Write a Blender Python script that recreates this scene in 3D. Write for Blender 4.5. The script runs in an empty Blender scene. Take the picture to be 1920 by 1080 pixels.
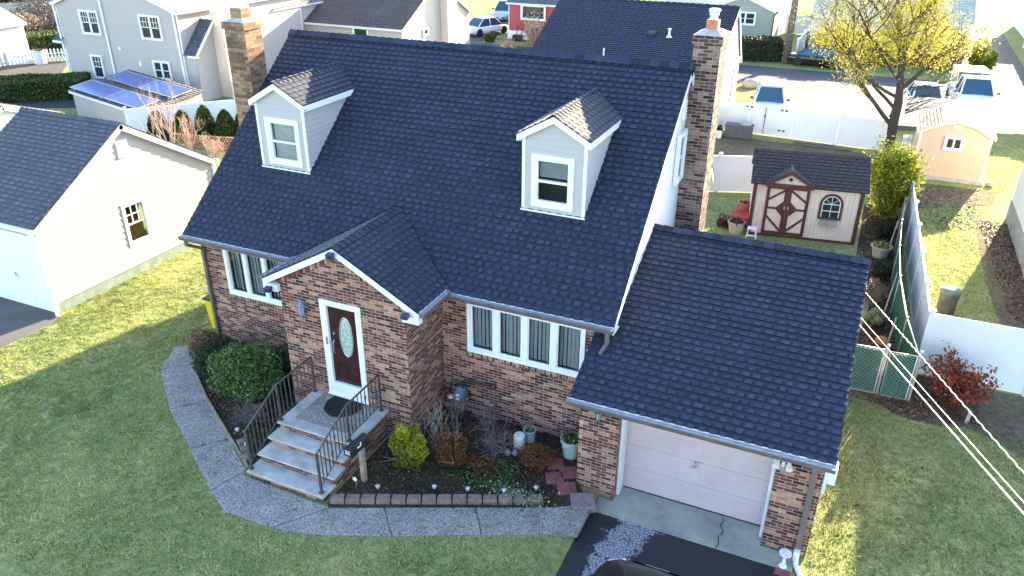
import bpy, math, random
import numpy as np
from mathutils import Vector, Matrix
random.seed(7)
rng = np.random.default_rng(7)
S = bpy.context.scene
COL = S.collection
R = math.radians

# ------------------------------------------------------------------ camera
cam_d = bpy.data.cameras.new('camera')
cam = bpy.data.objects.new('camera', cam_d)
COL.objects.link(cam)
cy, cp, cr = 0.4192, 0.4702, 0.0054
fwd = Vector((-math.sin(cy) * math.cos(cp), math.cos(cy) * math.cos(cp), -math.sin(cp)))
rt = Vector((math.cos(cy), math.sin(cy), 0))
up = rt.cross(fwd)
rt2 = rt * math.cos(cr) + up * math.sin(cr)
up2 = -rt * math.sin(cr) + up * math.cos(cr)
mt = Matrix((rt2, up2, -fwd)).transposed().to_4x4()
mt.translation = (13.5439, -12.3437, 10.1427)
cam.matrix_world = mt
cam_d.sensor_width = 36
cam_d.lens = 36 * 1458.8 / 1920
cam_d.clip_end = 2000
cam_d.clip_start = 0.1
S.camera = cam

# ------------------------------------------------------------------ sky, sun, exposure
SUN_EL, SUN_AZ = R(17.5), R(14.5)          # azimuth from +Y towards +X
w = bpy.data.worlds.new('World')
S.world = w
w.use_nodes = True
nt = w.node_tree
nt.nodes.clear()
sky = nt.nodes.new('ShaderNodeTexSky')
sky.sky_type = 'NISHITA'
sky.sun_disc = False
sky.sun_elevation = SUN_EL
sky.sun_rotation = SUN_AZ
sky.air_density = 1.0
sky.dust_density = 0.8
sky.ozone_density = 1.3
bg = nt.nodes.new('ShaderNodeBackground')
bg.inputs[1].default_value = 0.135
out = nt.nodes.new('ShaderNodeOutputWorld')
nt.links.new(sky.outputs[0], bg.inputs[0])
nt.links.new(bg.outputs[0], out.inputs[0])
sd = bpy.data.lights.new('sun', 'SUN')
sd.energy = 5.0
sd.angle = R(0.6)
sd.color = (1.0, 0.85, 0.56)
sun = bpy.data.objects.new('sun', sd)
COL.objects.link(sun)
sv = Vector((math.sin(SUN_AZ) * math.cos(SUN_EL), math.cos(SUN_AZ) * math.cos(SUN_EL), math.sin(SUN_EL)))
sun.rotation_euler = sv.to_track_quat('Z', 'Y').to_euler()
sun.location = (30, 60, 40)
S.view_settings.view_transform = 'Standard'
S.view_settings.look = 'None'
S.view_settings.exposure = 2.7
S.view_settings.gamma = 1
S.render.engine = 'CYCLES'

# ------------------------------------------------------------------ materials
MATS = {}
class NM:
    def __init__(s, name, rough=0.8, metal=0.0, spec=0.3):
        s.m = bpy.data.materials.new(name)
        s.m.use_nodes = True
        s.t = s.m.node_tree
        s.b = s.t.nodes['Principled BSDF']
        s.b.inputs['Roughness'].default_value = rough
        s.b.inputs['Metallic'].default_value = metal
        s.b.inputs['Specular IOR Level'].default_value = spec
        s.tc = s.t.nodes.new('ShaderNodeTexCoord')
        MATS[name] = s.m
    def L(s, a, b): s.t.links.new(a, b)
    def n(s, ty, **k):
        x = s.t.nodes.new('ShaderNode' + ty)
        for a, v in k.items(): setattr(x, a, v)
        return x
    def uv(s, sx=1, sy=1, sz=1, obj=False):
        mp = s.n('Mapping')
        mp.inputs['Scale'].default_value = (sx, sy, sz)
        s.L(s.tc.outputs['Object' if obj else 'UV'], mp.inputs[0])
        return mp.outputs[0]
    def world(s, sc=1.0):
        g = s.n('NewGeometry')
        mp = s.n('Mapping')
        mp.inputs['Scale'].default_value = (sc, sc, sc)
        s.L(g.outputs['Position'], mp.inputs[0])
        return mp.outputs[0]
    def noise(s, vec, scale, detail=3, rough=0.55):
        x = s.n('TexNoise')
        x.inputs['Scale'].default_value = scale
        x.inputs['Detail'].default_value = detail
        x.inputs['Roughness'].default_value = rough
        s.L(vec, x.inputs['Vector'])
        return x.outputs['Fac']
    def voro(s, vec, scale, feature='F1', out='Distance'):
        x = s.n('TexVoronoi', feature=feature)
        x.inputs['Scale'].default_value = scale
        s.L(vec, x.inputs['Vector'])
        return x.outputs[out]
    def ramp(s, fac, stops, interp='LINEAR'):
        x = s.n('ValToRGB')
        r = x.color_ramp
        r.interpolation = interp
        while len(r.elements) < len(stops): r.elements.new(0.5)
        for e, (p, c) in zip(r.elements, stops):
            e.position = p
            e.color = (*c, 1) if len(c) == 3 else c
        s.L(fac, x.inputs[0])
        return x.outputs[0]
    def mix(s, fac, a, b, mode='MIX'):
        x = s.n('Mix', data_type='RGBA', blend_type=mode)
        for i, v in ((0, fac), (6, a), (7, b)):
            if isinstance(v, (int, float)): x.inputs[i].default_value = v
            elif isinstance(v, tuple): x.inputs[i].default_value = (*v, 1)
            else: s.L(v, x.inputs[i])
        return x.outputs[2]
    def math(s, op, a, b=None):
        x = s.n('Math', operation=op)
        for i, v in enumerate((a, b)):
            if v is None: continue
            if isinstance(v, (int, float)): x.inputs[i].default_value = v
            else: s.L(v, x.inputs[i])
        return x.outputs[0]
    def attr(s, name='rnd'):
        x = s.n('Attribute', attribute_name=name)
        return x.outputs['Fac']
    def col(s, c):
        if isinstance(c, tuple): s.b.inputs['Base Color'].default_value = (*c, 1)
        else: s.L(c, s.b.inputs['Base Color'])
        return s
    def bump(s, h, strength=0.4, dist=0.02):
        x = s.n('Bump')
        x.inputs['Strength'].default_value = strength
        x.inputs['Distance'].default_value = dist
        s.L(h, x.inputs['Height'])
        s.L(x.outputs[0], s.b.inputs['Normal'])
        return s

def flat(name, c, rough=0.6, metal=0.0, spec=0.4, var=0.12, scale=6.0, bmp=0.0):
    m = NM(name, rough, metal, spec)
    f = m.noise(m.world(), scale, 4)
    d = tuple(x * (1 - var) for x in c); l = tuple(min(1, x * (1 + var)) for x in c)
    m.col(m.ramp(f, [(0.3, d), (0.7, l)]))
    if bmp: m.bump(m.noise(m.world(), scale * 8, 3), bmp, 0.01)
    return m

def shingle_mat(name, cols, edge=0.0):
    m = NM(name, 0.8, 0, 0.3)
    base = m.ramp(m.attr(), [(i / (len(cols) - 1), c) for i, c in enumerate(cols)])
    g = m.noise(m.world(), 140, 2)
    c = m.mix(0.5, base, m.ramp(g, [(0.3, (0.35, 0.35, 0.35)), (0.7, (0.9, 0.9, 0.9))]), 'OVERLAY')
    big = m.ramp(m.noise(m.world(), 0.9, 3), [(0.3, (0.82, 0.82, 0.82)), (0.7, (1, 1, 1))])
    m.col(m.mix(1.0, c, big, 'MULTIPLY'))
    m.bump(g, 0.5, 0.004)
    m.b.inputs['Sheen Weight'].default_value = 0.22
    m.b.inputs['Sheen Roughness'].default_value = 0.35
    return m
shingle_mat('shingle_navy', [(0.004, 0.005, 0.011), (0.019, 0.025, 0.053), (0.029, 0.038, 0.074), (0.048, 0.060, 0.100)])
shingle_mat('shingle_slate', [(0.040, 0.048, 0.066), (0.062, 0.070, 0.092), (0.095, 0.105, 0.125), (0.14, 0.15, 0.165)])
shingle_mat('shingle_brown', [(0.06, 0.045, 0.045), (0.085, 0.062, 0.060), (0.12, 0.09, 0.085), (0.16, 0.12, 0.11)])
shingle_mat('shingle_old', [(0.035, 0.028, 0.030), (0.052, 0.042, 0.044), (0.07, 0.056, 0.055), (0.09, 0.072, 0.068)])
shingle_mat('shingle_tan', [(0.22, 0.16, 0.12), (0.28, 0.2, 0.15), (0.33, 0.25, 0.19), (0.4, 0.3, 0.24)])
shingle_mat('shingle_pale', [(0.3, 0.32, 0.28), (0.36, 0.38, 0.33), (0.42, 0.43, 0.38), (0.5, 0.5, 0.46)])

def brick_mat(name, pal, mortar, vert=False, bw=0.205, bh=0.067):
    m = NM(name, 0.9, 0, 0.2)
    uv = m.uv()
    if vert:
        mp = m.n('Mapping'); mp.inputs['Rotation'].default_value = (0, 0, R(90)); m.L(uv, mp.inputs[0]); uv = mp.outputs[0]
    wob = m.n('Mix', data_type='VECTOR'); wob.inputs[0].default_value = 0.006
    nz = m.n('TexNoise'); nz.inputs['Scale'].default_value = 9; m.L(uv, nz.inputs['Vector'])
    m.L(uv, wob.inputs[4]); m.L(nz.outputs['Color'], wob.inputs[5])
    b = m.n('TexBrick', offset=0.5, squash=1.0)
    for k, v in (('Color1', (0, 0, 0, 1)), ('Color2', (1, 1, 1, 1)), ('Mortar', (0.5, 0.5, 0.5, 1)), ('Scale', 1.0), ('Mortar Size', 0.0055), ('Mortar Smooth', 0.15), ('Bias', 0.0), ('Brick Width', bw), ('Row Height', bh)):
        b.inputs[k].default_value = v
    m.L(wob.outputs[1], b.inputs['Vector'])
    c = m.ramp(b.outputs['Color'], pal)
    st = m.ramp(m.noise(m.world(), 16, 5, 0.7), [(0.3, (0.58, 0.56, 0.58)), (0.5, (0.9, 0.88, 0.88)), (0.68, (1.15, 1.15, 1.15))])
    c = m.mix(1.0, c, st, 'MULTIPLY')
    big = m.ramp(m.noise(m.world(), 1.1, 3), [(0.3, (0.72, 0.7, 0.7)), (0.65, (1.0, 1.0, 1.0))])
    c = m.mix(1.0, c, big, 'MULTIPLY')
    m.col(m.mix(b.outputs['Fac'], c, mortar))
    h = m.mix(b.outputs['Fac'], m.ramp(m.noise(m.world(), 60, 3), [(0, (0.75,) * 3), (1, (1,) * 3)]), (0.0, 0.0, 0.0))
    m.bump(h, 0.7, 0.008)
    return m
PAL = [(0.0, (0.050, 0.028, 0.030)), (0.09, (0.065, 0.033, 0.032)), (0.16, (0.11, 0.042, 0.037)), (0.40, (0.17, 0.060, 0.048)), (0.60, (0.23, 0.088, 0.068)), (0.68, (0.37, 0.18, 0.125)), (0.85, (0.47, 0.25, 0.17)), (1.0, (0.55, 0.32, 0.22))]
brick_mat('brick', PAL, (0.44, 0.35, 0.31))
brick_mat('brick_soldier', PAL, (0.42, 0.36, 0.32), True)
brick_mat('brick_chimney', [(0.0, (0.04, 0.028, 0.03)), (0.25, (0.09, 0.055, 0.05)), (0.5, (0.16, 0.09, 0.08)), (0.65, (0.27, 0.18, 0.15)), (1.0, (0.36, 0.26, 0.21))], (0.34, 0.28, 0.25), False, 0.21, 0.072)
brick_mat('brick_tan', [(0.0, (0.16, 0.09, 0.06)), (0.3, (0.26, 0.15, 0.10)), (0.6, (0.36, 0.22, 0.14)), (1.0, (0.44, 0.28, 0.18))], (0.16, 0.13, 0.11), False, 0.23, 0.085)

def siding_mat(name, c, rough=0.55, spec=0.35):
    m = NM(name, rough, 0, spec)
    f = m.noise(m.uv(0.6, 7), 2.0, 3)
    d = tuple(x * 0.93 for x in c)
    m.col(m.mix(0.15, m.ramp(f, [(0.35, d), (0.65, c)]), m.ramp(m.noise(m.world(), 0.8, 4), [(0.3, d), (0.7, c)])))
    return m
siding_mat('siding_cream', (0.45, 0.40, 0.375))
siding_mat('siding_white', (0.66, 0.66, 0.66))
siding_mat('siding_greige', (0.44, 0.415, 0.435))
siding_mat('siding_grey', (0.41, 0.365, 0.36))
siding_mat('siding_green', (0.30, 0.32, 0.27))
siding_mat('siding_red', (0.38, 0.075, 0.08))
siding_mat('siding_pale', (0.60, 0.62, 0.58))
flat('trim_white', (0.80, 0.81, 0.82), 0.4, var=0.03, scale=3)
flat('vinyl_white', (0.80, 0.80, 0.80), 0.35, var=0.04, scale=1.2)
flat('stucco_pink', (0.72, 0.56, 0.47), 0.85, var=0.06, scale=1.5, bmp=0.2)
flat('stucco_cream', (0.78, 0.72, 0.64), 0.85, var=0.05, scale=1.5, bmp=0.1)
flat('foundation_green', (0.19, 0.24, 0.20), 0.9, var=0.25, scale=4, bmp=0.3)
flat('foundation_grey', (0.33, 0.31, 0.28), 0.9, var=0.25, scale=4, bmp=0.3)
flat('shed_tan', (0.60, 0.43, 0.32), 0.7, var=0.04, scale=2)
flat('shed_cream', (0.76, 0.63, 0.52), 0.75, var=0.08, scale=3)
flat('brown_trim', (0.10, 0.035, 0.028), 0.5, var=0.25, scale=5)
flat('door_mahogany', (0.045, 0.011, 0.012), 0.28, spec=0.5, var=0.3, scale=5)
flat('gutter_brown', (0.14, 0.115, 0.115), 0.45, spec=0.5, var=0.2, scale=4)
flat('gutter_guard', (0.22, 0.23, 0.27), 0.5, 0.3, var=0.25, scale=7)
flat('drip_edge', (0.62, 0.64, 0.68), 0.35, 0.4, var=0.1, scale=5)
flat('metal_black', (0.03, 0.028, 0.028), 0.45, spec=0.5, var=0.2)
flat('metal_rail', (0.075, 0.060, 0.058), 0.5, spec=0.5, var=0.4, scale=14)
flat('metal_grey', (0.42, 0.43, 0.44), 0.35, 0.6, var=0.2)
flat('metal_galv', (0.60, 0.61, 0.60), 0.4, 0.5, var=0.15, scale=5)
flat('plastic_black', (0.02, 0.02, 0.022), 0.5, var=0.2)
flat('plastic_navy', (0.02, 0.03, 0.10), 0.4, var=0.1)
flat('plastic_white', (0.8, 0.8, 0.8), 0.4, var=0.04)
flat('plastic_grey', (0.10, 0.095, 0.10), 0.6, var=0.15)
flat('plastic_yellow', (0.75, 0.52, 0.02), 0.45, var=0.06)
flat('plastic_orange', (0.75, 0.32, 0.14), 0.5, var=0.06)
flat('meter_grey', (0.16, 0.22, 0.32), 0.45, 0.2, var=0.15)
flat('terracotta', (0.50, 0.20, 0.11), 0.8, var=0.2, scale=8)
flat('pot_stone', (0.52, 0.47, 0.38), 0.85, var=0.2, scale=10, bmp=0.2)
flat('pot_grey', (0.42, 0.45, 0.42), 0.8, var=0.12, scale=10)
flat('wood_post', (0.30, 0.24, 0.18), 0.85, var=0.3, scale=9, bmp=0.3)
flat('wood_pole', (0.17, 0.13, 0.11), 0.9, var=0.3, scale=6)
flat('lattice_wood', (0.48, 0.26, 0.16), 0.85, var=0.2)
flat('wood_grey', (0.40, 0.36, 0.33), 0.9, var=0.25, scale=2)
flat('stone_block', (0.20, 0.145, 0.125), 0.92, var=0.3, scale=9, bmp=0.6)
flat('stone_red', (0.23, 0.075, 0.07), 0.85, var=0.3, scale=6, bmp=0.3)
flat('stone_mauve', (0.24, 0.18, 0.19), 0.85, var=0.25, scale=7, bmp=0.3)
flat('rock', (0.40, 0.33, 0.28), 0.9, var=0.2, scale=5, bmp=0.4)
flat('slab_grey', (0.46, 0.45, 0.45), 0.85, var=0.22, scale=5, bmp=0.25)
flat('limestone', (0.42, 0.40, 0.385), 0.8, var=0.25, scale=3, bmp=0.2)
flat('glazed', (0.75, 0.76, 0.78), 0.2, var=0.3, scale=25)
flat('bark_dark', (0.055, 0.042, 0.038), 0.95, var=0.35, scale=12, bmp=0.6)
flat('bark_grey', (0.24, 0.20, 0.18), 0.95, var=0.3, scale=12)
flat('bark_pink', (0.50, 0.33, 0.27), 0.9, var=0.25, scale=12)
flat('bark_pale', (0.25, 0.20, 0.185), 0.9, var=0.25, scale=12)
flat('tyre', (0.02, 0.02, 0.02), 0.8, var=0.1)
flat('paint_white', (0.75, 0.77, 0.8), 0.22, spec=0.5, var=0.02)
flat('paint_silver', (0.45, 0.50, 0.60), 0.25, 0.3, var=0.03)
flat('paint_black', (0.012, 0.015, 0.014), 0.15, spec=0.6, var=0.03)
flat('paint_navy', (0.03, 0.04, 0.08), 0.2, spec=0.6, var=0.03)
flat('blind_grey', (0.36, 0.38, 0.42), 0.8, var=0.1)
flat('curtain', (0.55, 0.56, 0.57), 0.85, var=0.15)
flat('interior', (0.02, 0.022, 0.025), 0.9, var=0.1)
flat('cardboard', (0.45, 0.25, 0.11), 0.9, var=0.15)
flat('cloth_white', (0.62, 0.62, 0.62), 0.9, var=0.15, scale=8)
flat('wire_white', (0.80, 0.80, 0.78), 0.4, var=0.05)
flat('rug_black', (0.015, 0.016, 0.018), 0.9, var=0.2, scale=30)
flat('copper', (0.55, 0.24, 0.12), 0.5, var=0.2)
flat('red_cloth', (0.5, 0.05, 0.04), 0.8, var=0.2)
flat('can_metal', (0.13, 0.12, 0.10), 0.6, 0.2, var=0.3, scale=8)
flat('can_lid', (0.16, 0.19, 0.19), 0.6, 0.2, var=0.2)
flat('teal_mesh', (0.01, 0.14, 0.11), 0.6, var=0.3, scale=3)

m = NM('glass_dark', 0.06, 0, 0.25); m.col((0.03, 0.04, 0.05))
m = NM('glass_blue', 0.12, 0, 0.5); m.col((0.02, 0.07, 0.13))
m = NM('glass_lens', 0.15, 0, 0.5); m.col((0.30, 0.34, 0.40))
m = NM('door_glass', 0.3, 0, 0.5)
v = m.voro(m.uv(), 14, 'DISTANCE_TO_EDGE')
m.col(m.ramp(v, [(0.0, (0.62, 0.66, 0.62)), (0.035, (0.60, 0.64, 0.58)), (0.06, (0.26, 0.36, 0.31)), (1, (0.33, 0.43, 0.37))]))
m.bump(v, 0.4, 0.01)
# clear window glass
m = NM('glass_clear')
m.t.nodes.remove(m.b)
tr = m.n('BsdfTransparent'); tr.inputs[0].default_value = (0.82, 0.86, 0.88, 1)
gl = m.n('BsdfGlossy'); gl.inputs['Roughness'].default_value = 0.03
fr = m.n('Fresnel'); fr.inputs[0].default_value = 1.6
ms = m.n('MixShader')
m.L(fr.outputs[0], ms.inputs[0]); m.L(tr.outputs[0], ms.inputs[1]); m.L(gl.outputs[0], ms.inputs[2])
m.L(ms.outputs[0], m.t.nodes['Material Output'].inputs[0])
# solar panel: cell grid
m = NM('solar_cells', 0.15, 0.2, 0.6)
b = m.n('TexBrick', offset=0.0)
for k, v in (('Color1', (0.03, 0.075, 0.27, 1)), ('Color2', (0.035, 0.09, 0.33, 1)), ('Mortar', (0.42, 0.52, 0.75, 1)), ('Scale', 1.0), ('Mortar Size', 0.006), ('Brick Width', 0.15), ('Row Height', 0.15)):
    b.inputs[k].default_value = v
m.L(m.uv(), b.inputs['Vector']); m.col(b.outputs['Color'])
# asphalt
def asphalt(name, a, bb):
    m = NM(name, 0.85, 0, 0.3)
    c = m.ramp(m.noise(m.world(), 60, 3), [(0.3, a), (0.7, bb)])
    c = m.mix(1.0, c, m.ramp(m.noise(m.world(), 0.7, 4), [(0.3, (0.7,) * 3), (0.7, (1.1,) * 3)]), 'MULTIPLY')
    m.col(c); m.bump(m.noise(m.world(), 90, 2), 0.4, 0.01)
asphalt('asphalt_old', (0.085, 0.08, 0.078), (0.15, 0.14, 0.135))
asphalt('asphalt_road', (0.045, 0.05, 0.065), (0.07, 0.075, 0.09))
asphalt('concrete_light', (0.072, 0.066, 0.062), (0.11, 0.10, 0.094))
# sealed driveway with a worn alligator-cracked patch
m = NM('asphalt_sealed', 0.45, 0, 0.4)
pos = m.world()
base = m.ramp(m.noise(pos, 50, 3), [(0.3, (0.016, 0.018, 0.024)), (0.7, (0.032, 0.034, 0.044))])
crack = m.ramp(m.voro(pos, 17, 'DISTANCE_TO_EDGE'), [(0.0, (0, 0, 0)), (0.04, (0, 0, 0)), (0.10, (1, 1, 1))])
sx = m.n('SeparateXYZ'); m.L(pos, sx.inputs[0])
# patch: band that starts near the apron and runs out diagonally (its own shape, fixed on the asphalt)
n1 = m.noise(pos, 1.7, 7, 0.78)
lx = m.math('ADD', sx.outputs[0], m.math('MULTIPLY', sx.outputs[1], -0.20))
dx = m.math('ABSOLUTE', m.math('SUBTRACT', lx, 11.55))
pm = m.math('SUBTRACT', m.math('ADD', 0.86, m.math('MULTIPLY', sx.outputs[1], 0.20)), m.math('SUBTRACT', dx, m.math('MULTIPLY', m.math('SUBTRACT', n1, 0.5), 1.9)))
pm2 = m.ramp(pm, [(0.10, (0, 0, 0)), (0.17, (1, 1, 1))])
patch = m.mix(crack, (0.02, 0.02, 0.025), m.ramp(m.noise(pos, 30, 3), [(0.3, (0.26, 0.27, 0.32)), (0.7, (0.42, 0.43, 0.48))]))
m.col(m.mix(pm2, base, patch))
m.bump(m.noise(pos, 80, 2), 0.3, 0.01)
# exposed-aggregate walk
m = NM('aggregate', 0.9, 0, 0.25)
pos = m.world()
peb = m.voro(pos, 62, 'F1', 'Color')
sp = m.n('SeparateColor'); m.L(peb, sp.inputs[0])
c = m.ramp(sp.outputs[0], [(0.0, (0.09, 0.08, 0.08)), (0.16, (0.14, 0.125, 0.12)), (0.22, (0.27, 0.245, 0.23)), (0.7, (0.35, 0.32, 0.30)), (1.0, (0.50, 0.46, 0.43))])
c = m.mix(1.0, c, m.ramp(m.noise(pos, 2.0, 5, 0.7), [(0.3, (0.62, 0.62, 0.64)), (0.65, (1.0, 1.0, 1.0))]), 'MULTIPLY')
m.col(c); m.bump(m.voro(pos, 42), 0.6, 0.01)
# apron concrete
m = NM('concrete_apron', 0.85, 0, 0.3)
pos = m.world()
c = m.ramp(m.noise(pos, 1.6, 6, 0.65), [(0.3, (0.22, 0.235, 0.20)), (0.5, (0.34, 0.345, 0.31)), (0.7, (0.45, 0.44, 0.40))])
c = m.mix(0.25, c, m.ramp(m.noise(pos, 60, 3), [(0.3, (0.1, 0.1, 0.1)), (0.7, (0.7, 0.7, 0.7))]), 'OVERLAY')
m.col(c); m.bump(m.noise(pos, 70, 3), 0.3, 0.008)
# garage door paint (aged almond-pink)
m = NM('garage_paint', 0.45, 0, 0.4)
m.col(m.ramp(m.noise(m.world(), 1.3, 4), [(0.3, (0.50, 0.385, 0.40)), (0.7, (0.58, 0.465, 0.49))]))
# ground
def ground_mat(name, stops_a, stops_b, patch=(0.19, 0.16, 0.10)):
    m = NM(name, 0.95, 0, 0.1)
    pos = m.world()
    fine = m.noise(pos, 34, 5, 0.75)
    a = m.ramp(fine, stops_a); b2 = m.ramp(fine, stops_b)
    k = m.ramp(m.noise(pos, 0.8, 6, 0.72), [(0.36, (0, 0, 0)), (0.64, (1, 1, 1))])
    c = m.mix(k, a, b2)
    c = m.mix(1.0, c, m.ramp(m.noise(pos, 7.5, 4, 0.7), [(0.32, (0.55, 0.6, 0.55)), (0.5, (0.95, 0.95, 0.95)), (0.68, (1.3, 1.25, 1.15))]), 'MULTIPLY')
    c = m.mix(m.ramp(m.noise(pos, 1.9, 5, 0.75), [(0.58, (0, 0, 0)), (0.76, (0.7,) * 3)]), c, patch)
    m.col(c); m.bump(m.noise(pos, 45, 3), 0.9, 0.03)
    return m
ground_mat('lawn', [(0.3, (0.095, 0.14, 0.050)), (0.7, (0.28, 0.325, 0.12))], [(0.3, (0.21, 0.215, 0.08)), (0.7, (0.48, 0.45, 0.20))], (0.34, 0.28, 0.17))
ground_mat('soil', [(0.3, (0.030, 0.022, 0.018)), (0.7, (0.075, 0.05, 0.04))], [(0.3, (0.045, 0.035, 0.025)), (0.7, (0.11, 0.085, 0.06))])
ground_mat('bare_earth', [(0.3, (0.10, 0.07, 0.055)), (0.7, (0.17, 0.125, 0.095))], [(0.3, (0.14, 0.115, 0.075)), (0.7, (0.22, 0.19, 0.12))])

ground_mat('dry_grass', [(0.3, (0.16, 0.13, 0.05)), (0.7, (0.28, 0.22, 0.10))], [(0.3, (0.2, 0.15, 0.07)), (0.7, (0.32, 0.26, 0.13))])
def leaf_mat(name, cols, rough=0.6, spec=0.25, trans=0.0):
    m = NM(name, rough, 0, spec)
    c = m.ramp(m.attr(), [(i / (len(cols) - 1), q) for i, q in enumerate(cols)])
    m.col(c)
    if trans:
        t = m.n('BsdfTranslucent'); m.L(c, t.inputs[0])
        ms = m.n('MixShader'); ms.inputs[0].default_value = trans
        m.L(m.b.outputs[0], ms.inputs[1]); m.L(t.outputs[0], ms.inputs[2])
        m.L(ms.outputs[0], m.t.nodes['Material Output'].inputs[0])
leaf_mat('grass_blades', [(0.09, 0.145, 0.050), (0.235, 0.30, 0.095), (0.48, 0.48, 0.17), (0.74, 0.66, 0.36)], trans=0.4)
leaf_mat('leaf_holly', [(0.012, 0.028, 0.008), (0.035, 0.07, 0.016), (0.09, 0.145, 0.035), (0.20, 0.26, 0.075)], 0.4, 0.4)
leaf_mat('leaf_dark', [(0.012, 0.022, 0.010), (0.022, 0.038, 0.016), (0.035, 0.055, 0.022), (0.06, 0.06, 0.03)])
leaf_mat('leaf_yellowgreen', [(0.03, 0.06, 0.012), (0.11, 0.16, 0.02), (0.26, 0.27, 0.03), (0.48, 0.43, 0.06)], trans=0.25)
leaf_mat('leaf_golden', [(0.02, 0.05, 0.01), (0.10, 0.15, 0.015), (0.34, 0.32, 0.02), (0.55, 0.46, 0.03)], trans=0.2)
leaf_mat('leaf_forsythia', [(0.06, 0.10, 0.015), (0.18, 0.23, 0.02), (0.42, 0.40, 0.04), (0.62, 0.55, 0.07)], trans=0.35)
leaf_mat('leaf_rust', [(0.03, 0.014, 0.009), (0.09, 0.034, 0.015), (0.16, 0.062, 0.022), (0.10, 0.10, 0.025)])
leaf_mat('leaf_red', [(0.10, 0.02, 0.02), (0.28, 0.05, 0.03), (0.45, 0.11, 0.04), (0.08, 0.03, 0.03)], trans=0.2)
leaf_mat('leaf_willow', [(0.28, 0.24, 0.035), (0.48, 0.41, 0.06), (0.62, 0.53, 0.11), (0.40, 0.38, 0.09)], trans=0.4)
leaf_mat('leaf_hedge', [(0.02, 0.035, 0.012), (0.045, 0.07, 0.02), (0.08, 0.10, 0.03), (0.13, 0.14, 0.05)], trans=0.15)
leaf_mat('leaf_cedar', [(0.012, 0.028, 0.008), (0.03, 0.055, 0.012), (0.055, 0.085, 0.02), (0.09, 0.12, 0.03)])
leaf_mat('leaf_spruce', [(0.02, 0.035, 0.03), (0.04, 0.06, 0.05), (0.07, 0.09, 0.075), (0.1, 0.12, 0.1)])
leaf_mat('leaf_variegated', [(0.03, 0.06, 0.02), (0.08, 0.13, 0.05), (0.32, 0.36, 0.22), (0.5, 0.5, 0.36)])
leaf_mat('leaf_brownbush', [(0.10, 0.07, 0.05), (0.18, 0.13, 0.09), (0.26, 0.19, 0.12), (0.14, 0.13, 0.07)])
leaf_mat('leaf_litter', [(0.05, 0.028, 0.02), (0.12, 0.06, 0.035), (0.25, 0.13, 0.07), (0.36, 0.23, 0.14)])
leaf_mat('twig_grey', [(0.06, 0.05, 0.052), (0.11, 0.09, 0.092), (0.17, 0.14, 0.142), (0.22, 0.19, 0.185)])
leaf_mat('twig_tan', [(0.30, 0.19, 0.12), (0.42, 0.27, 0.17), (0.5, 0.33, 0.22), (0.55, 0.38, 0.26)])

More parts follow.
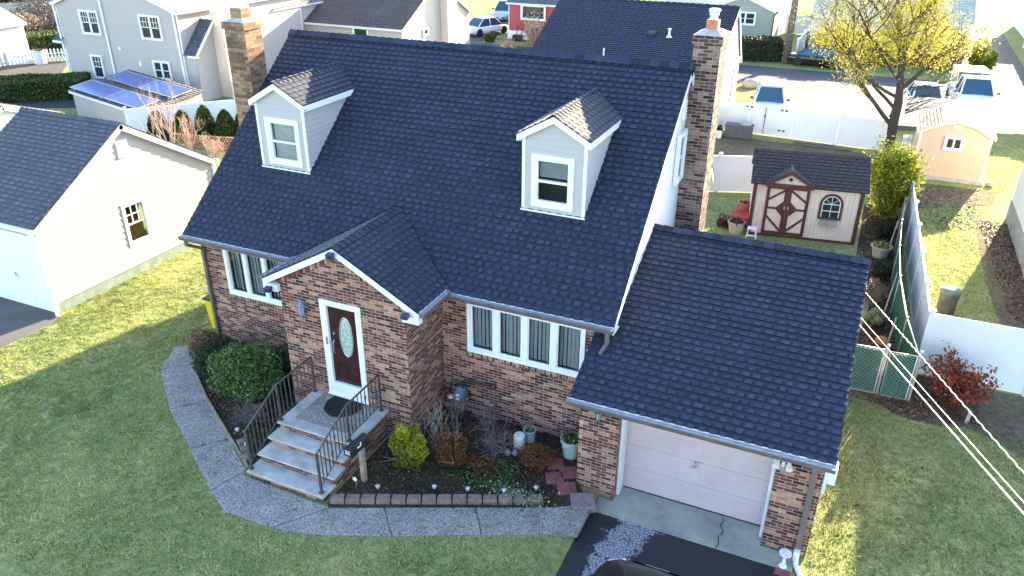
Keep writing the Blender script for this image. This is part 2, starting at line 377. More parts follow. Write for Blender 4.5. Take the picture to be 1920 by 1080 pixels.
# ------------------------------------------------------------------ mesh helper
Z = Vector((0, 0, 1))
class M:
    def __init__(s): s.v = []; s.f = []; s.r = []
    def poly(s, pts, r=None):
        i = len(s.v)
        s.v += [tuple(p) for p in pts]
        s.f.append(tuple(range(i, i + len(pts))))
        s.r.append(random.random() if r is None else r)
    def box(s, x0, y0, z0, x1, y1, z1, r=None): s.obox(Vector((x0, y0, z0)), Vector((x1 - x0, 0, 0)), Vector((0, y1 - y0, 0)), Vector((0, 0, z1 - z0)), r)
    def obox(s, o, a, b, c, r=None):
        r = random.random() if r is None else r
        o = Vector(o); a = Vector(a); b = Vector(b); c = Vector(c)
        p = [o, o + a, o + a + b, o + b, o + c, o + a + c, o + a + b + c, o + b + c]
        if a.cross(b).dot(c) < 0: p = [p[1], p[0], p[3], p[2], p[5], p[4], p[7], p[6]]
        i = len(s.v); s.v += [tuple(q) for q in p]
        for f in ((0, 3, 2, 1), (4, 5, 6, 7), (0, 1, 5, 4), (1, 2, 6, 5), (2, 3, 7, 6), (3, 0, 4, 7)):
            s.f.append(tuple(i + k for k in f)); s.r.append(r)
    def prism(s, pts, vec, r=None):
        """closed polygon (3D points) swept along vec"""
        r = random.random() if r is None else r
        pts = [Vector(p) for p in pts]; vec = Vector(vec)
        nrm = Vector((0, 0, 0))
        for k in range(len(pts)): nrm += pts[k].cross(pts[(k + 1) % len(pts)])
        if nrm.dot(vec) > 0: pts = pts[::-1]
        n = len(pts); i = len(s.v)
        s.v += [tuple(p) for p in pts] + [tuple(p + vec) for p in pts]
        s.f.append(tuple(range(i, i + n))); s.r.append(r)
        s.f.append(tuple(range(i + 2 * n - 1, i + n - 1, -1))); s.r.append(r)
        for k in range(n):
            l = (k + 1) % n
            s.f.append((i + l, i + k, i + n + k, i + n + l)); s.r.append(r)
    def ring(s, rings, cap=True, closed=True):
        """loft of rings (lists of equal length of points)"""
        i = len(s.v); n = len(rings[0]); rr = random.random()
        for g in rings: s.v += [tuple(p) for p in g]
        for a in range(len(rings) - 1):
            for k in range(n if closed else n - 1):
                l = (k + 1) % n
                s.f.append((i + a * n + k, i + a * n + l, i + (a + 1) * n + l, i + (a + 1) * n + k)); s.r.append(rr)
        if cap:
            s.f.append(tuple(range(i + n - 1, i - 1, -1))); s.r.append(rr)
            e = i + (len(rings) - 1) * n
            s.f.append(tuple(range(e, e + n))); s.r.append(rr)
    def tube(s, pts, rad, n=6, r=None):
        pts = [Vector(p) for p in pts]
        if not isinstance(rad, (list, tuple)): rad = [rad] * len(pts)
        rings = []
        d0 = (pts[1] - pts[0]).normalized()
        ref = Vector((0, 0, 1)) if abs(d0.z) < 0.9 else Vector((1, 0, 0))
        a = d0.cross(ref).normalized()
        for k, p in enumerate(pts):
            d = (pts[min(k + 1, len(pts) - 1)] - pts[max(k - 1, 0)]).normalized()
            a = (a - d * a.dot(d)).normalized(); b = d.cross(a)
            rings.append([p + (a * math.cos(2 * math.pi * q / n) + b * math.sin(2 * math.pi * q / n)) * rad[k] for q in range(n)])
        st = len(s.r); s.ring(rings)
        if r is not None: s.r[st:] = [r] * (len(s.r) - st)
    def lathe(s, prof, c=(0, 0, 0), n=20, axis='z'):
        rings = []
        for (rad, z) in prof:
            g = []
            for q in range(n):
                t = 2 * math.pi * q / n
                p = (rad * math.cos(t), rad * math.sin(t), z)
                if axis == 'x': p = (p[2], p[0], p[1])
                if axis == 'y': p = (p[0], -p[2], p[1])
                g.append((p[0] + c[0], p[1] + c[1], p[2] + c[2]))
            rings.append(g)
        s.ring(rings)
    def build(s, name, mat, parent=None, smooth=False, at=None, label=None, cat=None, group=None, kind=None, uvrot=False):
        me = bpy.data.meshes.new(name)
        V = np.array(s.v, dtype=np.float64).reshape(-1, 3)
        off = Vector((0, 0, 0))
        if parent is not None:
            q = parent
            while q is not None: off += q.location; q = q.parent
        elif at is not None: off = Vector(at)
        elif len(V): off = Vector(((V[:, 0].min() + V[:, 0].max()) / 2, (V[:, 1].min() + V[:, 1].max()) / 2, V[:, 2].min()))
        if len(V): V = V - np.array(off)
        if parent is not None: oo = Vector((0, 0, 0))
        me.from_pydata(V.tolist(), [], s.f)
        me.materials.append(MATS[mat])
        at_ = me.attributes.new('rnd', 'FLOAT', 'FACE')
        at_.data.foreach_set('value', s.r)
        me.uv_layers.new(name='UVMap')
        uvl = me.uv_layers[0].data
        uvs = np.zeros(len(me.loops) * 2)
        world = [Vector(p) for p in s.v]
        for p in me.polygons:
            n = p.normal
            if abs(n.z) > 0.999: u = Vector((1, 0, 0)); vv = Vector((0, 1, 0))
            else:
                u = Z.cross(n); u.normalize(); vv = n.cross(u)
            for li, vi in zip(p.loop_indices, p.vertices):
                P = world[vi]
                uvs[2 * li] = P.dot(u); uvs[2 * li + 1] = P.dot(vv)
        uvl.foreach_set('uv', uvs)
        if smooth:
            me.polygons.foreach_set('use_smooth', [True] * len(me.polygons))
            if smooth is not True: me.set_sharp_from_angle(angle=R(smooth))
        o = bpy.data.objects.new(name, me)
        COL.objects.link(o)
        if parent is not None: o.parent = parent
        else: o.location = off
        tag(o, label, cat, group, kind)
        return o
def tag(o, label=None, cat=None, group=None, kind=None):
    if label: o['label'] = label
    if cat: o['category'] = cat
    if group: o['group'] = group
    if kind: o['kind'] = kind
def thing(name, label, cat, loc=(0, 0, 0), group=None):
    o = bpy.data.objects.new(name, None)
    COL.objects.link(o); o.location = loc; o.empty_display_size = 0.2
    tag(o, label, cat, group)
    return o
def copy_tree(o, parent=None, label=None):
    c = o.copy(); COL.objects.link(c)
    if parent is not None: c.parent = parent
    if label: c['label'] = label
    for ch in list(o.children): copy_tree(ch, c)
    return c
def jit(a): return random.uniform(-a, a)
def bevel(o, w=0.01, seg=2):
    md = o.modifiers.new('bevel', 'BEVEL'); md.width = w; md.segments = seg; md.limit_method = 'ANGLE'
    return o

# ---- walls with openings.  u = horizontal direction, outward normal n = u x z
def wall(m_, o, u, w_, h, ops=(), depth=0.10, z0=0.0):
    o = Vector(o); u = Vector(u).normalized(); n = u.cross(Z)
    xs = sorted(set([0, w_] + [a for q in ops for a in (q[0], q[0] + q[2])]))
    zs = sorted(set([z0, h] + [a for q in ops for a in (q[1], q[1] + q[3])]))
    P = lambda a, b, c=0: o + u * a + Z * b + n * c
    for i in range(len(xs) - 1):
        for j in range(len(zs) - 1):
            cx, cz = (xs[i] + xs[i + 1]) / 2, (zs[j] + zs[j + 1]) / 2
            if any(q[0] < cx < q[0] + q[2] and q[1] < cz < q[1] + q[3] for q in ops): continue
            m_.poly([P(xs[i], zs[j]), P(xs[i + 1], zs[j]), P(xs[i + 1], zs[j + 1]), P(xs[i], zs[j + 1])])
    for (a, b, ww, hh) in ops:
        m_.poly([P(a, b), P(a, b, -depth), P(a, b + hh, -depth), P(a, b + hh)])
        m_.poly([P(a + ww, b, -depth), P(a + ww, b), P(a + ww, b + hh), P(a + ww, b + hh, -depth)])
        m_.poly([P(a, b), P(a + ww, b), P(a + ww, b, -depth), P(a, b, -depth)])
        m_.poly([P(a, b + hh, -depth), P(a + ww, b + hh, -depth), P(a + ww, b + hh), P(a, b + hh)])
def clip2(poly, k, val, keep_greater):
    outp = []
    for i in range(len(poly)):
        p, q = poly[i], poly[(i + 1) % len(poly)]
        pin = (p[k] >= val) == keep_greater or p[k] == val; qin = (q[k] >= val) == keep_greater or q[k] == val
        if pin: outp.append(p)
        if pin != qin:
            t = (val - p[k]) / (q[k] - p[k]); x = [p[0] + (q[0] - p[0]) * t, p[1] + (q[1] - p[1]) * t]
            x[k] = val; outp.append(tuple(x))
    return outp
def siding(m_, o, u, poly, lap=0.12, holes=(), proud=0.018):
    """lap boards clipped to a convex polygon in (a, b) wall coordinates"""
    o = Vector(o); u = Vector(u).normalized(); n = u.cross(Z)
    b0 = min(p[1] for p in poly); b1 = max(p[1] for p in poly)
    k = 0
    while b0 + k * lap < b1 - 1e-4:
        lo = b0 + k * lap; hi = min(b1, lo + lap); k += 1
        c = clip2(clip2(poly, 1, lo, True), 1, hi, False)
        if len(c) < 3: continue
        pieces = [c]
        for (a, b, w_, h) in holes:
            if hi <= b or lo >= b + h: continue
            np_ = []
            for q in pieces:
                np_.append(clip2(q, 0, a, False)); np_.append(clip2(q, 0, a + w_, True))
                if lo < b: np_.append(clip2(clip2(clip2(q, 0, a, True), 0, a + w_, False), 1, b, False))
                if hi > b + h: np_.append(clip2(clip2(clip2(q, 0, a, True), 0, a + w_, False), 1, b + h, True))
            pieces = [q for q in np_ if len(q) >= 3]
        for q in pieces:
            pr_ = lambda b: proud * (1 - (b - lo) / lap) + 0.001
            m_.poly([o + u * a + Z * b + n * pr_(b) for a, b in q])
            lows = [p for p in q if abs(p[1] - lo) < 1e-6]
            if len(lows) >= 2:
                a0 = min(p[0] for p in lows); a1 = max(p[0] for p in lows)
                m_.poly([o + u * a0 + Z * lo, o + u * a1 + Z * lo, o + u * a1 + Z * lo + n * (proud + 0.001), o + u * a0 + Z * lo + n * (proud + 0.001)])
def lbox(m_, o, u, a0, a1, b0, b1, c0, c1, r=None):
    o = Vector(o); u = Vector(u).normalized(); n = u.cross(Z)
    m_.obox(o + u * a0 + Z * b0 + n * c0, u * (a1 - a0), Z * (b1 - b0), n * (c1 - c0), r)
def window(parent, o, u, w_, h, cols=1, mid=None, muntin=(0, 0), fw=0.07, glass='glass_dark', blind=None, back=False, sill=False, mullion=0.09, nm='window', label=None, curtain_h=1.0):
    """frame with glazing; o = lower left corner on the wall plane"""
    f = M(); g = M()
    if not back: o = Vector(o) + Vector(u).normalized().cross(Z) * 0.052
    lbox(f, o, u, 0, w_, 0, fw, -0.05, 0.035); lbox(f, o, u, 0, w_, h - fw, h, -0.05, 0.035)
    lbox(f, o, u, 0, fw, fw, h - fw, -0.05, 0.035); lbox(f, o, u, w_ - fw, w_, fw, h - fw, -0.05, 0.035)
    iw = (w_ - 2 * fw - (cols - 1) * mullion) / cols
    sb = 0.022
    bl = M()
    for i in range(cols):
        a0 = fw + i * (iw + mullion)
        if i: lbox(f, o, u, a0 - mullion, a0, fw, h - fw, -0.05, 0.025)
        a1 = a0 + iw; z0 = fw; z1 = h - fw
        for q in ((a0, a0 + sb, z0, z1), (a1 - sb, a1, z0, z1), (a0 + sb, a1 - sb, z0, z0 + sb * 1.3), (a0 + sb, a1 - sb, z1 - sb, z1)): lbox(f, o, u, *q, -0.045, 0.005)
        if mid: lbox(f, o, u, a0 + sb, a1 - sb, z0 + (z1 - z0) * mid - 0.018, z0 + (z1 - z0) * mid + 0.018, -0.045, 0.012)
        if muntin[0]:
            zz0 = z0 + (z1 - z0) * (mid or 0); nn, mm = muntin
            for k in range(1, nn): lbox(f, o, u, a0 + iw * k / nn - 0.01, a0 + iw * k / nn + 0.01, zz0, z1, -0.035, 0.0)
            for k in range(1, mm): lbox(f, o, u, a0, a1, zz0 + (z1 - zz0) * k / mm - 0.01, zz0 + (z1 - zz0) * k / mm + 0.01, -0.036, -0.001)
        uu = Vector(u).normalized(); n = uu.cross(Z); O = Vector(o)
        g.poly([O + uu * a0 + Z * z0 - n * 0.03, O + uu * a1 + Z * z0 - n * 0.03, O + uu * a1 + Z * z1 - n * 0.03, O + uu * a0 + Z * z1 - n * 0.03])
        if back:
            if blind == 'vertical':
                k = a0
                while k < a1 - 0.02:
                    q = jit(0.02) + 0.02
                    bl.poly([O + uu * k + Z * z0 - n * (0.12 + q), O + uu * (k + 0.078) + Z * z0 - n * (0.12 + jit(0.02)), O + uu * (k + 0.078) + Z * z1 - n * 0.12, O + uu * k + Z * z1 - n * (0.12 + q)])
                    k += 0.085
            elif blind == 'shade':
                zz = z1 - (z1 - z0) * curtain_h
                bl.poly([O + uu * a0 + Z * zz - n * 0.09, O + uu * a1 + Z * zz - n * 0.09, O + uu * a1 + Z * z1 - n * 0.09, O + uu * a0 + Z * z1 - n * 0.09])
    if sill: lbox(f, o, u, -0.04, w_ + 0.04, -0.035, 0.0, -0.02, 0.07)
    fo = f.build(nm, 'trim_white', parent, label=label)
    g.build('pane', 'glass_clear' if back else glass, fo)
    if back:
        if bl.f: bl.build('blind', 'blind_grey' if blind == 'vertical' else 'curtain', fo)
        i_ = M(); uu = Vector(u).normalized(); n = uu.cross(Z); O = Vector(o)
        i_.poly([O - n * 0.35, O + uu * w_ - n * 0.35, O + uu * w_ + Z * h - n * 0.35, O + Z * h - n * 0.35])
        i_.build('interior_wall', 'interior', fo)
    return fo

# ---- shingled slope: courses with raised laminated tabs
def shingles(m_, P0, u, width, vd, length, exp=0.14, tab=0.19, skip=None, th=0.017, tiny=1.0):
    P0 = Vector(P0); u = Vector(u).normalized(); vd = Vector(vd).normalized(); n = u.cross(vd)
    k = 0; v0 = 0.0
    while v0 < length - 1e-4:
        v1 = min(length, v0 + exp); k += 1
        off = random.random() * tab
        # strip segments with varied tone (individual shingles about 1 m wide)
        a = -random.random() * 0.9
        while a < width:
            e = min(width, a + 0.95); s0 = max(0, a)
            if e > s0 and not (skip and skip(P0 + u * ((s0 + e) / 2) + vd * v0)):
                r = 0.32 + jit(0.10)
                A = P0 + u * s0 + vd * v0; B = P0 + u * e + vd * v0
                C = P0 + u * e + vd * v1; D = P0 + u * s0 + vd * v1
                m_.poly([A + n * th, B + n * th, C + n * 0.001, D + n * 0.001], r)
                m_.poly([A - n * 0.004, B - n * 0.004, B + n * th, A + n * th], 0.0)
            a += 0.95
        a = -off
        while a < width:
            w_ = tab * random.uniform(0.42, 0.72)
            s0 = max(0, a); e = min(width, a + w_)
            if e - s0 > 0.02 and not (skip and skip(P0 + u * ((s0 + e) / 2) + vd * v0)):
                r = random.choice((0.42, 0.5, 0.58, 0.66, 0.74)) * tiny + jit(0.05)
                vs = v0 - 0.004; hh = th + 0.009; ve = v0 + exp * 0.62
                hb = th * (1 - 0.62) + 0.002
                A = P0 + u * s0 + vd * vs; B = P0 + u * e + vd * vs; C = P0 + u * e + vd * ve; D = P0 + u * s0 + vd * ve
                m_.poly([A + n * hh, B + n * hh, C + n * (hb + 0.002), D + n * (hb + 0.002)], r)
                m_.poly([A, B, B + n * hh, A + n * hh], 0.0)
                m_.poly([B, C, C + n * (hb + 0.002), B + n * hh], r * 0.4); m_.poly([D, A, A + n * hh, D + n * (hb + 0.002)], r * 0.4)
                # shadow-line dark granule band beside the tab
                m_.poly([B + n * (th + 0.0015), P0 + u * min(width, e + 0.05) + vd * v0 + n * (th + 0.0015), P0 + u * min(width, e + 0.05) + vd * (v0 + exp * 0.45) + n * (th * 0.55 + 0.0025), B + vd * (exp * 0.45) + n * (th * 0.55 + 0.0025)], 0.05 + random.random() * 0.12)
            a += tab * random.uniform(0.9, 1.12)
        v0 += exp
def ridge_cap(m_, A, B, s1, s2, w_=0.14, step=0.2, lift=0.03):
    """cap shingles from A to B; s1, s2 = unit vectors down each slope"""
    A = Vector(A); B = Vector(B); L = (B - A).length; d = (B - A) / L
    k = 0.0; s1 = Vector(s1); s2 = Vector(s2)
    while k < L - 0.01:
        e = min(L, k + step + 0.03)
        r = random.choice((0.2, 0.35, 0.5, 0.62))
        p0 = A + d * k + Z * (lift + 0.022); p1 = A + d * e + Z * lift
        for s_ in (s1, s2):
            q = [p0, p1, p1 + s_ * w_, p0 + s_ * w_]
            nn = (q[1] - q[0]).cross(q[2] - q[0])
            if nn.z < 0: q = q[::-1]
            m_.poly(q, r)
            m_.poly([p0 + s_ * w_, p1 + s_ * w_, p1 + s_ * w_ - Z * 0.02, p0 + s_ * w_ - Z * 0.035], 0.0)
        m_.poly([p0, p0 + s1 * w_, p0 + s1 * w_ - Z * 0.024, p0 - Z * 0.024, ], 0.0)
        m_.poly([p0, p0 - Z * 0.024, p0 + s2 * w_ - Z * 0.024, p0 + s2 * w_], 0.0)
        k += step

# ---- vegetation
def grow(m_, p, d, L, r, depth, tips=None, n=(2, 4), spread=0.6, up=0.15, shrink=0.68, seg=4, sides=5, wob=0.18, rr=None, minr=0.003):
    pts = [Vector(p)]; rad = [r]; d = Vector(d).normalized()
    for k in range(seg):
        d = (d + Vector((jit(wob), jit(wob), jit(wob) + up * 0.3))).normalized()
        pts.append(pts[-1] + d * (L / seg)); rad.append(max(minr, r * (1 - 0.45 * (k + 1) / seg)))
    m_.tube(pts, rad, sides if depth > 1 else 3, r=rr)
    if tips is not None and depth <= 2: tips += pts[1:]
    if depth <= 0: return
    for _ in range(random.randint(*n)):
        k = random.randint(max(1, seg // 2), seg)
        a = Vector((jit(1), jit(1), jit(0.7) + up)).normalized()
        grow(m_, pts[k], (d * (1 - spread) + a * spread), L * shrink * random.uniform(0.8, 1.15), max(minr, rad[k] * 0.72), depth - 1, tips, n, spread, up, shrink, seg, sides, wob, rr, minr)
def leaf_mesh(name, pts, size, mat, parent=None, flatness=0.0, asp=1.0, rvals=None, **kw):
    """many small leaf quads at numpy points"""
    P = np.asarray(pts, dtype=float); n = len(P)
    sz = size * (0.6 + 0.8 * rng.random(n))[:, None]
    a = rng.normal(size=(n, 3)); a[:, 2] *= (1 - flatness); a /= np.linalg.norm(a, axis=1)[:, None]
    b = rng.normal(size=(n, 3)); b[:, 2] *= (1 - flatness); b -= a * (a * b).sum(1)[:, None]; b /= np.linalg.norm(b, axis=1)[:, None] + 1e-9
    q = np.stack([P - a * sz * asp, P + b * sz * 0.5, P + a * sz * asp, P - b * sz * 0.5], 1).reshape(-1, 3)
    return np_mesh(name, q, n, mat, parent, rvals, **kw)
def np_mesh(name, q, n, mat, parent=None, rvals=None, k=4, **kw):
    off = np.zeros(3)
    if parent is not None:
        pp = parent
        while pp is not None: off += np.array(pp.location); pp = pp.parent
    elif len(q): off = np.array([q[:, 0].mean(), q[:, 1].mean(), q[:, 2].min()])
    me = bpy.data.meshes.new(name)
    me.vertices.add(n * k); me.vertices.foreach_set('co', (q - off).ravel())
    me.loops.add(n * k); me.loops.foreach_set('vertex_index', np.arange(n * k))
    me.polygons.add(n); me.polygons.foreach_set('loop_start', np.arange(0, n * k, k))
    at = me.attributes.new('rnd', 'FLOAT', 'FACE')
    at.data.foreach_set('value', rng.random(n) if rvals is None else np.clip(rvals, 0, 1))
    me.materials.append(MATS[mat]); me.update(); me.validate()
    o = bpy.data.objects.new(name, me); COL.objects.link(o)
    if parent is not None: o.parent = parent
    else: o.location = tuple(off)
    tag(o, kw.get('label'), kw.get('cat'), kw.get('group'), kw.get('kind'))
    return o
def lumps(c, rad, n, nl=14, ls=0.38, shell=0.75, flat_bottom=True):
    """points on a lumpy ellipsoid: clumps scattered over the volume"""
    c = np.array(c); rad = np.array(rad)
    d = rng.normal(size=(nl, 3)); d /= np.linalg.norm(d, axis=1)[:, None]
    cen = d * (0.45 + 0.3 * rng.random((nl, 1)))
    idx = rng.integers(0, nl, n)
    e = rng.normal(size=(n, 3)); e /= np.linalg.norm(e, axis=1)[:, None]
    rr = (shell + (1 - shell) * rng.random((n, 1)))
    p = cen[idx] + e * rr * (ls * (0.8 + 0.4 * rng.random((nl, 1)))[idx])
    out = c + p * rad
    if flat_bottom: out[:, 2] = np.maximum(out[:, 2], c[2] - rad[2] * (0.72 + 0.06 * rng.random(n)))
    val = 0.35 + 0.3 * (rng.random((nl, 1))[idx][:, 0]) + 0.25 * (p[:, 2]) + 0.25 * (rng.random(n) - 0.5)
    return out, val
def shrub(name, label, cat, c, rad, n, size, mat, bark='bark_grey', group=None, nl=16, ls=0.4, stems=5, **k):
    """c = base centre on the ground"""
    t = thing(name, label, cat, c, group)
    p, v = lumps((c[0], c[1], c[2] + rad[2] * 0.78), rad, n, nl, ls, **k)
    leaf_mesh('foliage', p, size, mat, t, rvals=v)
    s_ = M()
    for i in range(stems):
        a = random.random() * 6.28
        grow(s_, (c[0] + jit(0.05), c[1] + jit(0.05), c[2]), (math.cos(a) * 0.7, math.sin(a) * 0.7, 1), rad[2] * 0.9, 0.014, 1, None, (2, 3), 0.5)
    s_.build('stem', bark, t)
    return t
def poly_mask(x, y, poly):
    inside = np.zeros(len(x), bool); j = len(poly) - 1
    for i in range(len(poly)):
        xi, yi = poly[i]; xj, yj = poly[j]
        cnd = ((yi > y) != (yj > y)) & (x < (xj - xi) * (y - yi) / (yj - yi + 1e-12) + xi)
        inside ^= cnd; j = i
    return inside
def sstep(t): t = np.clip(t, 0, 1); return t * t * (3 - 2 * t)
def hz(x, y):
    """ground height: the driveway side lies 0.15 m lower"""
    return -0.165 * sstep((np.asarray(x) - 9.85) / 0.6) * sstep((1.6 - np.asarray(y)) / 1.5)

# ================================================================== GROUND
gx = np.unique(np.concatenate([np.linspace(-300, -30, 12), np.arange(-30, 40, 0.5), np.linspace(40, 300, 12), np.arange(9.5, 11, 0.1)]))
gy = np.unique(np.concatenate([np.linspace(-200, -20, 8), np.arange(-20, 70, 0.5), np.linspace(70, 500, 14), np.arange(-2, 1, 0.2)]))
g = M(); X, Y_ = np.meshgrid(gx, gy); Hh = hz(X, Y_)
g.v = [(float(a), float(b), float(c)) for a, b, c in zip(X.ravel(), Y_.ravel(), Hh.ravel())]
nx = len(gx)
for j in range(len(gy) - 1):
    for i in range(nx - 1):
        g.f.append((j * nx + i, j * nx + i + 1, (j + 1) * nx + i + 1, (j + 1) * nx + i)); g.r.append(0.5)
g.build('ground', 'lawn', smooth=True, at=(0, 0, 0), kind='structure')
def sheet(name, pts, z, mat, th=0.0, joints=None):
    m_ = M()
    if th: m_.prism([(x, y, z - th) for x, y in pts], (0, 0, th))
    else: m_.poly([(x, y, z) for x, y in pts] if sum(pts[i][0] * pts[(i + 1) % len(pts)][1] - pts[(i + 1) % len(pts)][0] * pts[i][1] for i in range(len(pts))) > 0 else [(x, y, z) for x, y in pts][::-1])
    o = m_.build(name, mat, kind='structure')
    if th: bevel(o, 0.012)
    return o
# walkway: separate slabs with open joints, following the photo's chevron
WIN = [(-0.25, -0.45), (3.15, -2.98), (3.98, -3.60)]
slabs = [
    [(-0.85, -0.62), (-0.42, -0.20), (0.12, -1.02), (-0.40, -1.52)],
    [(-0.38, -1.54), (0.14, -1.04), (1.52, -2.02), (1.02, -2.62)],
    [(1.04, -2.64), (1.54, -2.04), (2.92, -2.88), (2.42, -3.46)],
    [(2.44, -3.48), (2.94, -2.90), (3.92, -3.52), (3.70, -4.26)],
    [(3.72, -4.28), (3.94, -3.54), (4.0, -3.66), (5.86, -3.70), (6.03, -3.70), (5.40, -4.54), (4.35, -4.58)],
    [(5.42, -4.55), (6.05, -3.71), (6.95, -3.30), (7.45, -3.84), (6.15, -4.40)],
    [(7.47, -3.83), (6.97, -3.29), (8.48, -2.60), (8.88, -3.16)],
    [(8.90, -3.15), (8.50, -2.59), (9.70, -2.04), (10.42, -1.62), (10.42, -2.42)],
]
pth = M()
for s_ in slabs: pth.prism([(x, y, -0.10) for x, y in s_], (0, 0, 0.13 + jit(0.004)))
bevel(pth.build('path', 'aggregate', kind='structure'), 0.012)
sheet('driveway', [(10.45, -1.58), (10.05, -2.8), (9.9, -4.5), (9.9, -30), (14.1, -30), (14.1, -4.5), (13.98, -1.6)], -0.153, 'asphalt_sealed')
ap = M(); ap.prism([(10.44, -1.60, -0.3), (14.0, -1.60, -0.3), (14.0, -1.22, -0.3), (13.42, -1.22, -0.3), (13.42, -0.6, -0.3), (10.69, -0.6, -0.3), (10.69, -1.22, -0.3), (10.44, -1.22, -0.3)][::1], (0, 0, 0.165))
ap.build('garage_apron', 'concrete_apron', kind='structure')
ck = M(); cpts = [(12.62, -0.68), (12.72, -0.85), (12.68, -1.0), (12.76, -1.15), (12.70, -1.32), (12.74, -1.5), (12.70, -1.61)]
for a, b_ in zip(cpts[:-1], cpts[1:]): ck.poly([(a[0] - 0.008, a[1], -0.131), (b_[0] - 0.008, b_[1], -0.131), (b_[0] + 0.008, b_[1], -0.131), (a[0] + 0.008, a[1], -0.131)])
ck.build('crack', 'interior', kind='structure')
sheet('flower_bed', [(6.0, -3.74), (9.70, -2.10), (10.4, -1.66), (9.93, -1.10), (9.93, -0.0), (6.45, 0), (6.45, -1.38), (5.9, -1.38), (5.9, -3.5)], 0.012, 'soil')
sheet('side_bed', [(-0.42, -0.20), (0.12, -1.02), (1.52, -2.02), (2.92, -2.88), (3.95, -3.50), (4.08, -3.45), (4.08, -1.38), (3.47, -1.38), (3.47, 0.0), (-0.3, 0.0), (-0.55, 0.25)], 0.012, 'soil')
sheet('neighbour_driveway', [(-10, -0.6), (-5.02, -0.6), (-4.72, -0.78), (-4.75, -2.4), (-5.3, -30), (-10, -30)], 0.006, 'asphalt_old')
sheet('back_bed', [(14.35, 4.6), (15.75, 4.6), (15.6, 9), (15.7, 17.5), (14.4, 17.5), (14.35, 12.5), (14.9, 9.5)], 0.006, 'soil')
sheet('right_bed', [(14.3, 4.42), (14.6, 4.2), (15.2, 4.05), (15.8, 3.75), (16.5, 3.72), (16.9, 3.95), (17.4, 3.7), (18.0, 3.2), (18.8, 2.9), (20, 3.1), (24, 3.0), (24, 5.75), (15.9, 5.75), (15.7, 4.55)], 0.006, 'bare_earth')
sheet('neighbour_bed', [(18.0, 17.5), (19.0, 17.5), (19.0, 6), (18.1, 8), (17.9, 12)], 0.006, 'bare_earth')
sheet('back_yard_earth', [(7.2, 17.4), (15.0, 19.4), (15.3, 24.2), (7.0, 24.6)], 0.006, 'bare_earth')
sheet('shed_yard_earth', [(15.9, 17.6), (18.7, 19.4), (19, 21.0), (15.9, 21.0)], 0.010, 'bare_earth')
sheet('road', [(-120, 37.2), (120, 37.2), (120, 42.2), (-120, 42.2)], 0.006, 'asphalt_road')
sheet('parking_pad', [(9.0, 26.6), (21.4, 31.2), (21.4, 37.1), (9.0, 37.1)], 0.010, 'concrete_light')
sheet('side_street', [(20.6, 42.3), (22.9, 42.3), (23.5, 90), (20.5, 90)], 0.010, 'asphalt_road')
sheet('far_driveway', [(-19.5, 42.3), (-13.6, 42.3), (-14.2, 60), (-20, 60)], 0.010, 'asphalt_road')
sheet('front_path', [(-13.4, 44.0), (-7, 44.0), (-7, 44.8), (-13.4, 44.8)], 0.010, 'concrete_light')
sheet('hedge_driveway', [(-29, 12.6), (-22.3, 16.0), (-21.9, 17.2), (-24.3, 17.6), (-30.5, 13.6)], 0.008, 'asphalt_road')
sheet('patio', [(-40, 19.3), (-33, 17.5), (-30.5, 19.5), (-35.0, 24.0), (-40, 22)], 0.008, 'concrete_light')

# ================================================================== BRICK HOUSE
W, OE, OX, ZE, YR, ZR = 10.124, 0.362, 0.116, 3.083, 4.302, 6.944
SL = (ZR - ZE) / (YR + OE)
YB = 2 * YR            # back wall
ca = math.atan(SL); vd1 = Vector((0, math.cos(ca), math.sin(ca))); vd2 = Vector((0, -math.cos(ca), math.sin(ca)))
LS = math.hypot(YR + OE, ZR - ZE)
house = thing('brick_house', 'brick cape style house with navy shingle roof, two dormers, entry gable and attached garage', 'house', (5, 4, 0))
PX0, PX1, PY, PZE, PZR, POV = 3.476, 6.451, -1.383, 3.146, 4.141, 0.339
GY, GOE, GZE, GYR, GZR, GX0, GX1 = -1.152, 0.344, 2.162, 2.559, 3.973, 9.935, 14.17
lw = [(0.69, 1.58, 2.3, 1.24), (7.05, 1.60, 2.55, 1.19)]      # a, z, w, h
bm_ = M()
wall(bm_, (0, 0, 0), (1, 0, 0), PX0, 2.95, [lw[0]])
wall(bm_, (PX1, 0, 0), (1, 0, 0), W - PX1, 2.95, [(lw[1][0] - PX1, lw[1][1], lw[1][2], lw[1][3])])
wall(bm_, (W, 0, 0), (0, 1, 0), YB, 2.3)
wall(bm_, (W, YB, 0), (-1, 0, 0), W, 2.95)
wall(bm_, (0, YB, 0), (0, -1, 0), YB, 2.95)
bm_.build('brick_wall', 'brick', house)
# soldier-course sill under the windows
for (a, z, ww, hh) in lw:
    ss = M(); lbox(ss, (0, 0, 0), (1, 0, 0), a - 0.03, min(a + ww + 0.03, 9.9), z - 0.10, z - 0.003, -0.02, 0.035)
    ss.build('sill_course', 'brick_soldier', house)
# gable siding walls
for xw, u_, nm in ((W, (0, 1, 0), 'gable_wall'), (0.0, (0, -1, 0), 'gable_wall')):
    sg = M()
    o_ = (xw, 0, 0) if xw else (0, YB, 0)
    rz = lambda y: ZE + (y + OE) * SL - 0.06
    poly = [(0, 2.3 if xw else 2.95), (YB, 2.3 if xw else 2.95), (YB, rz(0)), (YB / 2, rz(YR)), (0, rz(0))]
    siding(sg, o_, u_, poly, 0.115)
    sg.build(nm, 'siding_white', house)
# roof
rf = M()
shingles(rf, (-OX, -OE, ZE), (1, 0, 0), W + 2 * OX, vd1, LS)
shingles(rf, (W + OX, YB + OE, ZE), (-1, 0, 0), W + 2 * OX, vd2, LS, exp=0.28, tab=0.6)
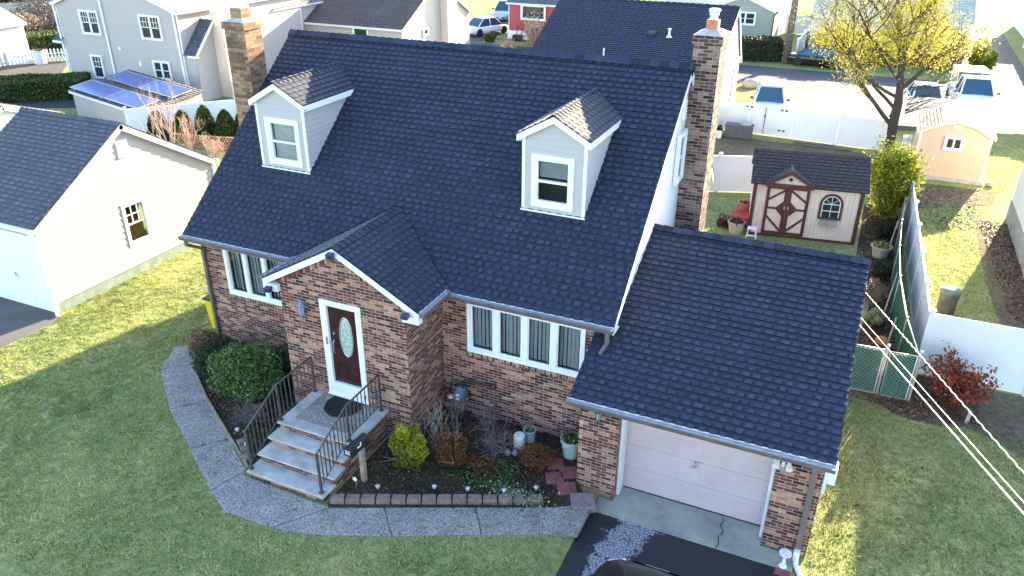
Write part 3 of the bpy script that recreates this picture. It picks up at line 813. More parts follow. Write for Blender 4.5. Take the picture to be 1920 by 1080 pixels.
# deck thickness
for (P0, u_, vd) in (((-OX, -OE, ZE), (1, 0, 0), vd1), ((W + OX, YB + OE, ZE), (-1, 0, 0), vd2)):
    u_ = Vector(u_); n_ = u_.cross(vd)
    rf.obox(Vector(P0) - n_ * 0.03, u_ * (W + 2 * OX), vd * LS, n_ * 0.026, 0.05)
roof = rf.build('roof', 'shingle_navy', house)
rc = M()
# ridge vent body + caps
rc.prism([(-OX, YR - 0.16, ZR - 0.115), (-OX, YR, ZR + 0.035), (-OX, YR + 0.16, ZR - 0.115), (-OX, YR, ZR - 0.02)], (W + 2 * OX, 0, 0), 0.0)
ridge_cap(rc, (-OX - 0.01, YR, ZR + 0.02), (W + OX + 0.01, YR, ZR + 0.02), -vd1, -vd2, 0.17, 0.21, 0.02)
rc.build('ridge_cap', 'shingle_navy', roof)
# rake boards (white)
for x in (-OX + 0.004, W + OX - 0.03):
    rk = M()
    for vd, y0 in ((vd1, -OE), (vd2, YB + OE)):
        n_ = Vector((0, -vd.z, vd.y)) if vd.y > 0 else Vector((0, vd.z, -vd.y))
        n_ = Vector((0, -vd.z if vd.y > 0 else vd.z, abs(vd.y)))
        rk.obox(Vector((x, y0, ZE)) - n_ * 0.19, Vector((0.026, 0, 0)), vd * LS, n_ * 0.155)
    xs_ = W + 0.022 if x > 1 else -OX + 0.036
    for vd, y0 in ((vd1, -OE), (vd2, YB + OE)):
        n_ = Vector((0, -vd.z if vd.y > 0 else vd.z, abs(vd.y)))
        rk.obox(Vector((xs_, y0, ZE)) - n_ * 0.075, Vector((OX - 0.058, 0, 0)), vd * LS, n_ * 0.03)
    rk.build('rake_board', 'trim_white', house)
def gutter(parent, P, Q, out_, hgt=0.10, wd=0.12):
    """K gutter from P to Q (top inner edge), out_ = outward direction"""
    P = Vector(P); Q = Vector(Q); d = Q - P; out_ = Vector(out_).normalized()
    g1 = M()
    g1.prism([P - Z * hgt, P - Z * hgt + out_ * wd * 0.72, P + out_ * wd - Z * 0.02, P + out_ * wd, P + out_ * (wd - 0.012), P + out_ * (wd - 0.014) - Z * 0.012, P - Z * 0.012], d)
    go = g1.build('gutter', 'gutter_brown', parent)
    g2 = M()
    g2.obox(P - Z * 0.011 + out_ * 0.004, d, out_ * (wd - 0.02), Z * 0.006)
    g2.build('guard', 'gutter_guard', go)
    g3 = M()
    g3.obox(P + out_ * 0.002 - Z * 0.004, d, out_ * 0.014, Z * 0.022)
    g3.build('drip_edge', 'drip_edge', go)
    return go
def fascia(parent, P, Q, out_, h=0.14):
    m_ = M(); P = Vector(P); Q = Vector(Q); out_ = Vector(out_)
    m_.obox(P - Z * (h + 0.012) - out_ * 0.022, Q - P, out_ * 0.02, Z * h)
    # soffit
    m_.obox(P - Z * (h + 0.012) - out_ * 0.36, Q - P, out_ * 0.335, Z * 0.012)
    return m_.build('fascia', 'trim_white', parent)
gutter(house, (-OX - 0.02, -OE, ZE), (PX0 - POV + 0.1, -OE, ZE), (0, -1, 0))
gutter(house, (PX1 + POV + 0.0, -OE, ZE), (W + OX, -OE, ZE), (0, -1, 0))
fascia(house, (-OX, -OE, ZE), (PX0 - POV + 0.2, -OE, ZE), (0, -1, 0))
fascia(house, (PX1 + 0.02, -OE, ZE), (W + OX, -OE, ZE), (0, -1, 0))
gutter(house, (W + OX, YB + OE, ZE), (-OX, YB + OE, ZE), (0, 1, 0))
def downspout(parent, pts, mat='gutter_brown', w_=0.038):
    m_ = M(); pts = [Vector(p) for p in pts]
    for a, b_ in zip(pts[:-1], pts[1:]):
        d = (b_ - a); L = d.length; d = d / L
        s_ = d.cross(Vector((0, 1, 0)) if abs(d.y) < 0.8 else Vector((1, 0, 0))).normalized(); t_ = d.cross(s_)
        m_.obox(a - s_ * w_ - t_ * w_ * 0.75 - d * 0.01, s_ * 2 * w_, t_ * 1.5 * w_, d * (L + 0.02))
    o = m_.build('downspout', mat, parent)
    return bevel(o, 0.006)
downspout(house, [(0.02, -OE - 0.06, ZE - 0.1), (0.02, -OE - 0.06, ZE - 0.2), (0.10, -0.06, ZE - 0.42), (0.10, -0.06, 0.12), (0.08, -0.22, 0.05)])
downspout(house, [(10.14, -OE - 0.05, ZE - 0.10), (10.14, -OE - 0.05, ZE - 0.32), (10.08, -OE - 0.26, ZE - 0.44)])
# windows
window(house, (0.69, 0.0, 1.58), (1, 0, 0), 2.3, 1.24, 4, fw=0.085, blind='vertical', back=True, label='white four light casement window left of the entry')
window(house, (7.05, 0.0, 1.60), (1, 0, 0), 2.55, 1.19, 4, fw=0.085, mullion=0.13, blind='vertical', back=True, label='white four light window between entry and garage')
window(house, (W + 0.02, 3.86, 4.45), (0, 1, 0), 0.66, 1.12, 1, mid=0.5, fw=0.08, glass='glass_dark', label='double hung window in the right gable beside the chimney')
q = M(); q.box(W + 0.015, 4.12, 5.80, W + 0.045, 4.42, 6.25)
for k in range(6): q.obox((W + 0.045, 4.14, 5.83 + k * 0.07), (0.02, 0, -0.015), (0, 0.26, 0), (0, 0, 0.02))
q.build('gable_vent', 'trim_white', house)
# ---- portico
pm_ = M()
dx0, dx1, dz0, dz1 = 4.457, 5.429, 0.70, 2.929
o_ = (PX0, PY, 0)
wall(pm_, o_, (1, 0, 0), PX1 - PX0, PZE, [(dx0 - PX0, dz0, dx1 - dx0, dz1 - dz0)], z0=0)
hs = (PZR - PZE) / ((PX1 - PX0) / 2 + POV)
xm = (PX0 + PX1) / 2
pm_.poly([(PX0, PY, PZE), (PX1, PY, PZE), (PX1, PY, PZE + POV * hs - 0.05), (xm, PY, PZR - 0.05), (PX0, PY, PZE + POV * hs - 0.05)])
wall(pm_, (PX1, PY, 0), (0, 1, 0), -PY, PZE + 0.12)
wall(pm_, (PX0, 0, 0), (0, -1, 0), -PY, PZE + 0.12)
pm_.build('portico_wall', 'brick', house)
# rowlock bricks following the gable
rl = M()
for sgn in (-1, 1):
    hw = (PX1 - PX0) / 2
    k = 0.03
    while k < hw - 0.03:
        xa = xm + sgn * k; top = PZR - 0.10 - (k) * hs
        rl.box(min(xa, xa + sgn * 0.052), PY - 0.006, top - 0.19, max(xa, xa + sgn * 0.052), PY + 0.02, top, random.random())
        k += 0.062
mm = NM('rowlock', 0.9, 0, 0.2); mm.col(mm.ramp(mm.attr(), PAL)); mm.bump(mm.noise(mm.world(), 60, 3), 0.4, 0.005)
rl.build('gable_brick_trim', 'rowlock', house)
pr_ = M(); pf = PY - 0.08
yb_ = lambda z: (z - ZE) / SL - OE
for sgn in (-1, 1):
    xe = xm + sgn * ((PX1 - PX0) / 2 + POV)
    run = abs(xe - xm); Ls = math.hypot(run, PZR - PZE)
    vd = Vector((-sgn * run, 0, PZR - PZE)).normalized()
    Lr = yb_(PZR) - pf + 0.25
    if sgn > 0: P0 = Vector((xe, pf, PZE)); u_ = Vector((0, 1, 0))
    else: P0 = Vector((xe, pf + Lr, PZE)); u_ = Vector((0, -1, 0))
    keep = lambda P: P.y > yb_(P.z) + 0.45
    shingles(pr_, P0, u_, Lr, vd, Ls, skip=keep)
    n_ = u_.cross(vd)
    pr_.obox(P0 - n_ * 0.03, u_ * Lr, vd * Ls, n_ * 0.026, 0.05)
pro = pr_.build('portico_roof', 'shingle_navy', house)
pc = M()
vdL = Vector((-1, 0, -hs)).normalized(); vdR = Vector((1, 0, -hs)).normalized()
ridge_cap(pc, (xm, pf - 0.01, PZR + 0.0), (xm, yb_(PZR) + 0.02, PZR), vdR, vdL, 0.15, 0.17, 0.01)
# woven valley strips: thin dark line where the slopes meet
for sgn in (-1, 1):
    a = Vector((xm + sgn * 0.05, yb_(PZR) + 0.02, PZR + 0.025)); b_ = Vector((xm + sgn * ((PX1 - PX0) / 2 + POV), yb_(PZE) + 0.0, PZE + 0.028))
    pc.tube([a, b_], 0.012, 4, r=0.0)
pc.build('ridge_cap', 'shingle_navy', pro)
bg_ = M()
for sgn in (-1, 1):
    xe = xm + sgn * ((PX1 - PX0) / 2 + POV)
    d = Vector((xe - xm, 0, PZE - PZR)); dn = d.normalized(); nn = Vector((dn.z * sgn, 0, -dn.x * sgn)); 
    if nn.z > 0: nn = -nn
    a = Vector((xm, pf - 0.006, PZR - 0.02))
    bg_.prism([a, a + d + dn * 0.0, a + d + Vector((0, 0, -0.135)), a + Vector((0, 0, -0.135))], (0, 0.024 , 0))
    # boxed cornice return
    x0, x1 = (PX1 - 0.02, xe) if sgn > 0 else (xe, PX0 + 0.02)
    bg_.box(x0, pf - 0.012, PZE - 0.25, x1, PY + 0.05, PZE - 0.10)
    bg_.prism([(xm, pf + 0.018, PZR - 0.13), (xe, pf + 0.018, PZE - 0.13), (xe, pf + 0.018, PZE - 0.15), (xm, pf + 0.018, PZR - 0.15)], (0, PY - pf - 0.02, 0))
bg_.build('bargeboard', 'trim_white', house)
gutter(house, (PX1 + POV, pf + 0.02, PZE), (PX1 + POV, -OE - 0.02, PZE), (1, 0, 0))
gutter(house, (PX0 - POV, -OE, PZE), (PX0 - POV, pf + 0.02, PZE), (-1, 0, 0))
fs = M(); fs.box(PX1 + 0.005, PY + 0.1, PZE - 0.16, PX1 + POV - 0.004, -OE, PZE - 0.11); fs.box(PX0 - POV + 0.004, PY + 0.1, PZE - 0.16, PX0 - 0.005, 0, PZE - 0.11)
fs.build('soffit', 'trim_white', house)
# ---- front door: storm frame, mahogany slab, oval leaded glass, handles
dr = M(); U = (1, 0, 0); o_ = (dx0, PY, dz0); dw = dx1 - dx0; dh = dz1 - dz0
for q in ((0, 0.15, 0, dh), (dw - 0.13, dw, 0, dh), (0.15, dw - 0.13, dh - 0.12, dh), (0.15, dw - 0.13, 0, 0.30)): lbox(dr, o_, U, *q, -0.04, 0.03)
lbox(dr, o_, U, -0.02, dw + 0.02, -0.03, 0.0, -0.05, 0.06)
door = bevel(dr.build('front_door', 'trim_white', house), 0.006)
sb_ = M(); lbox(sb_, o_, U, 0.15, dw - 0.13, 0.30, dh - 0.12, -0.09, -0.05)
# raised panel mouldings on the lower part
for (a0, a1, b0, b1) in ((0.22, 0.45, 0.38, 0.72), (0.50, 0.76, 0.38, 0.72)):
    for q in ((a0, a1, b0, b0 + 0.015), (a0, a1, b1 - 0.015, b1), (a0, a0 + 0.015, b0 + 0.015, b1 - 0.015), (a1 - 0.015, a1, b0 + 0.015, b1 - 0.015)): lbox(sb_, o_, U, *q, -0.05, -0.042)
sb_.build('door_leaf', 'door_mahogany', door)
og = M(); of = M(); cxx = dx0 + 0.53; czz = dz0 + 1.42; ring = []
for k in range(32):
    t = 2 * math.pi * k / 32; ring.append((cxx + 0.155 * math.cos(t), PY + 0.046, czz + 0.45 * math.sin(t)))
og.poly(ring[::1]); og.build('oval_glass', 'door_glass', door)
of.tube([Vector(p) for p in ring] + [Vector(ring[0])], 0.016, 6); of.build('oval_moulding', 'metal_grey', door)
hd = M(); hx = dx0 + 0.115
hd.box(hx - 0.012, PY - 0.075, dz0 + 1.22, hx + 0.012, PY - 0.055, dz0 + 1.40); hd.box(hx - 0.01, PY - 0.06, dz0 + 1.24, hx + 0.01, PY - 0.028, dz0 + 1.26); hd.box(hx - 0.01, PY - 0.06, dz0 + 1.36, hx + 0.01, PY - 0.028, dz0 + 1.38)
hd.tube([(hx + 0.12, PY + 0.02, dz0 + 1.30), (hx + 0.12, PY - 0.03, dz0 + 1.26), (hx + 0.12, PY - 0.03, dz0 + 1.05), (hx + 0.12, PY + 0.02, dz0 + 1.0)], 0.012, 6)
hd.lathe([(0.001, -0.03), (0.028, -0.03), (0.028, 0.0)], (hx + 0.12, PY + 0.03, dz0 + 1.45), 12, 'y')
hd.build('handle', 'metal_grey', door)
# ---- dormers
def dormer(x0, x1, winx, shade):
    zb, wz, pz, ov = 4.444, 5.989, 6.41, 0.10
    yb = yb_(zb)
    yt = lambda z: yb_(z)
    d = M()
    ww0, ww1, wb, wt = winx[0] - x0, winx[1] - x0, 4.53 - zb, 5.61 - zb
    hole = [(ww0, wb, ww1 - ww0, wt - wb)]
    hw = (x1 - x0) / 2; sl = (pz - wz) / (hw + ov)
    siding(d, (x0, yb, zb), (1, 0, 0), [(0, 0), (x1 - x0, 0), (x1 - x0, wz - zb + ov * sl - 0.03), (hw, pz - zb - 0.03), (0, wz - zb + ov * sl - 0.03)], 0.115, hole)
    # side walls (triangles)
    for x, u_, o in ((x1, (0, 1, 0), (x1, yb, zb)), ):
        siding(d, o, u_, [(0, 0), (yt(wz) - yb, wz - zb), (0, wz - zb)], 0.115)
    siding(d, (x0, yt(wz), zb), (0, -1, 0), [(0, wz - zb), (yt(wz) - yb, 0), (yt(wz) - yb, wz - zb)], 0.115)
    body = d.build('dormer', 'siding_greige', house)
    t = M()
    # corner boards, base flashing, fascia
    for x in (x0 - 0.014, x1 - 0.05):
        t.box(x, yb - 0.02, zb - 0.02, x + 0.064, yb + 0.012, wz - 0.02)
    t.box(x0 - 0.03, yb - 0.045, zb - 0.075, x1 + 0.03, yb + 0.0, zb - 0.0)
    yf = yb - ov
    xm_ = (x0 + x1) / 2
    for sgn in (-1, 1):
        xe = xm_ + sgn * (hw + ov)
        t.prism([(xm_, yf - 0.004, pz - 0.015), (xe, yf - 0.004, wz - 0.015), (xe, yf - 0.004, wz - 0.145), (xm_, yf - 0.004, pz - 0.145)], (0, 0.022, 0))
        t.prism([(xm_, yf + 0.02, pz - 0.10), (xe, yf + 0.02, wz - 0.10), (xe, yf + 0.02, wz - 0.12), (xm_, yf + 0.02, pz - 0.12)], (0, ov - 0.02, 0))
        # side fascia to the roof
        xs_ = xe - 0.024 if sgn > 0 else xe
        ye = yt(wz) + 0.05
        t.prism([(xs_, yf + 0.019, wz - 0.015), (xs_, ye, wz - 0.015), (xs_, ye - 0.18, wz - 0.145), (xs_, yf + 0.019, wz - 0.145)], (0.024, 0, 0))
        xi = xm_ + sgn * (hw + 0.012)
        t.box(min(xi, xe), yf + 0.02, wz - 0.135, max(xi, xe - sgn * 0.025), ye - 0.16, wz - 0.12)
    t.build('trim', 'trim_white', body)
    r_ = M()
    for sgn in (-1, 1):
        xe = xm_ + sgn * (hw + ov)
        vd = Vector((xm_ - xe, 0, pz - wz)); Ls = vd.length; vd = vd / Ls
        Lr = yt(pz) - yf + 0.1
        if sgn > 0: P0 = Vector((xe, yf, wz)); u_ = Vector((0, 1, 0))
        else: P0 = Vector((xe, yf + Lr, wz)); u_ = Vector((0, -1, 0))
        shingles(r_, P0, u_, Lr, vd, Ls, skip=lambda P: P.y > yt(P.z) + 0.4)
        r_.obox(P0 - u_.cross(vd) * 0.03, u_ * Lr, vd * Ls, u_.cross(vd) * 0.026, 0.05)
    sl_ = (pz - wz) / (hw + ov)
    ridge_cap(r_, (xm_, yf - 0.01, pz), (xm_, yt(pz) + 0.02, pz), Vector((1, 0, -sl_)).normalized(), Vector((-1, 0, -sl_)).normalized(), 0.13, 0.15, 0.01)
    r_.build('dormer_roof', 'shingle_navy', body)
    # window (sub-parts of the dormer)
    o = Vector((winx[0], yb, 4.53)); w_ = winx[1] - winx[0]; h = 5.61 - 4.53
    f = M(); u_ = (1, 0, 0)
    tr_ = 0.085
    for q in ((0, w_, 0, tr_), (0, w_, h - tr_, h), (0, tr_, tr_, h - tr_), (w_ - tr_, w_, tr_, h - tr_)): lbox(f, o, u_, *q, -0.02, 0.04)
    for q in ((tr_, tr_ + .045, tr_, h - tr_), (w_ - tr_ - .045, w_ - tr_, tr_, h - tr_), (tr_ + .045, w_ - tr_ - .045, tr_, tr_ + .05), (tr_ + .045, w_ - tr_ - .045, h - tr_ - .045, h - tr_)): lbox(f, o, u_, *q, -0.06, 0.015)
    lbox(f, o, u_, tr_ + .045, w_ - tr_ - .045, h / 2 - 0.025, h / 2 + 0.02, -0.05, 0.02)
    f.build('window_frame', 'trim_white', body)
    g_ = M()
    a0, a1 = tr_ + .045, w_ - tr_ - .045
    for z0, z1, c in ((tr_ + 0.05, h / 2 - 0.025, -0.045), (h / 2 + 0.02, h - tr_ - 0.045, -0.03)):
        g_.poly([o + Vector((a0, -c, z0)), o + Vector((a1, -c, z0)), o + Vector((a1, -c, z1)), o + Vector((a0, -c, z1))])
    g_.build('pane', 'glass_clear', body)
    s_ = M()
    zz = h * (1 - shade)
    s_.poly([o + Vector((a0, 0.10, zz)), o + Vector((a1, 0.10, zz)), o + Vector((a1, 0.10, h)), o + Vector((a0, 0.10, h))])
    s_.build('curtain', 'curtain' if shade > 0.6 else 'blind_grey', body)
    i_ = M(); i_.poly([o + Vector((0, 0.4, -0.05)), o + Vector((w_, 0.4, -0.05)), o + Vector((w_, 0.4, h)), o + Vector((0, 0.4, h))]); i_.build('interior_wall', 'interior', body)
    return body
dormer(1.1087, 2.4268, (1.33, 2.26), 0.97)['label'] = 'left dormer with pale curtain behind the glass'
dormer(W - 2.4268, W - 1.1087, (7.89, 8.78), 0.45)['label'] = 'right dormer with dark window glass'
# ---- chimneys
def chimney(x0, y0, x1, y1, zt, mat, label, kind):
    c = M(); c.box(x0, y0, 0, x1, y1, zt - 0.17); c.box(x0 - 0.035, y0 - 0.035, zt - 0.17, x1 + 0.035, y1 + 0.035, zt)
    co = c.build('chimney', mat, house, label=label)
    cr_ = M(); cx_, cy_ = (x0 + x1) / 2, (y0 + y1) / 2
    cr_.ring([[(x0 - 0.0, y0 - 0.0, zt), (x1, y0, zt), (x1, y1, zt), (x0, y1, zt)], [(cx_ - 0.15, cy_ - 0.15, zt + 0.09), (cx_ + 0.15, cy_ - 0.15, zt + 0.09), (cx_ + 0.15, cy_ + 0.15, zt + 0.09), (cx_ - 0.15, cy_ + 0.15, zt + 0.09)]])
    cr_.build('crown', 'limestone', co)
    f = M()
    if kind:
        f.box(cx_ - 0.12, cy_ - 0.12, zt + 0.05, cx_ + 0.12, cy_ + 0.12, zt + 0.27); f.build('flue', 'terracotta', co)
        k = M(); k.lathe([(0.085, 0.0), (0.085, 0.08), (0.10, 0.09), (0.10, 0.15), (0.12, 0.16), (0.12, 0.20), (0.10, 0.22), (0.001, 0.23)], (cx_, cy_, zt + 0.27), 20); k.build('chimney_cap', 'metal_galv', co, smooth=30)
    else:
        f.box(cx_ - 0.17, cy_ - 0.17, zt + 0.04, cx_ + 0.17, cy_ + 0.17, zt + 0.30); f.build('flue', 'brick_tan', co)
        k = M(); k.box(cx_ - 0.15, cy_ - 0.15, zt + 0.30, cx_ + 0.15, cy_ + 0.15, zt + 0.34)
        for a in (-1, 1):
            for b_ in (-1, 1): k.box(cx_ + a * 0.13 - 0.012, cy_ + b_ * 0.13 - 0.012, zt + 0.34, cx_ + a * 0.13 + 0.012, cy_ + b_ * 0.13 + 0.012, zt + 0.45)
        k.obox((cx_ - 0.34, cy_ - 0.26, zt + 0.44), (0.68, 0, 0.05), (0, 0.52, 0), (0, 0, 0.02)); k.build('chimney_cap', 'metal_galv', co)
chimney(W + 0.016, 4.58, W + 0.58, 5.38, 7.52, 'brick_chimney', 'dark brick chimney against the white right gable', True)
chimney(-0.74, 2.62, -0.13, 3.22, 7.36, 'brick_tan', 'tan brick chimney at the left gable with flat metal cap', False)
# ---- garage
gw = M(); GF = GZE + 0.10
GB = -0.152
def gwall():
    wall(gw, (GX0, GY, GB), (1, 0, 0), GX1 - GX0, GF - GB, [(10.69 - GX0, 0.0, 13.42 - 10.69, 2.12)], depth=0.42)
    gable = [(0, 0), (GYR * 2 - 2 * GY * 0 - 0, 0)]
gwall()
gsl = (GZR - GZE) / (GYR - (GY - GOE)); gyb = GYR + (GYR - GY)
rz = lambda y: GZE + (y - (GY - GOE)) * gsl - 0.05 if y <= GYR else GZE + (2 * GYR - y - (GY - GOE)) * gsl - 0.05
gw.poly([(GX1, GY, GB), (GX1, gyb, GB), (GX1, gyb, rz(gyb)), (GX1, GYR, rz(GYR)), (GX1, GY, rz(GY))])
gw.poly([(GX0, 0, GB), (GX0, GY, GB), (GX0, GY, rz(GY)), (GX0, 0, rz(0))])
gw.poly([(GX1, gyb, GB), (W, gyb, GB), (W, gyb, GF), (GX1, gyb, GF)])
gw.build('garage_wall', 'brick', house)
gvd1 = Vector((0, GYR - GY + GOE, GZR - GZE)); gL = gvd1.length; gvd1 /= gL; gvd2 = Vector((0, -gvd1.y, gvd1.z))
gr = M(); gx0 = GX0 - 0.12; gx1 = GX1 + 0.12
shingles(gr, (gx0, GY - GOE, GZE), (1, 0, 0), gx1 - gx0, gvd1, gL, exp=0.142, skip=lambda P: P.x < W - 0.5 and P.y > 0.6)
shingles(gr, (gx1, 2 * GYR - GY + GOE, GZE), (-1, 0, 0), gx1 - W - 0.02, gvd2, gL, exp=0.142)
gr.obox(Vector((gx0, GY - GOE, GZE)) - Vector((0, -gvd1.z, gvd1.y)) * 0.03, (gx1 - gx0, 0, 0), gvd1 * gL, Vector((0, -gvd1.z, gvd1.y)) * 0.026, 0.05)
gr.obox(Vector((W + 0.02, 2 * GYR - GY + GOE, GZE)) - Vector((0, gvd1.z, gvd1.y)) * 0.03, (gx1 - W - 0.02, 0, 0), gvd2 * gL, Vector((0, gvd1.z, gvd1.y)) * 0.026, 0.05)
gro = gr.build('garage_roof', 'shingle_navy', house)
gc = M(); gc.prism([(W + 0.02, GYR - 0.15, GZR - 0.06), (W + 0.02, GYR, GZR + 0.045), (W + 0.02, GYR + 0.15, GZR - 0.06)], (gx1 - W - 0.02, 0, 0), 0.0)
ridge_cap(gc, (W + 0.02, GYR, GZR + 0.02), (gx1 + 0.01, GYR, GZR + 0.02), -gvd1, -gvd2, 0.16, 0.2, 0.03)
gc.build('ridge_cap', 'shingle_navy', gro)
gk = M()
for x, e in ((gx1 - 0.026, 1), (gx0, 0)):
    gk.obox(Vector((x, GY - GOE, GZE)) - Vector((0, -gvd1.z, gvd1.y)) * 0.17, (0.026, 0, 0), gvd1 * (gL if e else 1.55), Vector((0, -gvd1.z, gvd1.y)) * 0.135)
gk.obox(Vector((gx1 - 0.026, 2 * GYR - GY + GOE, GZE)) - Vector((0, gvd1.z, gvd1.y)) * 0.17, (0.026, 0, 0), gvd2 * gL, Vector((0, gvd1.z, gvd1.y)) * 0.135)
gk.build('garage_rake_board', 'trim_white', house)
gutter(house, (gx0 - 0.02, GY - GOE, GZE), (gx1, GY - GOE, GZE), (0, -1, 0))
fascia(house, (gx0, GY - GOE, GZE), (gx1, GY - GOE, GZE), (0, -1, 0), 0.10)
downspout(house, [(14.0, GY - GOE - 0.05, GZE - 0.10), (14.0, GY - GOE - 0.05, GZE - 0.16), (14.02, GY - 0.06, GZE - 0.42), (14.02, GY - 0.06, GB + 0.22)], w_=0.048)
# garage door, panelled
gd = M(); gd.box(10.71, -0.71, GB + 0.02, 13.40, -0.67, 1.95)
rows, cols_ = 4, 4; gh = 1.93 - GB; rh = gh / rows
for r_i in range(rows):
    z0 = GB + 0.02 + r_i * rh
    gd.box(10.72, -0.722, z0 + 0.012, 13.39, -0.709, z0 + rh - 0.008)
    for c_i in range(cols_):
        cw = (13.39 - 10.72) / cols_; xa = 10.72 + c_i * cw + 0.09; xb = xa + cw - 0.18; za = z0 + 0.13; zb_ = z0 + rh - 0.13
        for q in ((xa, za, xb, za + 0.022), (xa, zb_ - 0.022, xb, zb_), (xa, za + 0.022, xa + 0.022, zb_ - 0.022), (xb - 0.022, za + 0.022, xb, zb_ - 0.022)): gd.box(q[0], -0.728, q[1], q[2], -0.721, q[3])
        gd.box(xa + 0.06, -0.7245, za + 0.06, xb - 0.06, -0.721, zb_ - 0.06)
gdo = bevel(gd.build('garage_door', 'garage_paint', house), 0.006)
h_ = M(); h_.box(12.04, -0.765, 0.78, 12.07, -0.735, 0.92); h_.tube([(12.055, -0.76, 0.86), (12.13, -0.765, 0.95)], 0.012, 5); h_.tube([(12.055, -0.76, 0.84), (12.0, -0.765, 0.78)], 0.012, 5); h_.build('handle', 'metal_grey', gdo)
sl2 = M(); sl2.box(10.71, -0.735, GB, 13.40, -0.66, GB + 0.035); sl2.build('bottom_seal', 'plastic_black', gdo)
jb = M()
for x in (10.692, 13.36): jb.box(x, -1.0, GB, x + 0.055, -0.735, 2.0)
jb.box(10.747, -1.0, 1.94, 13.36, -0.735, 2.0)
jb.build('door_jamb', 'trim_white', house)

# ================================================================== ENTRY STEPS, RAILINGS, MAT
st = thing('front_steps', 'brick stoop with four pale stone treads up to the front door', 'steps', (5, -2.5, 0))
m_ = M()
tz = [0.16, 0.325, 0.49, 0.656]; ty = [-3.66, -3.31, -2.97, -2.66]
SX0, SX1 = 4.10, 5.86
for k in range(4): m_.box(SX0 + 0.03, ty[k] + 0.03, -0.02 if k == 0 else tz[k - 1] - 0.02, SX1 - 0.03, PY - 0.004, tz[k] - 0.05)
m_.build('riser_brick', 'brick', st)
for k in range(3):
    t_ = M(); t_.box(SX0 - 0.03, ty[k], tz[k] - 0.05, SX1 + 0.02, ty[k + 1] + 0.05, tz[k]); bevel(t_.build('tread', 'limestone', st), 0.012)
t_ = M()
t_.box(SX0 - 0.03, ty[3], tz[3] - 0.05, SX1 + 0.06, ty[3] + 0.26, tz[3]); t_.box(SX0 - 0.03, ty[3] + 0.262, tz[3] - 0.05, SX0 + 0.22, PY, tz[3]); t_.box(SX1 - 0.19, ty[3] + 0.262, tz[3] - 0.05, SX1 + 0.06, PY, tz[3])
bevel(t_.build('landing_border', 'limestone', st), 0.01)
t_ = M(); t_.box(SX0 + 0.222, ty[3] + 0.263, tz[3] - 0.05, SX1 - 0.192, PY, tz[3] - 0.012); t_.build('landing_panel', 'aggregate', st)
mt_ = M(); pts_ = [(5.33, -1.45), (4.62, -1.45)] + [(4.98 - 0.40 * math.cos(t), -1.62 - 0.44 * math.sin(t)) for t in [k * math.pi / 16 for k in range(0, 17)]]
mt_.prism([(x, y, tz[3] + 0.0) for x, y in pts_], (0, 0, 0.014))
for k in range(10):
    y = -1.5 - k * 0.05; hw = 0.38 * math.sqrt(max(0, 1 - ((-1.62 - y) / 0.44) ** 2)) if y < -1.62 else 0.34
    if hw > 0.05: mt_.box(4.98 - hw, y - 0.008, tz[3] + 0.013, 4.98 + hw, y + 0.008, tz[3] + 0.022)
mt_.build('doormat', 'rug_black', label='black half round rubber doormat on the landing', cat='doormat')
def railing(x, label):
    r_ = thing('railing', label, 'railing', (x, -2.6, 0), 'iron railings of the front steps')
    top = [(x, -1.47, tz[3] + 0.86), (x, -2.58, tz[3] + 0.84), (x, -3.56, tz[0] + 0.90)]
    low = [(x, -1.47, tz[3] + 0.12), (x, -2.58, tz[3] + 0.10), (x, -3.56, tz[0] + 0.12)]
    h_ = M()
    h_.tube(top, 0.020, 6); h_.lathe([(0.001, 0), (0.03, 0.0), (0.03, 0.03), (0.001, 0.03)], (x, -3.58, tz[0] + 0.885), 10)
    h_.build('handrail', 'metal_rail', r_, smooth=True)
    h_ = M(); h_.tube(low, 0.012, 4); h_.build('bottom_rail', 'metal_rail', r_)
    for p, b_ in ((top[0], tz[3]), (top[1], tz[3]), (top[2], tz[0])):
        h_ = M(); h_.box(p[0] - 0.02, p[1] - 0.02, b_, p[0] + 0.02, p[1] + 0.02, p[2]); h_.box(p[0] - 0.04, p[1] - 0.04, b_, p[0] + 0.04, p[1] + 0.04, b_ + 0.02)
        h_.build('post', 'metal_rail', r_)
    for (a, b_, c, d, n) in ((top[0], top[1], low[0], low[1], 8), (top[1], top[2], low[1], low[2], 8)):
        for k in range(1, n + 1):
            t = k / (n + 1); h_ = M()
            p = Vector(a).lerp(Vector(b_), t); q = Vector(c).lerp(Vector(d), t)
            h_.box(p.x - 0.008, p.y - 0.008, q.z, p.x + 0.008, p.y + 0.008, p.z)
            if k in (4, 5):
                zc = (p.z + q.z) / 2 + (0.12 if k == 4 else -0.12)
                sc = [(x, p.y + 0.045 * math.cos(t2) * (1 - t2 / 14), zc + 0.07 * math.sin(t2)) for t2 in [i * 0.5 for i in range(16)]]
                h_.tube(sc, 0.006, 4)
            h_.build('baluster', 'metal_rail', r_)
    return r_
railing(4.12, 'dark iron railing on the left side of the front steps')
railing(5.77, 'dark iron railing on the right side of the front steps beside the mailbox')

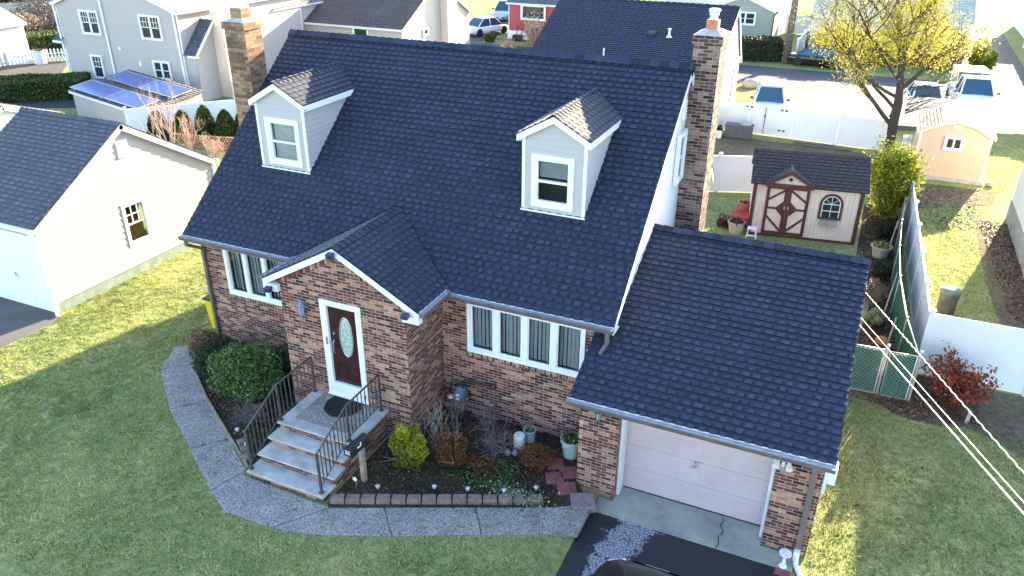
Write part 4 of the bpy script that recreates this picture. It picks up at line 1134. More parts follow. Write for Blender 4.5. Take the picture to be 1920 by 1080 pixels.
# mailbox
mb = thing('mailbox', 'black post mailbox with white number twelve beside the steps', 'mailbox', (6.2, -2.81, 0))
q = M(); q.box(6.16, -2.86, 0, 6.25, -2.77, 0.85); q.build('post', 'wood_post', mb)
q = M(); prof = []
ang = Vector((0.10, 1.0, 0)).normalized(); sidev = Vector((ang.y, -ang.x, 0))
c0 = Vector((6.16, -3.16, 0.85))
sec = [(-0.09, 0), (0.09, 0), (0.09, 0.13), (0.07, 0.175), (0.035, 0.2), (-0.035, 0.2), (-0.07, 0.175), (-0.09, 0.13)]
q.prism([c0 + sidev * a + Z * b_ for a, b_ in sec], ang * 0.5); q.build('box', 'plastic_black', mb)
q = M(); q.prism([c0 - ang * 0.012 + sidev * a * 1.04 + Z * (b_ * 1.03 - 0.003) for a, b_ in sec], ang * 0.02); q.build('door', 'plastic_black', mb)
q = M(); q.obox(c0 + sidev * 0.094 + ang * 0.16 + Z * 0.10, ang * 0.11, sidev * 0.008, Z * 0.03); q.obox(c0 + sidev * 0.094 + ang * 0.24 + Z * 0.10, ang * 0.03, sidev * 0.008, Z * 0.085); q.build('flag', 'plastic_white', mb)
q = M()
def seg_digit(m__, o, u, s_, segs):
    for (a0, b0, a1, b1) in segs: lbox(m__, o, u, a0 * s_, a1 * s_, b0 * s_, b1 * s_, 0, 0.004)
od = c0 - ang * 0.014 - sidev * 0.0 + Z * 0.05
ud = tuple(sidev)
seg_digit(q, od - sidev * 0.06, ud, 0.085, [(0.25, 0, 0.5, 1), (0.08, 0.72, 0.25, 0.9), (0.02, 0, 0.72, 0.14)])
seg_digit(q, od + sidev * 0.005, ud, 0.085, [(0, 0.85, 0.6, 1), (0.45, 0.5, 0.62, 0.87), (0, 0.42, 0.6, 0.57), (0, 0, 0.17, 0.45), (0, 0, 0.65, 0.15)])
q.build('number', 'plastic_white', mb)

# ================================================================== FITTINGS ON THE HOUSE
def lantern(c, label, mat, s=1.0):
    """carriage lamp on a wall facing -y; c = mounting point"""
    t = thing('wall_lantern', label, 'wall lamp', c, None)
    x, y, z = c; m_ = M()
    m_.lathe([(0.001, 0.0), (0.05 * s, 0.0), (0.05 * s, 0.02), (0.001, 0.03)], (x, y, z), 14, 'y')
    m_.tube([(x, y - 0.01, z + 0.0), (x, y - 0.07 * s, z + 0.03), (x, y - 0.12 * s, z + 0.0)], 0.010, 6)
    m_.lathe([(0.001, 0.15 * s), (0.015 * s, 0.12 * s), (0.02 * s, 0.09 * s), (0.085 * s, 0.02 * s), (0.085 * s, 0.0), (0.06 * s, -0.005)], (x, y - 0.12 * s, z - 0.0), 6)
    m_.lathe([(0.045 * s, -0.17 * s), (0.04 * s, -0.19 * s), (0.012 * s, -0.21 * s), (0.015 * s, -0.26 * s), (0.004, -0.34 * s)], (x, y - 0.12 * s, z), 6)
    for k in range(6):
        a = math.pi * 2 * k / 6
        m_.tube([(x + 0.062 * s * math.cos(a), y - 0.12 * s + 0.062 * s * math.sin(a), z), (x + 0.045 * s * math.cos(a), y - 0.12 * s + 0.045 * s * math.sin(a), z - 0.17 * s)], 0.005, 4)
    m_.build('frame', mat, t)
    g_ = M(); g_.lathe([(0.058 * s, -0.004), (0.042 * s, -0.168 * s)], (x, y - 0.12 * s, z), 6); g_.build('glass', 'glass_lens', t)
lantern((4.08, PY - 0.001, 2.72), 'blue grey carriage lantern on the brick left of the front door', 'meter_grey', 1.1)
lantern((10.32, GY - 0.001, 1.86), 'black carriage lantern on the brick pillar left of the garage door', 'metal_black', 1.0)
def camera_unit(c, label, nm='security_camera'):
    m_ = M(); x, y, z = c
    m_.box(x - 0.02, y - 0.06, z - 0.02, x + 0.02, y, z + 0.02); m_.obox((x - 0.07, y - 0.16, z - 0.06), (0.14, 0, 0), (0, 0.11, 0.02), (0, -0.01, 0.09)); m_.lathe([(0.03, 0), (0.03, 0.02), (0.001, 0.02)], (x, y - 0.17, z - 0.01), 12, 'y')
    bevel(m_.build(nm, 'plastic_navy', label=label, cat='camera'), 0.008)
camera_unit((xm + 0.03, pf - 0.012, PZR - 0.10), 'small navy camera under the peak of the entry gable')
camera_unit((PX1 + 0.12, pf - 0.012, PZE - 0.04), 'small navy floodlight camera at the right corner of the entry gable')
camera_unit((PX0 - 0.12, pf - 0.012, PZE - 0.16), 'small dark camera at the left corner of the entry gable')
# garage floodlight
fl = M(); x, y, z = 13.52, GY, 1.80
fl.lathe([(0.001, 0.0), (0.055, 0.0), (0.05, 0.03), (0.001, 0.04)], (x, y, z), 14, 'y')
for dx in (-0.09, 0.09):
    fl.tube([(x, y - 0.03, z), (x + dx * 0.7, y - 0.08, z)], 0.014, 6)
    cc = Vector((x + dx, y - 0.09, z)); d = Vector((dx * 1.5, -0.8, -0.45)).normalized()
    fl.tube([cc, cc + d * 0.05, cc + d * 0.13], [0.03, 0.045, 0.062], 12)
fl.tube([(x, y - 0.06, z - 0.02), (x, y - 0.09, z - 0.10)], [0.03, 0.035], 10)
fl.build('floodlight', 'plastic_white', label='white twin head floodlight on the brick at the top right of the garage door', cat='floodlight')
# meter box and conduit on the garage side
mbx = M(); mbx.box(GX1 + 0.002, -0.86, 1.28, GX1 + 0.20, -0.62, 1.62); mbx.box(GX1 + 0.002, -1.05, 1.20, GX1 + 0.06, -0.92, 1.95)
bevel(mbx.build('meter_box', 'plastic_white', label='white electric box on the right side of the garage', cat='meter box'), 0.008)
# gas meter and pipes
gm = thing('gas_meter', 'blue grey gas meter with black pipe on the brick beside the entry', 'gas meter', (6.95, -0.2, 0.0))
q = M(); q.box(6.86, -0.30, 0.48, 7.06, -0.14, 0.72); q.lathe([(0.08, 0), (0.085, 0.03), (0.06, 0.07), (0.001, 0.07)], (6.96, -0.30, 0.62), 18, 'y'); q.box(6.88, -0.29, 0.72, 7.04, -0.15, 0.80)
bevel(q.build('meter_body', 'meter_grey', gm), 0.02, 3)
q = M(); q.lathe([(0.001, -0.02), (0.075, -0.02), (0.09, 0.0), (0.075, 0.02), (0.03, 0.05), (0.001, 0.055)], (6.74, -0.26, 0.52), 16); q.build('regulator', 'metal_galv', gm, smooth=40)
q = M()
q.tube([(6.74, -0.26, 0.02), (6.74, -0.26, 0.5)], 0.02, 8); q.tube([(6.74, -0.26, 0.55), (6.74, -0.22, 0.86), (6.90, -0.22, 0.88), (6.90, -0.22, 0.78)], 0.020, 8)
q.tube([(7.02, -0.22, 0.78), (7.02, -0.22, 0.92), (7.02, -0.12, 0.92), (7.66, -0.10, 0.90), (7.70, -0.04, 0.90)], 0.028, 8)
q.lathe([(0.001, 0), (0.055, 0.0), (0.055, 0.06), (0.03, 0.1), (0.001, 0.1)], (7.66, -0.06, 0.86), 12)
q.build('pipe', 'metal_black', gm, smooth=40)
q = M()
for z in (0.66, 0.56): q.box(6.93, -0.384, z, 7.0, -0.376, z + 0.05)
q.build('tag', 'plastic_white', gm)
# satellite dish plate is the left chimney cap; extension: rain splash at right downspout
q = M(); q.box(13.97, -1.34, -0.15, 14.07, -1.20, 0.06); q.tube([(14.02, -1.33, -0.05), (14.04, -1.45, -0.11), (14.12, -1.62, -0.13), (14.26, -1.75, -0.13)], [0.045, 0.045, 0.042, 0.042], 12)
bevel(q.build('downspout_drain', 'plastic_white', label='white corrugated drain elbow under the garage downspout', cat='drain pipe'), 0.006)
q = M(); q.lathe([(0.001, -0.14), (0.075, -0.14), (0.065, -0.11), (0.035, -0.07), (0.028, 0.0), (0.03, 0.10), (0.05, 0.13), (0.105, 0.145), (0.105, 0.165), (0.08, 0.17), (0.001, 0.16)], (13.84, -1.53, 0), 24)
q.build('bird_bath', 'glazed', label='small white pedestal bird bath beside the garage downspout', cat='bird bath', smooth=50)
q = M(); q.box(13.72, -1.75, -0.20, 13.98, -1.40, -0.138); bevel(q.build('stone_paver', 'stone_red', label='reddish stone block under the white bird bath', cat='paver'), 0.012)

# ================================================================== FRONT GARDEN
GE = 'stone blocks edging the front flower bed'
A = Vector((5.98, -3.63, 0)); B = Vector((9.60, -2.0, 0)); N = 14
for k in range(N):
    d = (B - A) / N; dn = d.normalized(); sd_ = Vector((-dn.y, dn.x, 0))
    p = A + d * k + dn * 0.008
    q = M(); q.prism([p, p + dn * (d.length - 0.016), p + dn * (d.length - 0.03) + sd_ * 0.17, p + dn * 0.014 + sd_ * 0.17], (0, 0, 0.12 + jit(0.006)))
    nth = ['at the left end by the steps', 'second from the steps', 'third from the steps', 'fourth from the steps', 'fifth from the steps', 'sixth from the steps', 'seventh from the steps', 'eighth from the steps', 'ninth from the steps', 'tenth from the steps', 'eleventh from the steps', 'third from the right end', 'next to the last at the right end', 'at the right end of the row']
    o = q.build('edging_block', 'stone_block', label='grey brown edging block of the front bed, ' + nth[k], cat='edging block', group=GE)
    bevel(o, 0.014); o.rotation_euler.z = jit(0.03)
# low kerb on the left bed
kb = [(-0.02, -1.02), (1.40, -2.02), (2.80, -2.86), (3.88, -3.50)]
q = M()
for a, b_ in zip(kb[:-1], kb[1:]):
    a = Vector((*a, 0)); b_ = Vector((*b_, 0)); d = (b_ - a).normalized(); s_ = Vector((-d.y, d.x, 0))
    q.prism([a + s_ * 0.03, b_ + s_ * 0.03, b_ + s_ * 0.08, a + s_ * 0.08], (0, 0, 0.065))
q.build('bed_edging', 'wood_post', label='thin weathered wooden edging along the left walkway bed', cat='edging')
for k, (x, y, lb) in enumerate(((3.72, -3.26, 'nearest the steps'), (3.50, -3.10, 'second from the steps'), (3.30, -2.96, 'farthest from the steps'))):
    q = M(); q.box(x - 0.09, y - 0.05, 0, x + 0.09, y + 0.10, 0.12); o = bevel(q.build('edging_stone', 'stone_block', label='brown edging stone by the left railing foot, ' + lb, cat='edging stone', group='stones at the left railing foot'), 0.015); o.rotation_euler.z = -0.6
# red pavers beside the garage pillar
for k, (x, y, w_, d_, mt_, lb) in enumerate(((9.84, -1.42, 0.36, 0.32, 'stone_red', 'worn red paver nearest the flower bed edge'), (9.52, -1.24, 0.34, 0.32, 'stone_red', 'red paver left of the garage pillar foot, middle of the row'), (9.72, -0.98, 0.34, 0.32, 'stone_red', 'dark red paver in front of the grey planter'), (9.38, -0.84, 0.34, 0.30, 'stone_red', 'dark red paver left of the grey planter'), (8.42, -0.42, 0.42, 0.34, 'stone_red', 'reddish slab under the small pots by the brick wall'))):
    q = M(); q.box(x - w_ / 2, y - d_ / 2, 0, x + w_ / 2, y + d_ / 2, 0.05); o = bevel(q.build('paver', mt_, label=lb, cat='paver', group='red stone pavers'), 0.01); o.rotation_euler.z = 0.50
q = M(); q.box(10.0, -1.80, -0.1, 10.46, -1.40, 0.04); o = bevel(q.build('corner_stone', 'stone_mauve', label='large mauve stone block between the walkway and the garage pillar', cat='stone block'), 0.015); o.rotation_euler.z = 0.42
# pots
def pot(nm, label, c, r, h, mat, rim=0.02, plant=None, cat='pot', taper=0.72):
    t = thing(nm, label, cat, c)
    q = M(); q.lathe([(0.001, 0), (r * taper, 0), (r * 0.95, h - 0.05), (r * 0.95, h - 0.05), (r * 1.06, h - 0.045), (r * 1.06, h), (r * 0.92, h), (r * 0.90, h - 0.05), (0.001, h - 0.06)], c, 28)
    q.build('pot_body', mat, t, smooth=40)
    q = M(); q.lathe([(r * 0.90, h - 0.052), (0.001, h - 0.045)], c, 20); q.build('potting_soil', 'soil', t)
    if plant:
        P = np.array(c) + np.c_[rng.normal(0, r * 0.42, plant[1]), rng.normal(0, r * 0.42, plant[1]), h - 0.02 + np.abs(rng.normal(0, 0.04, plant[1]))]
        leaf_mesh('plant', P, plant[2], plant[0], t)
    return t
pot('planter', 'large grey round planter with green plant against the garage pillar', (9.56, -0.45, 0.02), 0.21, 0.42, 'pot_grey', plant=('leaf_holly', 500, 0.03))
pot('pot', 'grey stone pot with pebbles standing behind the white speckled urn', (8.62, -0.36, 0.05), 0.13, 0.26, 'pot_grey', plant=('leaf_variegated', 120, 0.02), taper=0.9)
q = M(); q.lathe([(0.001, 0.0), (0.105, 0.0), (0.12, 0.03), (0.12, 0.30), (0.11, 0.325), (0.001, 0.33)], (8.52, -0.66, 0.02), 24)
q.build('garden_stool', 'glazed', label='white speckled ceramic garden stool in front of the small grey pot', cat='garden stool', smooth=40)
for (x, y, lb) in ((8.40, -0.98, 'left of the two glass float balls in front of the white stool'), (8.54, -0.92, 'right of the two glass float balls in front of the white stool')):
    q = M(); q.lathe([(0.001, -0.07), (0.04, -0.06), (0.07, 0.0), (0.04, 0.06), (0.001, 0.07)], (x, y, 0.08), 14); q.build('glass_ball', 'glass_lens', label=lb, cat='glass ball', smooth=True)
q = M(); q.box(8.98, -0.34, 0.02, 9.24, -0.27, 0.07); q.box(8.86, -0.30, 0.02, 8.92, -0.24, 0.09); bevel(q.build('garden_tool', 'plastic_black', label='small black hose fitting lying at the foot of the brick wall', cat='hose fitting'), 0.01)
# solar path lights
for (x, y, lb) in ((6.63, -2.99, 'left-hand one, near the mailbox post'), (7.60, -2.55, 'second from the mailbox'), (8.20, -2.34, 'third from the mailbox'), (8.84, -2.10, 'fourth from the mailbox'), (9.36, -1.78, 'right-hand one, among the pale variegated leaves'), (3.02, -2.72, 'in the left bed, farther from the steps'), (3.52, -3.02, 'in the left bed, nearer the railing foot')):
    t = thing('solar_light', 'small round solar light, ' + lb, 'garden light', (x, y, 0.01), 'solar garden lights')
    q = M(); q.tube([(x, y, 0), (x, y, 0.13)], 0.008, 6); q.build('stake', 'metal_black', t)
    q = M(); q.lathe([(0.001, 0.12), (0.025, 0.12), (0.04, 0.15), (0.035, 0.185), (0.001, 0.2)], (x, y, 0), 14); q.build('lens', 'glass_lens', t, smooth=40)
    q = M(); q.lathe([(0.046, 0.178), (0.046, 0.188), (0.001, 0.203)], (x, y, 0), 14); q.build('cap', 'metal_galv', t)
fw = thing('garden_stake', 'white flower shaped garden stake near the mailbox post', 'garden stake', (6.22, -3.10, 0))
q = M(); q.tube([(6.22, -3.10, 0), (6.22, -3.10, 0.28)], 0.005, 5); q.build('stem', 'metal_grey', fw)
q = M()
for k in range(5):
    a = k * 2 * math.pi / 5; c = Vector((6.22, -3.12, 0.30)); d1 = Vector((math.cos(a), -0.1, math.sin(a))); d2 = Vector((-math.sin(a), 0, math.cos(a)))
    q.prism([c, c + d1 * 0.035 + d2 * 0.02, c + d1 * 0.06, c + d1 * 0.035 - d2 * 0.02], (0, 0.006, 0))
q.build('flower', 'plastic_white', fw)
# shrubs
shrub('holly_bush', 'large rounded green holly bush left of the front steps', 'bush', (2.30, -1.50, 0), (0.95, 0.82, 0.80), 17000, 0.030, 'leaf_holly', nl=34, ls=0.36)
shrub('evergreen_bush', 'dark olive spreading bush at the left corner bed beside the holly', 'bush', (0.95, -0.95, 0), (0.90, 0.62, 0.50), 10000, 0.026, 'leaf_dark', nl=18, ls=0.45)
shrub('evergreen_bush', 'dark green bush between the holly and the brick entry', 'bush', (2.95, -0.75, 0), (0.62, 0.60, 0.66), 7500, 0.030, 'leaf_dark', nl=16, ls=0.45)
shrub('dry_shrub', 'brown withered shrub at the left house corner', 'bush', (-0.10, -0.30, 0), (0.50, 0.42, 0.24), 3600, 0.028, 'leaf_litter', nl=12, ls=0.5)
shrub('golden_shrub', 'round yellow green shrub right of the mailbox', 'bush', (6.78, -2.05, 0), (0.46, 0.42, 0.58), 7000, 0.022, 'leaf_golden', nl=40, ls=0.26)
shrub('rust_shrub', 'rust brown clipped azalea right of the yellow green shrub', 'bush', (7.52, -1.72, 0), (0.36, 0.34, 0.54), 7000, 0.020, 'leaf_rust', nl=30, ls=0.32)
shrub('rust_shrub', 'reddish brown shrub by the pavers near the grey planter', 'bush', (9.0, -1.05, 0), (0.46, 0.42, 0.30), 3600, 0.018, 'leaf_rust', nl=24, ls=0.36)
def twiggy(nm, label, c, h, n, depth, mat, r=0.012, spread=0.55, upv=0.5, cat='bush', leafs=None, sh=0.72, tilt=0.8):
    t = thing(nm, label, cat, c); q = M(); tips = []
    for k in range(n):
        a = random.random() * 6.28
        grow(q, (c[0] + jit(0.06), c[1] + jit(0.06), c[2]), (math.cos(a) * tilt * random.random(), math.sin(a) * tilt * random.random(), 1), h * random.uniform(0.7, 1.1), r, depth, tips, (2, 4), spread, upv, sh, 4, 5, 0.2)
    q.build('branches', mat, t)
    if leafs:
        P = np.array([tuple(p) for p in tips]); P = P[rng.integers(0, len(P), leafs[1])] + rng.normal(0, leafs[3], (leafs[1], 3))
        leaf_mesh('foliage', P, leafs[2], leafs[0], t)
    return t
twiggy('bare_shrub', 'tall bare pale stemmed shrub between the yellow green and rust shrubs', (7.22, -1.55, 0), 0.72, 4, 3, 'bark_pale', 0.010, 0.5, 0.5, tilt=0.45)
twiggy('bare_shrub', 'thin bare shrub in front of the gas meter', (7.15, -0.80, 0), 0.62, 4, 2, 'bark_pale', 0.007, tilt=0.4)
twiggy('bare_shrub', 'dense tangle of bare grey twigs in the middle of the front bed', (8.15, -1.15, 0), 0.50, 26, 2, 'twig_grey', 0.008, 0.75, 0.1, leafs=('twig_grey', 500, 0.008, 0.03), tilt=1.3)
twiggy('bare_shrub', 'smaller grey twiggy shrub against the wall under the window', (7.78, -0.62, 0), 0.36, 12, 2, 'twig_grey', 0.008, 0.6, 0.3)
twiggy('bare_shrub', 'mauve grey bare bush beside the left railing', (2.98, -2.35, 0), 0.34, 22, 2, 'twig_grey', 0.007, 0.7, 0.2, leafs=('twig_grey', 2500, 0.012, 0.05))
twiggy('bare_shrub', 'thin bare shrub rising in front of the left window wall', (1.75, -0.35, 0), 0.62, 5, 2, 'bark_grey', 0.008, 0.5, 0.4)
shrub('dry_shrub', 'low brown dry growth between the rust shrub and the bare twigs', 'bush', (8.12, -1.62, 0), (0.34, 0.28, 0.20), 2200, 0.02, 'leaf_rust', nl=10, ls=0.5)
def scatter(poly, n, z0, zs, rngz=None):
    xs = [p[0] for p in poly]; ys = [p[1] for p in poly]
    x = rng.uniform(min(xs), max(xs), n * 3); y = rng.uniform(min(ys), max(ys), n * 3)
    k = poly_mask(x, y, poly); x = x[k][:n]; y = y[k][:n]
    return np.c_[x, y, z0 + hz(x, y) * 0 + zs * rng.random(len(x))]
bed = [(6.05, -3.42), (9.60, -1.80), (9.9, -1.5), (9.9, -0.05), (6.5, -0.05), (6.5, -1.4), (5.95, -1.4), (5.95, -3.3)]
leaf_mesh('leaf_litter', scatter(bed, 5200, 0.014, 0.03), 0.026, 'leaf_litter', flatness=0.7, rvals=rng.random(5200)[:5200] ** 2.2, kind='stuff', label='dead brown leaves on the front bed', cat='leaf litter') if False else None
def litter(poly, n, size, nm, label, z=0.014, mat='leaf_litter', zz=0.025, power=2.0, flat_=0.75):
    P = scatter(poly, n, z, zz); P[:, 2] += hz(P[:, 0], P[:, 1])
    leaf_mesh(nm, P, size, mat, flatness=flat_, rvals=rng.random(len(P)) ** power, kind='stuff', label=label, cat=nm.replace('_', ' '))
litter(bed, 4200, 0.022, 'leaf_litter', 'dead brown leaves lying on the front flower bed')
def groundcover(c, r, n, size, mat, nm, label, h=0.12, parts=None):
    P = np.c_[c[0] + rng.normal(0, r[0] / 2, n), c[1] + rng.normal(0, r[1] / 2, n), 0.02 + np.abs(rng.normal(0, h / 2, n))]
    leaf_mesh(nm, P, size, mat, label=label, cat='plant')
groundcover((9.05, -2.02), (0.55, 0.22), 1500, 0.022, 'leaf_variegated', 'variegated_plant', 'pale variegated euonymus spreading behind the right end of the edging blocks')
groundcover((8.35, -1.95), (0.6, 0.25), 1300, 0.020, 'leaf_holly', 'ivy', 'low green ivy behind the edging blocks in front of the bare twigs', 0.10)
groundcover((8.0, -1.75), (1.6, 0.9), 2600, 0.020, 'leaf_dark', 'ivy', 'dark green ivy sprawling through the middle of the front bed', 0.08)
groundcover((7.2, -2.62), (0.9, 0.22), 900, 0.018, 'leaf_dark', 'creeping_plant', 'dark green creeping plants in front of the yellow green shrub', 0.06)
groundcover((8.6, -1.45), (0.3, 0.3), 700, 0.022, 'leaf_holly', 'small_green_plant', 'small green plant in front of the glass balls', 0.14)
sbed = [(-0.1, -0.95), (1.4, -1.95), (2.85, -2.78), (3.85, -3.38), (4.05, -3.0), (4.05, -1.4), (3.45, -1.3), (3.45, 0), (-0.2, 0)]
litter(sbed, 3200, 0.024, 'leaf_litter', 'dead brown leaves on the bed left of the steps')
groundcover((3.35, -2.2), (0.6, 1.0), 1500, 0.022, 'leaf_dark', 'creeping_plant', 'dark low plants along the foot of the left railing', 0.10)
# yellow bin left of the house
yb = thing('wheelie_bin', 'yellow wheeled bin with black lid beside the left house corner', 'bin', (-0.75, 0.75, 0))
q = M(); q.ring([[(-0.98, 0.52, 0.0), (-0.55, 0.52, 0), (-0.55, 0.98, 0), (-0.98, 0.98, 0)], [(-1.03, 0.47, 0.85), (-0.5, 0.47, 0.85), (-0.5, 1.03, 0.85), (-1.03, 1.03, 0.85)]]); bevel(q.build('bin_body', 'plastic_yellow', yb), 0.02)
q = M(); q.box(-1.06, 0.44, 0.851, -0.47, 1.06, 0.91); bevel(q.build('lid', 'plastic_black', yb), 0.02)

yb.location.x += 0.26
# ================================================================== GRASS
_tab = rng.random((64, 64)) * 2 - 1
def vn(x, y, f, o):
    x = x * f + o * 7.3; y = y * f + o * 3.1; xi = np.floor(x).astype(int); yi = np.floor(y).astype(int); a = sstep(x - xi); b = sstep(y - yi)
    t = lambda i, j: _tab[(xi + i) % 64, (yi + j) % 64]
    return (t(0, 0) * (1 - a) + t(1, 0) * a) * (1 - b) + (t(0, 1) * (1 - a) + t(1, 1) * a) * b
def grass(name, polys, holes, n, label, size=0.05, ztop=1.0):
    allq = []; vals = []
    for poly, frac in polys:
        nn = int(n * frac); xs = [p[0] for p in poly]; ys = [p[1] for p in poly]
        x = rng.uniform(min(xs), max(xs), nn * 2); y = rng.uniform(min(ys), max(ys), nn * 2)
        k = poly_mask(x, y, poly)
        for h in holes: k &= ~poly_mask(x, y, h)
        x = x[k][:nn]; y = y[k][:nn]; m_ = len(x)
        c = 1.2 * vn(x, y, 0.7, 3) + 0.7 * vn(x, y, 2.6, 9)
        c2 = vn(x, y, 7.0, 5)
        keep = rng.random(m_) < 0.62 + 0.5 * c2
        x, y, c, c2 = x[keep], y[keep], c[keep], c2[keep]; m_ = len(x)
        z = hz(x, y)
        a = rng.random(m_) * 2 * np.pi; L = size * (0.5 + rng.random(m_)) * (1 + 0.4 * c2); wd = 0.007 + 0.008 * rng.random(m_)
        lean = rng.random(m_) * 0.9 + 0.2
        a2 = a + 1.2 + rng.random(m_) * 2
        base = np.c_[x, y, z - 0.004]
        p1 = base + np.c_[np.cos(a) * wd, np.sin(a) * wd, np.zeros(m_)]
        p2 = base - np.c_[np.cos(a) * wd, np.sin(a) * wd, np.zeros(m_)]
        tip = base + np.c_[np.cos(a2) * L * lean, np.sin(a2) * L * lean, L * 0.75]
        allq.append(np.stack([p1, tip, p2], 1).reshape(-1, 3)); vals.append(0.46 + 0.22 * c + 0.16 * c2 + 0.20 * rng.normal(size=m_))
    q = np.concatenate(allq); v = np.concatenate(vals)
    np_mesh(name, q, len(v), 'grass_blades', None, v, k=3, label=label, cat='grass', kind='stuff')
walk_out = [(-0.85, -0.62), (-0.42, -0.20), (0.0, -0.2), (4, -1.4), (6, -1.4), (9.9, -1.0), (10.45, -1.55), (10.45, -2.42), (8.88, -3.18), (7.45, -3.87), (6.15, -4.42), (5.4, -4.58), (4.35, -4.60), (3.70, -4.28), (2.42, -3.48), (1.02, -2.64), (-0.40, -1.54)]
drivep = [(10.45, -1.58), (10.05, -2.8), (9.9, -4.5), (9.9, -30), (14.1, -30), (14.1, -4.5), (13.98, -1.6)]
hsep = [(-0.05, -0.2), (10, -1.2), (14.18, -1.2), (14.18, 6.4), (10, 8.7), (0, 8.7)]
front = [(-5.0, -0.5), (-4.9, 4.5), (-1.0, 4.0), (-0.02, 0.3), (10.3, -1.0), (9.95, -9.5), (-4.5, -9.5), (-7.5, -3.5), (-4.7, -2.4)]
frontL = [(-5.0, -0.5), (-4.9, 6), (-0.1, 6), (-0.02, -0.2), (4, -3), (10.0, -2.5), (9.95, -7.5), (6, -8), (0, -6.5), (-5.2, -3.4), (-4.7, -2.4), (-4.72, -0.78)]
bedp = [(-0.55, 0.25), (-0.42, -0.2), (0.2, -1.1), (4.1, -3.5), (4.1, -1.3), (3.5, 0), (-0.3, 0)]
grass('grass', [(frontL, 1.0)], [walk_out, drivep, hsep, bedp], 330000, 'short winter lawn grass in front and left of the house', 0.042)
rightL = [(14.2, -1.4), (14.2, 4.4), (15.0, 4.3), (15.8, 3.7), (18.3, 3.95), (21, 4.1), (18.0, -5.5), (14.15, -6.5)]
grass('grass', [(rightL, 1.0)], [drivep], 90000, 'short winter lawn grass right of the garage', 0.045)
backL = [(16.0, 6.0), (18.1, 8), (18.0, 17.4), (18.7, 19.4), (20.0, 24), (21, 29), (19, 29), (18.8, 21.5), (16.0, 18)]
grass('grass', [(backL, 1.0)], [], 45000, 'sunlit neighbour lawn behind the white fence', 0.05)
byard = [(8.5, 9.0), (14.4, 9.0), (14.8, 12.6), (14.6, 16.5), (9, 15.9)]
grass('grass', [(byard, 1.0)], [[(10.7, 12.6), (14.6, 13.1), (14.4, 16), (10.6, 15.5)]], 14000, 'thin back yard grass around the cream shed', 0.05)
litter([(14.4, -1.5), (15.2, 3.6), (18, 3.6), (19, 2), (17, -4), (14.5, -4)], 130, 0.05, 'fallen_leaf', 'scattered fallen oak leaves on the right lawn', 0.03, power=0.5)
litter([(14.5, 4.2), (15.9, 3.7), (17.2, 4.1), (17.2, 5.7), (15.9, 5.7), (15.8, 4.5)], 1500, 0.035, 'leaf_litter', 'brown leaves heaped by the chain link gate and red bush', 0.012, zz=0.05)
litter([(14.4, 5), (15.6, 5), (15.5, 12), (15.6, 17.4), (14.5, 17.4), (14.4, 12.5), (14.9, 9)], 3500, 0.03, 'leaf_litter', 'dead leaves in the bed along the green slatted fence', 0.012, zz=0.06)
litter([(18.1, 17.4), (19.0, 17.4), (19.0, 9), (18.3, 10)], 2000, 0.04, 'leaf_litter', 'rusty leaves along the neighbour house wall', 0.012, zz=0.04)
litter([(16.0, 15.5), (18.0, 16.5), (18.4, 21), (16, 21)], 1200, 0.04, 'leaf_litter', 'brown leaves in front of the tan shed', 0.012, zz=0.03)
litter([(9.9, 12.6), (14.5, 12.9), (14.6, 12.2), (10.4, 12.0)], 900, 0.025, 'gravel', 'pale gravel along the foot of the cream shed', 0.01, mat='leaf_variegated', zz=0.02, power=0.3)

# ================================================================== LEFT NEIGHBOUR GARAGE
ng = thing('detached_garage', 'cream sided garage with slate blue roof left of the brick house', 'garage', (-7.3, 2.5, 0))
NX1, NX0, NY0, NY1 = -5.0, -8.68, -0.58, 5.63
q = M(); prf = lambda y: min(2.54 + (y + 0.62) * 0.61, 4.45 - (y - 2.51) * 0.62) - 0.03
siding(q, (NX1, NY0, 0), (0, 1, 0), [(0, 0.30), (NY1 - NY0, 0.30), (NY1 - NY0, prf(NY1)), (2.51 - NY0, prf(2.51)), (0, prf(NY0))], 0.19, [(2.0 - NY0, 0.90, 0.85, 1.30)], 0.018)
siding(q, (NX0, NY0, 0), (1, 0, 0), [(0, 2.1), (NX1 - NX0, 2.1), (NX1 - NX0, 2.45), (0, 2.45)], 0.19)
siding(q, (NX1, NY1, 0), (-1, 0, 0), [(0, 0.3), (NX1 - NX0, 0.3), (NX1 - NX0, 2.45), (0, 2.45)], 0.19)
siding(q, (NX0, NY1, 0), (0, -1, 0), [(0, 0.3), (NY1 - NY0, 0.3), (NY1 - NY0, prf(NY0)), (NY1 - 2.51, prf(2.51)), (0, prf(NY1))], 0.19)
q.build('siding_wall', 'siding_cream', ng)
q = M(); q.box(NX1 - 0.2, NY0 + 0.03, -0.1, NX1 - 0.004, NY1, 0.30); q.build('foundation', 'foundation_green', ng)
q = M(); A = Vector((NX0 - 0.15, NY0 - 0.12, 2.50)); v_ = Vector((0, 3.21, 1.95)); Lv = v_.length; v_.normalize(); wv = NX1 - NX0 + 0.27
shingles(q, A, (1, 0, 0), wv, v_, Lv, exp=0.145, tab=0.30, tiny=0.9); q.obox(A - Vector((0, -v_.z, v_.y)) * 0.03, (wv, 0, 0), v_ * Lv, Vector((0, -v_.z, v_.y)) * 0.026, 0.05)
v2 = Vector((0, -v_.y, v_.z)); B = Vector((NX1 + 0.12, A.y + 2 * v_.y * Lv, 2.50))
shingles(q, B, (-1, 0, 0), wv, v2, Lv, exp=0.145, tab=0.30); q.obox(B - Vector((0, v_.z, v_.y)) * 0.03, (-wv, 0, 0), v2 * Lv, Vector((0, v_.z, v_.y)) * 0.026, 0.05)
ro = q.build('roof', 'shingle_slate', ng)
